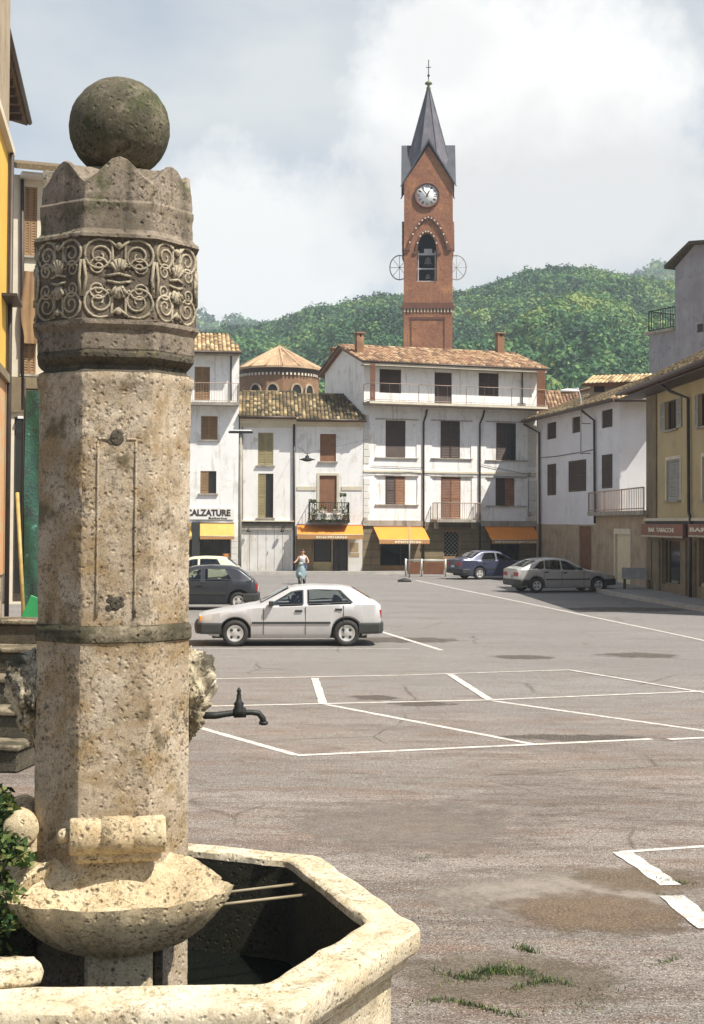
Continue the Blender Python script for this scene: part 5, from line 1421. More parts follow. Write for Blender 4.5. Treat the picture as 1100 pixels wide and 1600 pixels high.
        one('taillight', lambda q: (q.mat(sp.get('tail', 'redlens')).bbox(X(L + .012), X(L - .10), y0, y1, sp['tz'][0], sp['tz'][1], .01)), root)
        y0, y1 = sorted((s * (W + .002), s * (W + .022)))
        def mo(q):
            q.mat('plastic'); q.box(X(fo + wb - ra - .02), X(fo + ra + .02), y0, y1, sp.get('mz', .50), sp.get('mz', .50) + .045)
            for x, zt2 in sp['seams']: q.box(X(x + .006), X(x - .006), s * (hw(x) + .001), s * (hw(x) + .0095), .26, belt(x) - .02)
        one('side_moulding', mo, root)
        for x in sp['handles']:
            y0, y1 = sorted((s * hw(x) * .99, s * (hw(x) + .028)))
            one('door_handle', lambda q: q.mat('plastic').bbox(X(x + .09), X(x - .07), y0, y1, belt(x) - .13, belt(x) - .085, .006), root)
        xm = sp['win'][0][0] + .12; y0, y1 = sorted((s * (hw(xm) - .02), s * (hw(xm) + .14)))
        one('wing_mirror', lambda q: q.mat('plastic').bbox(X(xm + .02), X(xm - .09), y0, y1, belt(xm) + .02, belt(xm) + .13, .015), root)
        for x in wx:
            def ty(q):
                q.mat('rubber'); y = s * (W - .10); a = s
                q.lathe([(wr * .60, -.085), (wr * .80, -.10), (wr * .96, -.088), (wr, -.05), (wr, .05), (wr * .96, .088), (wr * .80, .10), (wr * .60, .085), (wr * .60, -.085)], 32, (X(x), y, zc), 'y', caps=False)
            t_ = one('wheel', ty, root)
            def ri(q):
                yo = s * (W - .10); o = s * .078; q.mat('rim')
                q.lathe([(0, o * 1.0), (wr * .18, o * 1.05), (wr * .28, o * .85), (wr * .50, o * .9), (wr * .60, o * 1.12), (wr * .64, o * 1.1), (wr * .60, -o * .5), (0, -o * .5)], 32, (X(x), yo, zc), 'y')
                q.mat('plastic')
                for kk in range(sp.get('slots', 4)):
                    a = 2 * math.pi * (kk + .5) / sp.get('slots', 4); cx_, cz_ = X(x) + math.cos(a) * wr * .37, zc + math.sin(a) * wr * .37
                    y0, y1 = sorted((yo + o * .7, yo + o * 1.03)); q.lathe([(0, y0), (.032, y0), (.032, y1), (0, y1)], 10, (cx_, 0, cz_), 'y')
            one('rim', ri, t_)
    one('grille', lambda q: (q.mat('plastic').bbox(X(.12), X(-.008), -(fw - .37), fw - .37, zt_[0] + .005, zt_[1] - .005, .008)), root)
    for xe, zz in ((-.105, .36), (L + .035, sp.get('pz', .58))):
        one('number_plate', lambda q: q.mat('plate').box(X(xe), X(xe + .012), -.18 if xe > 0 else -.16, .18 if xe > 0 else .16, zz, zz + .10), root)
    one('wheel_well', lambda q: [q.mat('plastic').box(X(x + ra + .05), X(x - ra - .05), s * (W - .30) - .02, s * (W - .30) + .02, .25, min(.80, belt(x) - .05)) for x in wx for s in (1, -1)], root)
    return root
S33 = dict(L=4.02, W=1.61, wb=2.455, fo=.80, wr=.29, top=[(0, .66), (.10, .71), (.7, .83), (1.30, .925), (1.95, 1.265), (2.15, 1.315), (2.6, 1.34), (3.1, 1.325), (3.40, 1.28), (3.84, 1.02), (3.95, .985), (4.02, .90)],
           belt=[(0, .72), (1.3, .86), (3.3, .93), (4.02, .93)], win=[(1.50, 2.30, 2.02, 2.30), (2.38, 3.40, 2.38, 3.12)], ws=(1.36, 1.98), rw=(3.42, 3.80), seams=[(1.42, 0), (2.34, 0), (3.18, 0)],
           handles=(2.18, 3.06), lz=(.54, .67), tz=(.62, .80), bz=(.28, .52), bl=.50)
SBX = dict(L=4.23, W=1.66, wb=2.655, fo=.80, wr=.29, top=[(0, .64), (.10, .69), (.7, .81), (1.32, .92), (2.05, 1.285), (2.25, 1.33), (2.7, 1.36), (3.1, 1.34), (3.4, 1.27), (3.95, 1.02), (4.10, .97), (4.23, .92)],
           belt=[(0, .70), (1.3, .86), (3.3, .92), (4.23, .90)], win=[(1.52, 2.36, 2.14, 2.36), (2.42, 3.10, 2.42, 3.06), (3.15, 3.62, 3.10, 3.28)], ws=(1.38, 2.08), rw=(3.42, 3.98), seams=[(1.44, 0), (2.39, 0), (3.16, 0)],
           handles=(2.24, 3.04), lz=(.52, .65), tz=(.64, .80), bz=(.28, .52), bl=.55)
SSED = dict(L=4.30, W=1.66, wb=2.47, fo=.83, wr=.29, top=[(0, .66), (.10, .72), (.7, .84), (1.35, .93), (2.0, 1.31), (2.2, 1.37), (2.6, 1.39), (3.0, 1.375), (3.2, 1.32), (3.68, 1.06), (3.80, 1.035), (4.24, 1.0), (4.30, .92)],
            belt=[(0, .72), (1.3, .88), (4.3, .93)], win=[(1.55, 2.34, 2.08, 2.34), (2.40, 3.22, 2.40, 3.02)], ws=(1.42, 2.04), rw=(3.20, 3.66), seams=[(1.45, 0), (2.37, 0), (3.1, 0)], handles=(2.22, 3.0), lz=(.54, .68), tz=(.66, .84), bz=(.30, .52), tail='redlens')
SHAT = dict(L=3.70, W=1.58, wb=2.42, fo=.72, wr=.28, top=[(0, .68), (.1, .74), (.6, .86), (1.0, .93), (1.6, 1.30), (1.8, 1.355), (2.3, 1.38), (2.9, 1.36), (3.12, 1.30), (3.55, .98), (3.66, .88), (3.70, .74)],
            belt=[(0, .74), (1.0, .88), (3.7, .93)], win=[(1.22, 2.0, 1.70, 2.0), (2.08, 2.95, 2.08, 2.74)], ws=(1.06, 1.64), rw=(3.12, 3.50), seams=[(1.16, 0), (2.04, 0)], handles=(1.92,), lz=(.56, .70), tz=(.58, .80), bz=(.28, .52))
def place(px, py, rz): g = gnd(px, py); return (g.x, g.y, 0)
cl_, cr_ = gnd(375, 1011), gnd(546, 1008.5)
# silver hatchback: near-side wheels at the two measured points
def car_by_wheels(sp, pf, pr, side):
    f, r_ = Vector(pf[:2]), Vector(pr[:2]); d = (f - r_).normalized(); n = Vector((-d.y, d.x)) * side
    W = sp['W'] / 2 - .1; mid_axle = (f + r_) / 2 - n * W; L = sp['L']; xm = L / 2 - (sp['fo'] + sp['wb'] / 2)
    c = mid_axle - d * xm; return (c.x, c.y, 0), math.atan2(d.y, d.x)
loc, rz = car_by_wheels(S33, cl_, cr_, 1)
rz_s = R(180 + 5); 
make_car('parked_car', 'car_silver', S33, loc, rz_s, 'silver five door hatchback with black bumpers parked side on nearest the fountain')
g = gnd(887, 927.5); make_car('parked_car', 'car_silver2', SBX, (gnd(884, 925).x - .2, gnd(884, 925).y + .4, 0), R(17), 'silver long sloping hatchback parked beside the bench at right')
g = gnd(760, 905); make_car('parked_car', 'car_blue', SSED, (g.x + .35, g.y + .6, 0), R(24), 'slate blue saloon car parked behind the silver long hatchback at right')
g = gnd(330, 954); make_car('parked_car', 'car_dark', SHAT, (g.x - .5, g.y + .8, 0), R(180 + 3), 'dark blue grey three door hatchback half hidden behind the pillar')
g = gnd(302, 925); make_car('parked_car', 'car_beige', SHAT, (g.x, g.y + .6, 0), R(180 + 2), 'pale beige car whose roof shows above the dark hatchback')

# ================================================================== ground, pavements, markings
def groundmat():
    m, nt, b = newmat('worn_asphalt'); v = coords(nt)
    v2 = coords(nt, (.25, 1.0, 1)); vr = coords(nt, (.10, .5, 1))
    base = mix(nt, ramp(nt, tnoise(nt, v, .16, 6, .6), [(.40, 0), (.62, 1)]), (.24, .215, .185), (.172, .157, .135))
    base = mix(nt, ramp(nt, tnoise(nt, v2, .55, 8, .7), [(.45, 0), (.60, .85)]), base, (.32, .275, .24))
    base = mix(nt, ramp(nt, tnoise(nt, v2, 1.3, 9, .75), [(.50, 0), (.62, .85)]), base, (.15, .115, .095))
    base = mix(nt, ramp(nt, tnoise(nt, vr, .9, 8, .7), [(.56, 0), (.63, .85)]), base, (.15, .125, .105))
    # the road beyond the parking rows is greyer and smoother
    sep = N(nt, 'ShaderNodeSeparateXYZ'); tc = N(nt, 'ShaderNodeTexCoord'); nt.links.new(tc.outputs['Object'], sep.inputs[0])
    mth = N(nt, 'ShaderNodeMath', operation='MULTIPLY_ADD'); nt.links.new(sep.outputs['Y'], mth.inputs[0]); mth.inputs[1].default_value = .045; mth.inputs[2].default_value = -.75
    wob = N(nt, 'ShaderNodeMath', operation='MULTIPLY_ADD'); nt.links.new(tnoise(nt, v, .12, 4, .6), wob.inputs[0]); wob.inputs[1].default_value = .9; nt.links.new(mth.outputs[0], wob.inputs[2])
    far = mix(nt, ramp(nt, tnoise(nt, vr, 1.0, 7, .65), [(.40, 0), (.64, 1)]), (.238, .236, .228), (.19, .189, .183))
    base = mix(nt, ramp(nt, wob.outputs[0], [(.35, 0), (.8, .9)]), base, far)
    # broken, patched surface: streaks a hand's breadth to a metre wide
    v3 = coords(nt, (.38, 1.0, 1))
    near = ramp(nt, wob.outputs[0], [(.2, 1.0), (1.0, .25)])
    for s_, lo, hi, am, c in ((3.2, .51, .59, .75, (.125, .092, .075)), (6.5, .54, .62, .55, (.33, .30, .255)), (11, .55, .62, .6, (.13, .09, .075)), (19, .56, .63, .55, (.35, .32, .27)), (1.7, .52, .63, .65, (.23, .155, .11))):
        base = mix(nt, mix(nt, 1.0, ramp(nt, tnoise(nt, v3, s_, 6, .72), [(lo, 0.0), (hi, am)]), near, 'MULTIPLY'), base, c)
    # cracks and repair seams
    vc = N(nt, 'ShaderNodeTexVoronoi', feature='DISTANCE_TO_EDGE', Scale=.42); nt.links.new(mix(nt, .22, v, N2c(nt, v, 1.4)), vc.inputs['Vector'])
    ck_ = mix(nt, 1.0, ramp(nt, vc.outputs['Distance'], [(.0, 1.0), (.012, 0.0)]), ramp(nt, tnoise(nt, v, .35, 3, .5), [(.48, 0), (.56, .8)]), 'MULTIPLY')
    base = mix(nt, ck_, base, (.07, .058, .048))
    # aggregate
    g = tnoise(nt, v, 26, 6, .85)
    base = mix(nt, ramp(nt, g, [(.50, 0), (.57, .88)]), base, (.095, .072, .058))
    base = mix(nt, ramp(nt, tnoise(nt, v, 44, 4, .8), [(.56, 0), (.64, .8)]), base, (.52, .47, .40))
    base = mix(nt, .75, base, ramp(nt, tnoise(nt, v, 75, 3, .8), [(.40, .12), (.60, .88)]), 'OVERLAY')
    nt.links.new(base, b.inputs['Base Color']); b.inputs['Roughness'].default_value = .93; b.inputs['Specular IOR Level'].default_value = .2
    bump(nt, b, mix(nt, .5, g, tnoise(nt, v, 60, 4, .8)), .014)
    return m
M['asphalt'] = groundmat()
gr = one('ground', lambda q: q.mat('asphalt').quad((-900, -60, 0), (900, -60, 0), (900, 1400, 0), (-900, 1400, 0)), None, fix=False); tag(gr, kind='structure')
def paintmat():
    m, nt, b = newmat('worn_road_paint'); v = coords(nt)
    col = mix(nt, ramp(nt, tnoise(nt, v, 6, 9, .8), [(.46, 0), (.62, 1)]), (.68, .655, .59), (.36, .32, .27))
    col = mix(nt, ramp(nt, tnoise(nt, v, 40, 5, .8), [(.52, 0), (.60, .95)]), col, (.22, .18, .15))
    nt.links.new(col, b.inputs['Base Color']); b.inputs['Roughness'].default_value = .8; bump(nt, b, tnoise(nt, v, 40, 4, .7), .006); return m
M['paint'] = paintmat()
def line(p, q_, w, z=.004):
    a, b = gnd(*p), gnd(*q_); d = (b - a).normalized(); n_ = Vector((-d.y, d.x, 0)) * w / 2; rnd = random.Random(int(p[0]))
    mb = MB().mat('paint'); k = max(2, int((b - a).length / .12)); prev = None
    for i in range(k + 1):
        c = a.lerp(b, i / k); j1, j2 = rnd.uniform(.86, 1.10), rnd.uniform(.86, 1.10)
        cur = (Vector((c.x + n_.x * j1 - a.x, c.y + n_.y * j1 - a.y, 0)), Vector((c.x - n_.x * j2 - a.x, c.y - n_.y * j2 - a.y, 0)))
        if prev: mb.quad(prev[1], cur[1], cur[0], prev[0])
        prev = cur
    tag(mb.build('parking_line', None, loc=(a.x, a.y, z), fix=False), kind='structure')
LN = [((300, 1134), (463, 1180), .11), ((464, 1181), (1018, 1155), .11), ((1045, 1156), (1108, 1153), .11), ((492, 1060), (505, 1101), .13), ((505, 1100), (832, 1163), .10),
      ((318, 1104), (765, 1094), .10), ((768, 1094), (1108, 1080), .10), ((703, 1054), (765, 1094), .13), ((768, 1095), (1108, 1143), .10), ((330, 1061), (640, 1055), .08), ((642, 1055), (890, 1047), .08),
      ((888, 1047), (1108, 1084), .09), ((592, 986), (690, 1016), .12), ((300, 1014), (640, 1014), .06), ((972, 1332), (1048, 1384), .17), ((1050, 1401), (1110, 1452), .19), ((970, 1332), (1112, 1322), .07),
      ((650, 907), (762, 930), .12), ((762, 930), (1020, 984), .11), ((1020, 984), (1108, 1003), .10)]
for i, (p, q_, w) in enumerate(LN): line(p, q_, w, .004 + .0015 * (i % 4))
def pave(name, front, back, lab=None, z=.13):
    P = [Vector((p.x, p.y)) for p in front]; B_ = [Vector((p.x, p.y)) for p in back]; n = len(P); o = P[0]
    mb = MB().mat('concrete'); V = [(p.x - o.x, p.y - o.y, z) for p in P] + [(p.x - o.x, p.y - o.y, z) for p in B_] + [(p.x - o.x, p.y - o.y, -.02) for p in P]
    mb.add(V, [(i, i + 1, n + i + 1, n + i) for i in range(n - 1)]); mb.mat('kerb'); mb.add(V, [(2 * n + i, 2 * n + i + 1, i + 1, i) for i in range(n - 1)])
    # kerb top strip
    for i in range(n - 1):
        a, b = P[i] - o, P[i + 1] - o; d = (b - a).normalized(); m_ = Vector((-d.y, d.x)) * .22
        mb.quad((a.x, a.y, z + .004), (b.x, b.y, z + .004), (b.x + m_.x, b.y + m_.y, z + .004), (a.x + m_.x, a.y + m_.y, z + .004))
    tag(mb.build(name, None, loc=(o.x, o.y, 0)), kind='structure')
pave('pavement', [frH.world(-3, -1.6), frH.world(frH.W, -1.6), frK.world(0, -1.6), frM.world(.1, -1.6), frM.world(5, -1.5)], [frH.world(-3, .3), frH.world(frH.W, .3), frK.world(0, .3), frM.world(0, .3), frM.world(5, .3)])
pave('pavement', [frM.world(5.1, -1.4), frM.world(frM.W - .6, -1.5), frR.world(1.5, -1.0), gnd(945, 929), gnd(1020, 942), gnd(1112, 959), gnd(1300, 995)],
     [frM.world(5.1, .3), frM.world(frM.W - .0, .3), frR.world(1.5, .3), frT.world(1.0, .3), frO.world(0, .3), frO.world(frO.W * .5, .3), frO.world(frO.W, .3)])
# brown dust patch, grass tufts
def patch(px, py, rx, ry, col, nm, z=.003, al=.85):
    m, nt, b = newmat(nm + '_mat'); v = coords(nt)
    c = mix(nt, ramp(nt, tnoise(nt, v, 5, 8, .8), [(.4, 0), (.6, 1)]), col, tuple(x * .6 for x in col)); c = mix(nt, ramp(nt, tnoise(nt, v, 50, 4, .8), [(.5, 0), (.62, .8)]), c, (.42, .36, .28))
    nt.links.new(c, b.inputs['Base Color']); b.inputs['Roughness'].default_value = .95; bump(nt, b, tnoise(nt, v, 40, 5, .8), .02)
    tr = N(nt, 'ShaderNodeBsdfTransparent'); ms = N(nt, 'ShaderNodeMixShader'); 
    sp_ = N(nt, 'ShaderNodeTexGradient', gradient_type='SPHERICAL'); mp = N(nt, 'ShaderNodeMapping'); mp.inputs['Scale'].default_value = (1 / rx, 1 / ry, 1); tc = N(nt, 'ShaderNodeTexCoord')
    nt.links.new(tc.outputs['Object'], mp.inputs[0]); nt.links.new(mp.outputs[0], sp_.inputs[0])
    ad = N(nt, 'ShaderNodeMath', operation='MULTIPLY_ADD'); nt.links.new(tnoise(nt, v, 2.6, 10, .72), ad.inputs[0]); ad.inputs[1].default_value = 1.7; nt.links.new(sp_.outputs['Fac'], ad.inputs[2])
    ad2 = N(nt, 'ShaderNodeMath', operation='MULTIPLY'); nt.links.new(ad.outputs[0], ad2.inputs[0]); ad2.inputs[1].default_value = .5
    f = ramp(nt, ad2.outputs[0], [(.55, 0), (.72, al)]); nt.links.new(f, ms.inputs[0]); nt.links.new(tr.outputs[0], ms.inputs[1]); nt.links.new(b.outputs[0], ms.inputs[2]); nt.links.new(ms.outputs[0], nt.nodes['Material Output'].inputs['Surface'])
    g = gnd(px, py); M[nm + str(px)] = m
    tag(one(nm, lambda q: q.mat(m).quad((-rx, -ry, 0), (rx, -ry, 0), (rx, ry, 0), (-rx, ry, 0)), None, loc=(g.x, g.y, z), fix=False), kind='structure')
patch(925, 1428, .95, .85, (.22, .14, .075), 'earth_patch', .0065, .75); patch(780, 1530, 1.2, .8, (.17, .13, .075), 'earth_patch', .0045, .5); patch(880, 1400, 1.5, 1.1, (.40, .34, .28), 'dust_patch', .0018); patch(1000, 1375, .8, .6, (.22, .15, .08), 'earth_patch', .003, .6)
patch(640, 1290, 1.6, 1.8, (.30, .25, .21), 'dust_patch', .0012, .5); patch(900, 1250, 2.2, 1.8, (.16, .135, .115), 'tar_patch', .0036, .2)
for i_, (px_, py_, rx_, ry_) in enumerate(((585, 1090, .55, .5), (655, 1099, .7, .5), (905, 1153, 1.5, .42), (1000, 1024, 1.2, .9), (815, 1027, .9, .7), (980, 952, 3.0, 1.6), (620, 1000, 2.2, 1.2))): patch(px_, py_, rx_, ry_, (.075, .06, .05), 'oil_stain', .0008 + .0004 * i_, .8)
def grassf(q):
    rnd = random.Random(5); q.mat('ivy')
    for (px, py, rx, ry, n, hh) in ((800, 1528, .30, .10, 500, .05), (730, 1520, .18, .06, 160, .035), (845, 1545, .22, .06, 220, .04), (735, 1575, .30, .05, 260, .035), (800, 1490, .07, .05, 90, .05), (650, 1340, .15, .12, 60, .02), (1020, 1500, .12, .05, 60, .02), (1040, 1375, .15, .06, 100, .03), (1060, 1395, .10, .05, 60, .02), (900, 1560, .4, .2, 120, .018), (700, 1440, .4, .3, 90, .014)):
        g = gnd(px, py)
        for _ in range(n):
            x, y = g.x + rnd.gauss(0, rx * .5), g.y + rnd.gauss(0, ry * .5); a = rnd.random() * 6.28; x += .10 * math.sin(y * 9 + px); y += .12 * math.sin(x * 7 + py); h_ = .8 * hh * rnd.uniform(.4, 1.3); w = .004; l = h_ * .8; q.tint = rnd.random() * .9
            q.add([(x - w * math.sin(a), y + w * math.cos(a), 0), (x + w * math.sin(a), y - w * math.cos(a), 0), (x + math.cos(a) * l, y + math.sin(a) * l, h_)], [(0, 1, 2)])
tag(one('grass', grassf, None), 'short green grass tufts in the worn asphalt near the basin', 'grass', kind='stuff')

# ================================================================== hills and forest
RPT = [(-300, 540), (0, 525), (200, 512), (300, 506), (345, 500), (400, 493), (430, 489), (470, 474), (520, 464), (560, 456), (600, 448), (660, 449), (700, 444), (740, 441), (780, 431), (830, 413), (880, 403), (915, 402), (945, 413), (975, 417), (1010, 421), (1060, 432), (1200, 440), (1500, 470)]
D0, DR = 165.0, 480.0
def hz(px, D):
    zr = at(px, interp(RPT, px) + 36, DR).z
    t = (D - D0) / (DR - D0)
    n_ = noise.noise(Vector((px * .006, D * .012, 3))) * 9 + noise.noise(Vector((px * .015, D * .03, 7))) * 4
    if t <= 1: return zr * max(0, t) ** .95 + n_ * max(0, min(1, t * 2)) * max(0, min(1, (1 - t) * 3 + .15)) - .5
    return zr - (t - 1) * 60
def hillmesh(name, fn, x0, x1, d0, d1, nx=70, nd=40, mat='hillground'):
    V = []
    for i in range(nx + 1):
        px = x0 + (x1 - x0) * i / nx
        for j in range(nd + 1):
            D = d0 + (d1 - d0) * j / nd; V.append(((px - 550) / F * D, D, fn(px, D)))
    k = nd + 1
    mb = MB().mat(mat); mb.smooth = True; mb.add(V, [(i * k + j, (i + 1) * k + j, (i + 1) * k + j + 1, i * k + j + 1) for i in range(nx) for j in range(nd)])
    return tag(mb.build(name, None, fix=False), kind='structure')
M['hillground'] = surf('hill_undergrowth', (.05, .11, .035), (.09, .15, .045), .05, .95, 1, .1, spots=[((.20, .22, .08), .03, .56, .66)])
hillmesh('hills', hz, -300, 1500, D0, 760)
FPT = [(-300, 500), (200, 486), (300, 476), (325, 482), (345, 486), (360, 488), (385, 493), (430, 500), (600, 510), (900, 500), (960, 450), (990, 418), (1010, 404), (1030, 400), (1060, 403), (1200, 410), (1500, 450)]
D2, DR2 = 620.0, 1000.0
def hz2(px, D):
    zr = at(px, interp(FPT, px) + 24, DR2).z; t = (D - D2) / (DR2 - D2)
    return zr * max(0, t) ** .8 - 1 if t <= 1 else zr - (t - 1) * 100
hillmesh('hills', hz2, -300, 1500, D2, 1300)
def forest(name, fn, n, x0, x1, d0, d1, rad, q, seed, qs, tmul=1.0):
    rs = np.random.RandomState(seed); V = []; T = []
    u = rs.rand(n); px = x0 + (x1 - x0) * rs.rand(n); D = np.sqrt(d0 ** 2 + (d1 ** 2 - d0 ** 2) * u)
    for i in range(n):
        z = fn(px[i], D[i]); x = (px[i] - 550) / F * D[i]
        cl = noise.noise(Vector((x * .03, D[i] * .025, 1.7)))
        if px[i] > 835 and D[i] < 300 and noise.noise(Vector((x * .05, D[i] * .04, 9))) > -.15 and rs.rand() < .6: continue   # clearings low on the right
        r = rad * (rs.uniform(.5, 1.1) if rs.rand() < .8 else rs.uniform(1.1, 1.4)); hgt = r * (rs.uniform(.9, 1.3) if r < rad else .8)
        c = np.array([x, D[i], z + hgt * .8]); base = .42 + .45 * cl + rs.uniform(-.30, .30) + (.16 if px[i] > 820 and D[i] < 330 else 0)
        d = rs.randn(q, 3); d /= np.linalg.norm(d, axis=1)[:, None]; d[:, 2] = np.where(d[:, 2] < -.35, -d[:, 2], d[:, 2])
        lump = 1 + .22 * np.sin(d[:, 0] * 5 + i) * np.cos(d[:, 1] * 4 + i * 2) * 1.2
        p = c + d * np.array([r, r, hgt]) * (lump * rs.uniform(.72, 1.04, q))[:, None]
        nrm = d + rs.randn(q, 3) * .45; a = np.cross(nrm, rs.randn(q, 3)); a /= np.linalg.norm(a, axis=1)[:, None]; b = np.cross(nrm, a); b /= np.linalg.norm(b, axis=1)[:, None]
        s = (qs * rs.uniform(.6, 1.3, q))[:, None]
        V.append(np.stack([p - a * s, p - b * s * .8, p + a * s, p + b * s * .8], 1).reshape(-1, 3))
        T.append(np.clip(base + .15 * rs.randn(q) , 0.02, .98) * tmul)
    V = np.concatenate(V).astype(np.float32); T = np.concatenate(T).astype(np.float32); nf_ = len(T)
    me = bpy.data.meshes.new(name); me.vertices.add(len(V)); me.vertices.foreach_set('co', V.ravel())
    me.loops.add(nf_ * 4); me.loops.foreach_set('vertex_index', np.arange(nf_ * 4, dtype=np.int32)); me.polygons.add(nf_)
    me.polygons.foreach_set('loop_start', np.arange(0, nf_ * 4, 4, dtype=np.int32)); me.polygons.foreach_set('loop_total', np.full(nf_, 4, dtype=np.int32))
    me.update(calc_edges=True); a_ = me.attributes.new('tint', 'FLOAT', 'FACE'); a_.data.foreach_set('value', T); me.materials.append(M['forest'])
    o = bpy.data.objects.new(name, me); COL.objects.link(o); return o
tag(forest('forest', hz, 6900, -150, 1250, 175, 500, 3.35, 260, 3, .47), 'dense green wood covering the whole hillside behind the town', 'forest', kind='stuff')
tag(forest('forest', hz2, 1900, -150, 1300, 720, 1010, 6.5, 150, 4, 1.2), 'bluish far wood along the distant ridge behind the nearer hill', 'forest', kind='stuff')

# ================================================================== fountain
FX = at(176, 1000, 6.95); PC = Vector((FX.x, 6.95)); FR_ = R(11.5)
zf = lambda py, Y=6.95: CAMZ + (815 - py) / F * Y
SC = 6.95 / F
fo_ = empty('fountain', (PC.x, PC.y, 0), FR_, 'tall octagonal stone fountain pillar with ball finial, shell bowl and octagonal basin', 'fountain')
def octo(a, m, n=12, rnd_=.014):
    """chamfered square outline: half width a, half face m, n points per side, corners slightly rounded"""
    C = []
    for k in range(4):
        c, s = math.cos(k * math.pi / 2), math.sin(k * math.pi / 2)
        for x, y in ((-m, -a), (m, -a)): C.append((x * c - y * s, x * s + y * c))
    P = []
    for i in range(8):
        p, q = Vector(C[i]), Vector(C[(i + 1) % 8])
        for j in range(n):
            t = [0, .012, .05, .14, .26, .38, .5, .62, .74, .86, .95, .988][j]
            P.append((p.lerp(q, t), i, t))
    return P
def loftp(rows, mat, parent, name, seed=0, amp=.0035, top=None, bottomcap=False, chips=.012):
    """rows: [(z, half)] or [(z fn, half)]"""
    mb = MB().mat(mat); mb.smooth = True; V = []; n = None
    for z, a in rows:
        P = octo(a, a * .447); n = len(P)
        for p, i, t in P:
            zz = z(i, t) if callable(z) else z
            v = Vector((p.x, p.y, zz)); d = Vector((p.x, p.y, 0)).normalized()
            e = noise.noise(v * 9 + Vector((seed, 0, 0))) * amp + noise.noise(v * 30) * amp * .6
            corner = max(0, 1 - min(t, 1 - t) / .03); c2 = max(0, noise.noise(v * 14 + Vector((5, seed, 0))))
            e -= corner * (.0012 + chips * c2)
            v += d * e; V.append(v)
    mb.add(V, [(r_ * n + j, r_ * n + (j + 1) % n, (r_ + 1) * n + (j + 1) % n, (r_ + 1) * n + j) for r_ in range(len(rows) - 1) for j in range(n)])
    if top is not None: pass
    return mb.build(name, parent, sharp=24, fix=False)
def rows_of(prof, step=.014):
    out = []
    for (y0, h0), (y1, h1) in zip(prof, prof[1:]):
        z0, z1 = zf(y0), zf(y1); k = max(1, int(abs(z1 - z0) / step))
        for i in range(k): out.append((z0 + (z1 - z0) * i / k, (h0 + (h1 - h0) * i / k) * SC))
    out.append((zf(prof[-1][0]), prof[-1][1] * SC)); return out
K = .978
def kk(P): return [(y, h * K) for y, h in P]
loftp([(.02, 120 * SC * K), (.10, 120 * SC * K)] + rows_of(kk([(1660, 119), (1200, 118), (1000, 117), (997, 118)])), 'stone', fo_, 'shaft', 1)
loftp(rows_of(kk([(997, 118), (995, 119.5), (988, 120.5), (978, 120), (974, 118), (971, 116)]), .006), 'stone_band', fo_, 'waist_band', 2, amp=.008)
loftp(rows_of(kk([(971, 116), (800, 116.5), (630, 117), (616, 119), (606, 121), (600, 121), (594, 119)])), 'stone', fo_, 'shaft', 3, amp=.005)
loftp(rows_of(kk([(594, 119), (590, 111), (583, 109), (577, 117), (572, 121), (566, 121.5), (562, 120)])), 'stone_dark', fo_, 'neck_moulding', 4, amp=.003)
loftp(rows_of(kk([(562, 120), (560, 121), (532, 121.5), (528, 125), (524, 128), (518, 128)]), .008), 'stone_crown', fo_, 'collar', 5)
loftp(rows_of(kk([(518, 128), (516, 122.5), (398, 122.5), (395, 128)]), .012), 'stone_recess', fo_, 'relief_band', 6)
def ztop(i, t):
    pk = ((1 - math.cos(2 * math.pi * t)) / 2) ** .9
    return zf(311) + (zf(272) - zf(311)) * (.9 if i % 2 else 1.0) * pk
base_rows = rows_of(kk([(395, 128), (390, 127), (386, 121), (381, 118), (352, 118), (347, 119.5), (341, 119.5), (337, 117), (330, 117)]), .01)
zc0 = zf(330); top_rows = []
for j in range(1, 9):
    f = j / 8; top_rows.append(((lambda i, t, f=f: zc0 + (ztop(i, t) - zc0) * f), (117 - 1.5 * f) * SC * K))
for j, (f, dz) in enumerate(((.955, .008), (.90, .0), (.80, -.004), (.66, .002), (.45, .02), (.30, .035))):
    top_rows.append(((lambda i, t, f=f, dz=dz: ztop(i, t) * (f ** 2) + (zf(276)) * (1 - f ** 2) + dz), 115.5 * SC * K * f))
loftp(base_rows + top_rows, 'stone_crown', fo_, 'crown', 7, amp=.004, chips=.010)
# ball
bc = at(187, 201, 6.95); br_ = 78.5 * SC
def ballf(q):
    q.mat('stone_ball'); n = 64; k = 128; V = []
    for i in range(n + 1):
        th = math.pi * i / n
        for j in range(k):
            a = 2 * math.pi * j / k; d = Vector((math.sin(th) * math.cos(a), math.sin(th) * math.sin(a), -math.cos(th)))
            V.append(d * (br_ + noise.noise(d * 6) * .003 + noise.noise(d * 22) * .0022))
    q.smooth = True; q.add(V, [(i * k + j, i * k + (j + 1) % k, (i + 1) * k + (j + 1) % k, (i + 1) * k + j) for i in range(n) for j in range(k)])
one('ball_finial', ballf, fo_, loc=(Matrix.Rotation(-FR_, 3, 'Z') @ Vector((bc.x - PC.x, 0, bc.z))), fix=False)
one('ball_neck', lambda q: q.mat('stone_dark').lathe([(.13, zf(290)), (.12, zf(280)), (.10, zf(272)), (.12, zf(266))], 24), fo_)
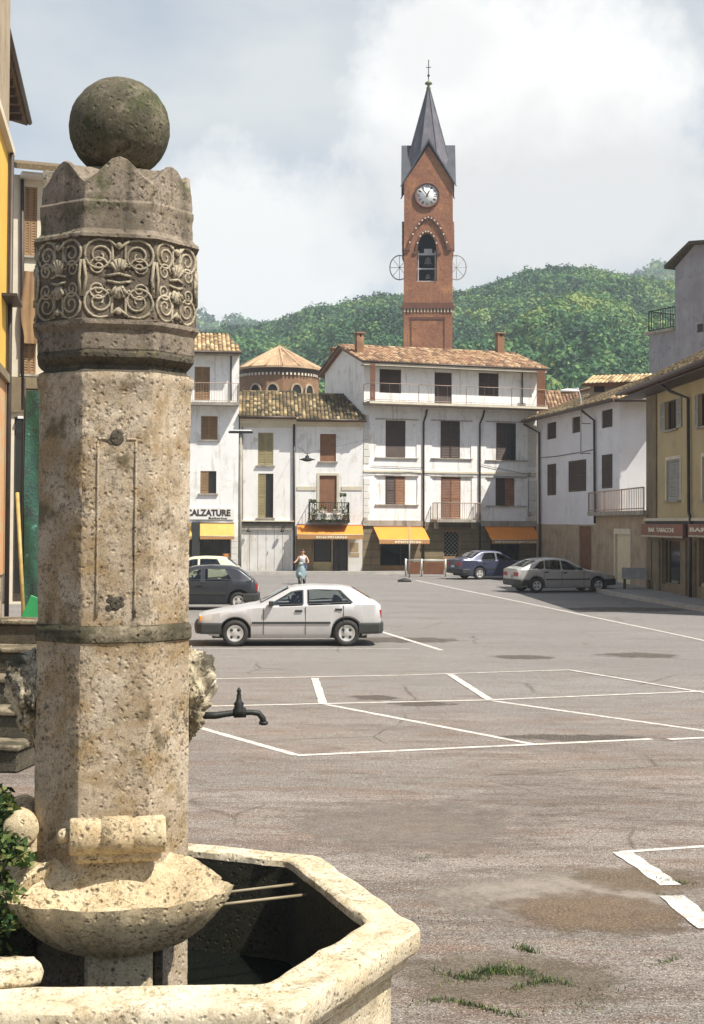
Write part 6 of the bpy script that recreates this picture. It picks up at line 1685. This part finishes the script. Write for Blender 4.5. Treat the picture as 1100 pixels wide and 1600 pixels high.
# scroll relief on the band
def spiral(cx_, cz_, r, turns, a0, dirn, tail=None, n=34):
    P = []
    for i in range(n):
        t = i / (n - 1); a = a0 + dirn * turns * 2 * math.pi * t; rr = r * (1 - .86 * t); P.append((cx_ + rr * math.cos(a), cz_ + rr * math.sin(a)))
    return (tail or []) + P
zB0, zB1 = zf(518), zf(395); zm_ = (zB0 + zB1) / 2; hB_ = zB1 - zB0
def scroll(q):
    q.mat('relief'); a = 122.5 * SC * K; m = a * .447
    for i in range(8):
        ang = (i // 2) * math.pi / 2 + (math.pi / 4 if i % 2 else 0)
        if i % 2: hwid = (a - m) / math.sqrt(2); ap = (a + m) / math.sqrt(2)
        else: hwid = m; ap = a
        q.T = Matrix.Rotation(ang, 4, 'Z')
        R1 = min(hwid * .46, .085); xo = hwid - R1 * 1.02; R2 = R1 * .62
        for sx in (-1, 1):
            for sz in (-1, 1):
                zc1 = zm_ + sz * (hB_ / 2 - R1 * 1.12)
                # big volute, outer sweep joining the centre line
                tail = [(sx * .012, zm_ + sz * (hB_ * .5 - .16)), (sx * hwid * .18, zm_ + sz * (hB_ * .5 - .10)), (sx * (xo - R1 * .75), zc1 + sz * R1 * .85)]
                P = spiral(sx * xo, zc1, R1, 1.9, math.pi / 2 * sz if True else 0, -sx * sz, tail)
                q.tube([(x, -ap - .001, z) for x, z in P], .0105, 6, rs=[.0078 - .003 * k / len(P) for k in range(len(P))])
                zc2 = zm_ + sz * R2 * 1.12
                tail = [(sx * .015, zm_ + sz * .025), (sx * (xo - R2 * .3 - R2), zc2 + sz * R2 * .2)]
                P = spiral(sx * (xo + R1 * .1), zc2, R2, 1.6, math.pi if sx > 0 else 0, -sx * sz, tail, 26)
                q.tube([(x, -ap - .001, z) for x, z in P], .009, 6, rs=[.0068 - .0025 * k / len(P) for k in range(len(P))])
            # connecting stem between upper and lower volutes
            q.tube([(sx * (hwid * .97), -ap - .004, zm_ + hB_ * .22), (sx * (hwid * .90), -ap - .006, zm_), (sx * (hwid * .97), -ap - .004, zm_ - hB_ * .22)], .008, 5)
        # centre palmette and husks
        for sz in (-1, 1):
            for aa in (-50, -25, 0, 25, 50):
                r0 = .05; x = math.sin(R(aa)) * r0; z = zm_ + sz * (.035 + math.cos(R(aa)) * r0 * 1.2); q.tube([(0, -ap, zm_ + sz * .02), (x, -ap - .012, z)], .008, 5, rs=[.005, .011])
            q.tube([(-hwid * .33, -ap - .002, zm_ + sz * .012), (0, -ap - .012, zm_ + sz * .022), (hwid * .33, -ap - .002, zm_ + sz * .012)], .007, 5)
            q.ball((0, -ap - .004, zm_ + sz * (hB_ * .40)), .016, 6)
            q.tube([(-.05, -ap - .003, zm_ + sz * (hB_ * .47)), (0, -ap - .008, zm_ + sz * (hB_ * .36)), (.05, -ap - .003, zm_ + sz * (hB_ * .47))], .008, 5)
    q.T = None
one('scrollwork', scroll, fo_)
# carved panel on the front shaft face
def panel(q):
    a = 116.5 * SC * K; x0, x1 = -.088, .088; z0, z1 = zf(965, 6.6), zf(688, 6.6)
    q.mat('stone')
    for A, B_ in (((x0, z0), (x0, z1 - .01)), ((x1, z0), (x1, z1 - .01)), ((x0, z1), (-.045, z1)), ((.045, z1), (x1, z1))):
        q.tube([(A[0] + .002 * math.sin(t * 3), -a - .002, A[1]) if False else (A[0] + (B_[0] - A[0]) * t / 10, -a - .001, A[1] + (B_[1] - A[1]) * t / 10) for t in range(11)], .007, 5)
    q.mat('stone_dark')
    for zz, s in ((zf(685, 6.6), 1), (zf(945, 6.6), .8)):
        rnd = random.Random(int(zz * 100))
        for k in range(9):
            x = rnd.uniform(-.045, .045) * s; z = zz + rnd.uniform(-.035, .045) * s; q.ball((x, -a + .002, z), rnd.uniform(.012, .020), 6, (1, .22, 1))
        q.ball((0, -a, zz), .034 * s, 8, (1, .18, 1.2))
one('carved_panel', panel, fo_)
# masks with taps
def mask(q):
    q.mat('stone_mask'); q.smooth = True; n, k = 56, 80; V = []
    z1 = zf(1008, 7.1); z0 = zf(1160, 7.1); zc_ = (z0 + z1) / 2; hh = (z1 - z0) / 2
    bumps = [((1, 0, .80), .075, .42), ((1, .5, .50), .035, .22), ((1, -.5, .50), .035, .22), ((1, 0, .12), .05, .16), ((1, .28, .05), -.035, .10), ((1, -.28, .05), -.035, .10), ((1, 0, -.22), .035, .15), ((1, 0, -.42), -.03, .12), ((1, .2, -.6), .02, .15), ((1, -.2, -.6), .02, .15),
             ((.6, .8, .1), .03, .2), ((.6, -.8, .1), .03, .2), ((.5, .8, -.5), .03, .2), ((.5, -.8, -.5), .03, .2)]
    bumps = [(Vector(b[0]).normalized(), b[1], b[2]) for b in bumps]
    for i in range(n + 1):
        th = math.pi * i / n
        for j in range(k):
            a = 2 * math.pi * j / k; d = Vector((math.sin(th) * math.cos(a), math.sin(th) * math.sin(a), -math.cos(th)))
            taper = 1 - .38 * max(0, -d.z)
            e = sum(b * math.exp(-(1 - d.dot(dd)) / (w * w * .6)) for dd, b, w in bumps)
            e += noise.noise(d * 5) * .02 + (abs(noise.noise(d * 9)) - .2) * .045 + noise.noise(d * 22) * .009
            p = Vector((d.x * .085 * taper, d.y * .155 * taper, d.z * hh * .94)) + Vector((d.x * e, d.y * e, d.z * e * .6))
            V.append((p.x, p.y, zc_ + p.z))
    q.add(V, [(i * k + j, i * k + (j + 1) % k, (i + 1) * k + (j + 1) % k, (i + 1) * k + j) for i in range(n) for j in range(k)])
a_ = 117 * SC * K
def tapf(q):
    q.mat('black'); z = zf(1112, 7.1)
    q.tube([(-.03, 0, z - .01), (.06, 0, z - .012), (.12, 0, z - .004), (.18, 0, z), (.24, 0, z), (.275, 0, z - .006), (.295, 0, z - .03), (.30, 0, z - .055)], .014, 10, rs=[.018, .018, .016, .014, .014, .016, .016, .017])
    q.tube([(.15, 0, z), (.21, 0, z)], .026, 10); q.tube([(.288, 0, z - .055), (.312, 0, z - .055)], .012, 8); q.lathe([(.022, z - .062), (.024, z - .048), (.016, z - .046)], 12, (.30, 0, 0))
    q.lathe([(.03, z - .01), (.032, z + .012), (.022, z + .03), (.026, z + .045), (.014, z + .06), (.012, z + .085), (.008, z + .10), (.012, z + .108), (.004, z + .125)], 12, (.175, 0, 0))
for s, ang in ((1, 0), (-1, math.pi)):
    mk_ = one('lion_mask', mask, fo_, loc=(s * (a_ + .005), 0, 0), rz=ang)
    if s > 0:
        tp_ = one('tap', tapf, fo_, loc=(a_ + .09, 0, 0))
# shell bowls
def shell(q):
    q.mat('stone_shell'); q.smooth = True; na, nr = 132, 22
    Rx, Ry = .505, .335; zr = zf(1384, 6.45) ; zh = zf(1338, 6.45)
    top_, bot_ = [], []
    for i in range(na + 1):
        ph = 2 * math.pi * i / na   # 0 = right side, quarter turn = front
        flute = .5 + .5 * math.cos(ph * 32)
        cs_, sn_ = math.cos(ph), math.sin(ph); rim = 1 + .022 * math.cos(ph * 16) + .05 * noise.noise(Vector((cs_ * 2, sn_ * 2, 0))) + .03 * noise.noise(Vector((cs_ * 7, sn_ * 7, 0)))
        rt, rb = [], []
        for j in range(nr + 1):
            t = j / nr; r = t * (1 + (rim - 1) * t)
            x = Rx * r * math.cos(ph); y = -.20 - Ry * r * math.sin(ph)
            dish = -.15 * (1 - t ** 3); hinge = (zh - zr + .13) * math.exp(-(x / .23) ** 2) * max(0, min(1, 1 + (y + .02) / .21)) ** 2.2 + .05 * math.exp(-((abs(x) - .36) / .1) ** 2) * max(0, min(1, 1 + (y + .05) / .3))
            side = .0
            nz = noise.noise(Vector((x * 12, y * 12, 1))) * .009 + noise.noise(Vector((x * 35, y * 35, 4))) * .005 + .006 * math.cos(ph * 32) * t
            z = zr + hinge + dish + side + nz * (1 - .3 * t) - .01 * flute * t
            rt.append((x, y, z))
            tb = t; zb = zr - .215 * (1 - tb ** 2.8) - .055 + nz * .5 - .022 * flute * (1 - t * .3)
            rb.append((x * (.955), (y + .2) * .955 - .2, min(zb, z - .045)))
        top_.append(rt); bot_.append(rb)
    V = [p for r_ in top_ for p in r_] + [p for r_ in bot_ for p in r_]; k = nr + 1; o = (na + 1) * k
    f = [(i * k + j, i * k + j + 1, (i + 1) * k + j + 1, (i + 1) * k + j) for i in range(na) for j in range(nr)]
    f += [(o + i * k + j, o + (i + 1) * k + j, o + (i + 1) * k + j + 1, o + i * k + j + 1) for i in range(na) for j in range(nr)]
    f += [(i * k + nr, o + i * k + nr, o + (i + 1) * k + nr, (i + 1) * k + nr) for i in range(na)]
    q.add(V, f)
def roll(q):
    zc_ = zf(1310, 6.45); rr = .084; xs_ = [(-.222, rr * .9), (-.215, rr), (-.10, rr * .97), (-.082, rr * .88), (-.078, rr * .88), (-.072, rr * 1.03), (.06, rr * 1.03), (.066, rr * .88), (.070, rr * .88), (.088, rr * .97), (.205, rr), (.215, rr * .9)]
    q.mat('stone_shell').lathe([(r_, x) for x, r_ in xs_], 32, (.0, -.075, zc_), 'x'); q.ball((-.245, -.075, zc_ + .005), .034, 10); 
    q.bbox(-.20, .20, -.08, .0, zc_ - .13, zc_, .02)
def pedestal(q):
    q.mat('stone_shell'); q.bbox(-.15, .15, -.30, -.0, .10, zf(1440, 6.2), .015)
    q.mat('stone_dark'); q.bbox(-.17, .17, -.33, .0, .05, .45, .02); q.bbox(.155, .20, -.22, .0, .1, zf(1480, 6.3), .01)
for ang in (0, -math.pi / 2):
    off = Matrix.Rotation(ang, 3, 'Z') @ Vector((0.02, -a_ + .012, 0))
    sh = one('shell_bowl', shell, fo_, loc=off, rz=ang, sharp=50)
    rl = one('scroll_roll', roll, sh); pd = one('pedestal', pedestal, sh)
# basin
BC = Vector((-1.40, 6.86)); loc_ = Matrix.Rotation(-FR_, 2) @ (BC - PC)
ba = empty('dummy', (0, 0, 0)); bpy.data.objects.remove(ba)
BPW = [(-.166, 8.085), (-1.40, 8.58), (-2.45, 8.15), (-2.88, 7.15), (-2.60, 6.1), (-1.78, 5.49), (-.205, 5.575), (.334, 6.69)]
_c = BC; BPL = [Matrix.Rotation(-FR_, 2) @ (Vector(p) - _c) for p in BPW]
def bpoly(d):
    """the basin's outline moved inwards by d"""
    n = len(BPL); out = []
    for i in range(n):
        p0, p1, p2 = BPL[i - 1], BPL[i], BPL[(i + 1) % n]; e0 = (p1 - p0).normalized(); e1 = (p2 - p1).normalized()
        n0 = Vector((-e0.y, e0.x)); n1 = Vector((-e1.y, e1.x)); m = (n0 + n1) / (1 + n0.dot(n1)); out.append(p1 + m * d)
    return out
def octring(prof, mat, name, seed=0, amp=.006):
    mb = MB().mat(mat); mb.smooth = True; V = []; n = None; K_ = 18
    for a, z in prof:
        Q = bpoly(RO - a); P = []
        for i in range(8):
            for j in range(K_):
                t = .5 - .5 * math.cos(math.pi * j / K_) if j else 0; p = Q[i].lerp(Q[(i + 1) % 8], t); corner = max(0, 1 - min(t, 1 - t) / .02)
                v = Vector((p.x, p.y, z)); d = Vector((v.x, v.y, 0)).normalized()
                e = noise.noise(v * 5 + Vector((seed, 1, 0))) * amp + noise.noise(v * 19) * amp * .7 - corner * .008 - max(0, noise.noise(v * 5 + Vector((9, 9, seed))) - .2) * .05 * (z > .7)
                v += d * e; v.z += noise.noise(v * 7) * amp * .6; P.append(v)
        n = len(P); V += P
    mb.add(V, [(r_ * n + j, r_ * n + (j + 1) % n, (r_ + 1) * n + (j + 1) % n, (r_ + 1) * n + j) for r_ in range(len(prof) - 1) for j in range(n)])
    return mb.build(name, fo_, loc=(loc_.x, loc_.y, 0), sharp=35, fix=False)
RO = 1.605
octring([(RO - .12, 0), (RO - .12, .2), (RO - .12, .4), (RO - .12, .60), (RO - .10, .63), (RO - .06, .66)], 'stone_rim', 'basin_wall', 1)
rimp = [(RO - .06, .66), (RO - .05, .70), (RO - .01, .725), (RO, .74), (RO + .002, .80), (RO, .828), (RO - .012, .843), (RO - .035, .848)]
k_ = 8
rimp += [(RO - .035 - (.13) * i / k_, .848 + .002 * math.sin(i)) for i in range(1, k_)] + [(RO - .165, .849), (RO - .175, .860), (RO - .19, .866), (RO - .215, .864), (RO - .23, .852), (RO - .235, .82)]
octring(rimp, 'stone_rim', 'basin_rim', 2, amp=.008)
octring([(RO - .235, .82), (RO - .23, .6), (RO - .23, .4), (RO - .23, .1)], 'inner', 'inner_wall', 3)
M['water'] = glassmat('dark_water', (.006, .008, .006), .08)
def wat(q):
    P = [(p.x, p.y, .30) for p in bpoly(.20)]
    q.mat('water').add(P, [tuple(range(8))])
one('water', wat, fo_, loc=(loc_.x, loc_.y, 0), fix=False)
b1_, b2_ = at(340, 1414, 7.34), at(540, 1391, 7.66); b3_, b4_ = at(345, 1395.5, 7.52), at(532, 1373, 7.86)
Mi = Matrix.Rotation(-FR_, 3, 'Z')
for A, B_ in ((b1_, b2_), (b3_, b4_)):
    def bf(q):
        P = [Mi @ Vector((p.x - PC.x, p.y - PC.y, p.z)) for p in (A, B_)]; d = (P[1] - P[0]).normalized()
        q.mat('barm').tube([P[0] - d * .35, P[1] + d * .04], .0085, 8)
    one('bucket_bar', bf, fo_)
# leafy plant climbing at the left of the basin
pb = Vector((at(-25, 1350, 6.6).x, 6.5)); bu = empty('leafy_bush', (pb.x, pb.y, 0), 0, 'leafy green climbing bush spilling into the basin at the left edge', 'bush')
def buf(q):
    for (px, py, Y, rx, rz_, n) in ((2, 1290, 6.7, .10, .16, 420), (18, 1325, 6.5, .08, .06, 150), (-32, 1400, 6.5, .15, .3, 700), (12, 1400, 6.3, .09, .06, 110), (8, 1440, 6.2, .10, .05, 110), (-20, 1500, 6.3, .13, .10, 260), (-5, 1250, 6.8, .08, .08, 160), (38, 1345, 6.45, .06, .03, 60)):
        c = at(px, py, Y); plant_cloud(q, (c.x - pb.x, c.y - pb.y, c.z), (rx, .14, rz_), n, .026, 'ivy', px + 99)
one('foliage', buf, bu)
one('stem', lambda q: (q.mat('bark').tube([(0, 0, .05), (.02, .05, .6), (.05, .1, 1.1)], .02, 6), q.tube([(0, 0, .05), (-.1, .0, .7), (.0, .1, 1.4)], .016, 6)), bu)
# broken stone block on the rim at far left
def blk(q):
    q.mat('stone_rim'); q.smooth = True; n, k = 20, 28; V = []
    for i in range(n + 1):
        th = math.pi * i / n
        for j in range(k):
            a = 2 * math.pi * j / k; d = Vector((math.sin(th) * math.cos(a), math.sin(th) * math.sin(a), -math.cos(th)))
            s = 1 / max(abs(d.x), abs(d.y), abs(d.z)) ** .55; V.append((d.x * .17 * s, d.y * .15 * s, .03 + d.z * .035 * s + noise.noise(d * 4) * .01))
    q.add(V, [(i * k + j, i * k + (j + 1) % k, (i + 1) * k + (j + 1) % k, (i + 1) * k + j) for i in range(n) for j in range(k)])
bl = at(2, 1545, 5.85); bo = one('loose_stone', blk, None, loc=(bl.x, bl.y, .85), rz=.3); tag(bo, 'loose rounded stone lying on the basin rim at the left edge', 'stone')

# ================================================================== person on a scooter
g = gnd(472, 913); PY = g.y
so = empty('motor_scooter', (g.x, g.y, 0), R(-98), 'pale blue scooter ridden towards the fountain before the low white house', 'scooter')
def scw(x):
    def f(q):
        q.mat('rubber').lathe([(.13, -.045), (.20, -.05), (.235, -.03), (.24, 0), (.235, .03), (.20, .05), (.13, .045), (.13, -.045)], 24, (x, 0, .24), 'y', caps=False); q.mat('rim').lathe([(0, -.03), (.13, -.04), (.13, .04), (0, .03)], 20, (x, 0, .24), 'y')
    return f
one('wheel', scw(.62), so); one('wheel', scw(-.60), so)
def sbody(q):
    q.mat('scooter'); q.smooth = True
    q.tube([(.60, 0, .52), (.58, 0, .44), (.62, 0, .40)], .1, 10)
    n = 10; V = []
    for i in range(n + 1):
        z = .30 + .62 * i / n; w = .20 * math.sin(math.pi * min(1, .25 + i / n * .62)) + .04
        for j in range(9):
            s = j / 8 * 2 - 1; V.append((.36 + .10 * (1 - s * s) + (.92 - z) * .08, s * w, z))
    q.add(V, [(i * 9 + j, i * 9 + j + 1, (i + 1) * 9 + j + 1, (i + 1) * 9 + j) for i in range(n) for j in range(8)])
    q.add([(v[0] - .02, v[1], v[2]) for v in V], [(i * 9 + j, (i + 1) * 9 + j, (i + 1) * 9 + j + 1, i * 9 + j + 1) for i in range(n) for j in range(8)])
    q.bbox(-.1, .40, -.16, .16, .26, .32, .02)
    q.ball((-.42, 0, .50), .26, 10, (1.5, .72, .85)); q.lathe([(.11, -.08), (.10, .02), (.03, .06)], 14, (.50, 0, .86), 'x') if False else None
    q.ball((.66, 0, .50), .17, 8, (1.2, .45, .7))
one('body', sbody, so)
one('seat', lambda q: q.mat('plastic').bbox(-.72, -.05, -.14, .14, .70, .80, .04), so)
one('handlebar', lambda q: (q.mat('scooter').ball((.36, 0, 1.0), .11, 8, (1, 1.1, .9)), q.mat('black').tube([(.28, -.34, 1.04), (.35, -.12, 1.02), (.37, 0, 1.0), (.35, .12, 1.02), (.28, .34, 1.04)], .018, 8), q.tube([(.45, 0, .5), (.37, 0, 1.0)], .03, 8)), so)
one('headlight', lambda q: (q.mat('headl').ball((.46, 0, 1.0), .075, 8, (.5, 1, 1))), so)
# rider (same heading)
pe = None
J = {'pel': ((-.22, 0, .86), .145), 'wst': ((-.20, 0, 1.02), .135), 'chs': ((-.16, 0, 1.22), .15), 'nck0': ((-.14, 0, 1.37), .075), 'nck': ((-.13, 0, 1.45), .052), 'hd0': ((-.115, 0, 1.53), .085), 'hd': ((-.11, 0, 1.60), .095), 'hd1': ((-.12, 0, 1.67), .07)}
bones = [('pel', 'wst'), ('wst', 'chs'), ('chs', 'nck0'), ('nck0', 'nck'), ('nck', 'hd0'), ('hd0', 'hd'), ('hd', 'hd1')]
for s, t in ((1, 'l'), (-1, 'r')):
    J['sh' + t] = ((-.14, s * .17, 1.34), .062); J['el' + t] = ((-.02, s * .30, 1.12), .042); J['wr' + t] = ((.22, s * .33, 1.07), .028); J['ha' + t] = ((.28, s * .33, 1.065), .032)
    bones += [('nck0', 'sh' + t), ('sh' + t, 'el' + t), ('el' + t, 'wr' + t), ('wr' + t, 'ha' + t)]
    J['hp' + t] = ((-.20, s * .10, .82), .10); J['kn' + t] = ((.20, s * .17, .78), .065); J['an' + t] = ((.17, s * .14, .40), .042); J['ft' + t] = ((.30, s * .15, .345), .036)
    bones += [('pel', 'hp' + t), ('hp' + t, 'kn' + t), ('kn' + t, 'an' + t), ('an' + t, 'ft' + t)]
    for fi in range(5):
        if fi < 4: p1 = (.31, s * (.30 + fi * .02), 1.075); p2 = (.335, s * (.30 + fi * .02), 1.045 + .004 * fi); pp = (.315, s * (.30 + fi * .02), 1.022)
        else: p1 = (.27, s * .295, 1.06); p2 = (.28, s * .28, 1.035); pp = (.30, s * .275, 1.02)
        for nm_, p_ in (('a', p1), ('b', p2), ('c', pp)): J['f%s%d%s' % (nm_, fi, t)] = (p_, .009)
        bones += [('ha' + t, 'fa%d%s' % (fi, t)), ('fa%d%s' % (fi, t), 'fb%d%s' % (fi, t)), ('fb%d%s' % (fi, t), 'fc%d%s' % (fi, t))]
names = list(J); me = bpy.data.meshes.new('person'); me.from_pydata([J[k][0] for k in names], [(names.index(a), names.index(b)) for a, b in bones], [])
person = bpy.data.objects.new('person', me); COL.objects.link(person)
sk = person.modifiers.new('skin', 'SKIN'); sk.use_smooth_shade = True; su = person.modifiers.new('sub', 'SUBSURF'); su.levels = 1; su.render_levels = 1
for i, k in enumerate(names):
    v = me.skin_vertices[0].data[i]; v.radius = (J[k][1],) * 2; v.use_root = (k == 'pel')
def personmat():
    m, nt, b = newmat('person_skin'); b.inputs['Base Color'].default_value = (.50, .27, .17, 1); b.inputs['Roughness'].default_value = .6; return m
me.materials.append(personmat())
person.location = so.location; person.rotation_euler = so.rotation_euler; person.scale = (.9,) * 3; so.scale = (.9,) * 3
tag(person, 'person in a white vest and blue trousers riding the pale blue scooter', 'person')
def cloth_piece(name, J2, bones2, mat, extra=.016):
    nn = list(J2); m2 = bpy.data.meshes.new(name); m2.from_pydata([J2[k][0] for k in nn], [(nn.index(a), nn.index(b)) for a, b in bones2], [])
    o = bpy.data.objects.new(name, m2); COL.objects.link(o); o.parent = person; s2 = o.modifiers.new('skin', 'SKIN'); s2.use_smooth_shade = True; s3 = o.modifiers.new('sub', 'SUBSURF'); s3.levels = 1; s3.render_levels = 1
    for i, k in enumerate(nn): v = m2.skin_vertices[0].data[i]; v.radius = (J2[k][1] + extra,) * 2; v.use_root = (i == 0)
    m2.materials.append(M[mat]); return o
T2 = {k: J[k] for k in ('pel', 'wst', 'chs', 'nck0', 'shl', 'shr')}; T2['pel'] = ((-.22, 0, .92), .14); T2['nck0'] = ((-.145, 0, 1.33), .085); T2['shl'] = ((-.14, .15, 1.335), .058); T2['shr'] = ((-.14, -.15, 1.335), .058)
cloth_piece('vest', T2, [('pel', 'wst'), ('wst', 'chs'), ('chs', 'nck0'), ('nck0', 'shl'), ('nck0', 'shr')], 'tank')
T3 = {k: J[k] for k in ('pel', 'hpl', 'knl', 'anl', 'hpr', 'knr', 'anr')}
cloth_piece('trousers', T3, [('pel', 'hpl'), ('hpl', 'knl'), ('knl', 'anl'), ('pel', 'hpr'), ('hpr', 'knr'), ('knr', 'anr')], 'jeans')
def hairf(q):
    q.mat('hair'); q.ball((-.135, 0, 1.645), .098, 12, (1.0, .98, .88)); q.ball((-.175, 0, 1.58), .075, 10)
one('hair', hairf, person)
def facef(q):
    q.mat('hair'); 
    for s in (-1, 1): q.ball((-.025, s * .033, 1.605), .010, 6)
    q.mat('skin'); q.ball((-.015, 0, 1.575), .014, 6, (1, .8, 1.5))
    for s in (-1, 1): q.ball((-.115, s * .095, 1.585), .02, 6, (.8, .5, 1.3))
    q.mat('redlens'); q.box(-.03, -.018, -.02, .02, 1.545, 1.552)
one('face', facef, person)
for s in (1, -1): one('shoe', lambda q: q.mat('plastic').ball((.27, s * .148, .345), .05, 8, (2.2, 1, .8)), person)

# ================================================================== sky and light
az_ = Vector((.84, -.54)).normalized(); EL = R(56)
sd = Vector((az_.x * math.cos(EL), az_.y * math.cos(EL), math.sin(EL)))
sun = bpy.data.lights.new('sun', 'SUN'); sun.energy = 5.0; sun.angle = R(.5); sun.color = (1, .95, .87)
suno = bpy.data.objects.new('sun', sun); COL.objects.link(suno); suno.rotation_euler = sd.to_track_quat('Z', 'Y').to_euler(); suno.location = (20, -20, 40)
w = bpy.data.worlds.new('World'); sc.world = w; w.use_nodes = True; nt = w.node_tree; bg = nt.nodes['Background']
sky = N(nt, 'ShaderNodeTexSky', sky_type='NISHITA'); sky.sun_disc = False; sky.sun_elevation = EL; sky.sun_rotation = math.atan2(az_.x, az_.y); sky.air_density = 1.0; sky.dust_density = 2.0; sky.ozone_density = 1.0
tc = N(nt, 'ShaderNodeTexCoord'); mp = N(nt, 'ShaderNodeMapping'); mp.inputs['Scale'].default_value = (1, 1, 2.2); nt.links.new(tc.outputs['Generated'], mp.inputs[0])
c1 = tnoise(nt, mp.outputs[0], 2.6, 9, .55)
thin = ramp(nt, c1, [(.36, .30), (.62, .95)])
sepd = N(nt, 'ShaderNodeSeparateXYZ'); nt.links.new(tc.outputs['Generated'], sepd.inputs[0])
ahead = ramp(nt, sepd.outputs['Y'], [(.15, .08), (.60, 1.0)])
thin = mix(nt, 1.0, thin, ahead, 'MULTIPLY')
haze_c = mix(nt, thin, sky.outputs[0], (5.6, 5.8, 5.85))
def blob(px, py, rad, soft, sx=1):
    d = ray(px, py).normalized(); sub = N(nt, 'ShaderNodeVectorMath', operation='SUBTRACT'); nt.links.new(tc.outputs['Generated'], sub.inputs[0]); sub.inputs[1].default_value = d
    ml = N(nt, 'ShaderNodeVectorMath', operation='MULTIPLY'); nt.links.new(sub.outputs[0], ml.inputs[0]); ml.inputs[1].default_value = (1 / (rad * sx), 1, 1 / rad)
    ln = N(nt, 'ShaderNodeVectorMath', operation='LENGTH'); nt.links.new(ml.outputs[0], ln.inputs[0])
    nn = N(nt, 'ShaderNodeMath', operation='MULTIPLY_ADD'); nt.links.new(tnoise(nt, tc.outputs['Generated'], 16, 9, .62), nn.inputs[0]); nn.inputs[1].default_value = 1.7; nt.links.new(ln.outputs['Value'], nn.inputs[2])
    ms = N(nt, 'ShaderNodeMath', operation='MULTIPLY'); nt.links.new(nn.outputs[0], ms.inputs[0]); ms.inputs[1].default_value = .4
    return ramp(nt, ms.outputs[0], [(1.55 * .4, 1.0), ((1.55 + soft) * .4, 0.0)])
for px, py, rad, soft, sx, c in ((820, 150, .078, .50, 1.5, (8.0, 7.95, 7.8)), (390, 400, .062, .48, 1.7, (7.4, 7.4, 7.3)), (690, 80, .03, .5, 1.2, (7.2, 7.2, 7.1)), (860, 330, .05, .8, 2.5, (6.2, 6.15, 6.1))):
    f = blob(px, py, rad, soft, sx)
    # the ramp clamps at 1, so scale the distance down first
    haze_c = mix(nt, f, haze_c, c)
nt.links.new(haze_c, bg.inputs['Color']); bg.inputs['Strength'].default_value = .09
sc.view_settings.view_transform = 'Standard'; sc.view_settings.look = 'None'; sc.view_settings.exposure = 0.62; sc.view_settings.gamma = 1.0; sc.view_settings.use_curve_mapping = False
sc.cycles.max_bounces = 5

# ------------------------------------------------------------------ the air
def hazebox():
    m = bpy.data.materials.new('air'); m.use_nodes = True; nt = m.node_tree; nt.nodes.remove(nt.nodes['Principled BSDF'])
    pv = nt.nodes.new('ShaderNodeVolumePrincipled'); pv.inputs['Color'].default_value = (.82, .93, 1.0, 1); pv.inputs['Density'].default_value = .00042
    nt.links.new(pv.outputs[0], nt.nodes['Material Output'].inputs['Volume']); M['air'] = m
    mb = MB().mat(m); mb.box(-930, 930, -80, 1430, -1, 190); o = mb.build('haze', None); tag(o, 'pale blue haze softening the wooded hills behind the town', 'haze', kind='stuff')
hazebox()
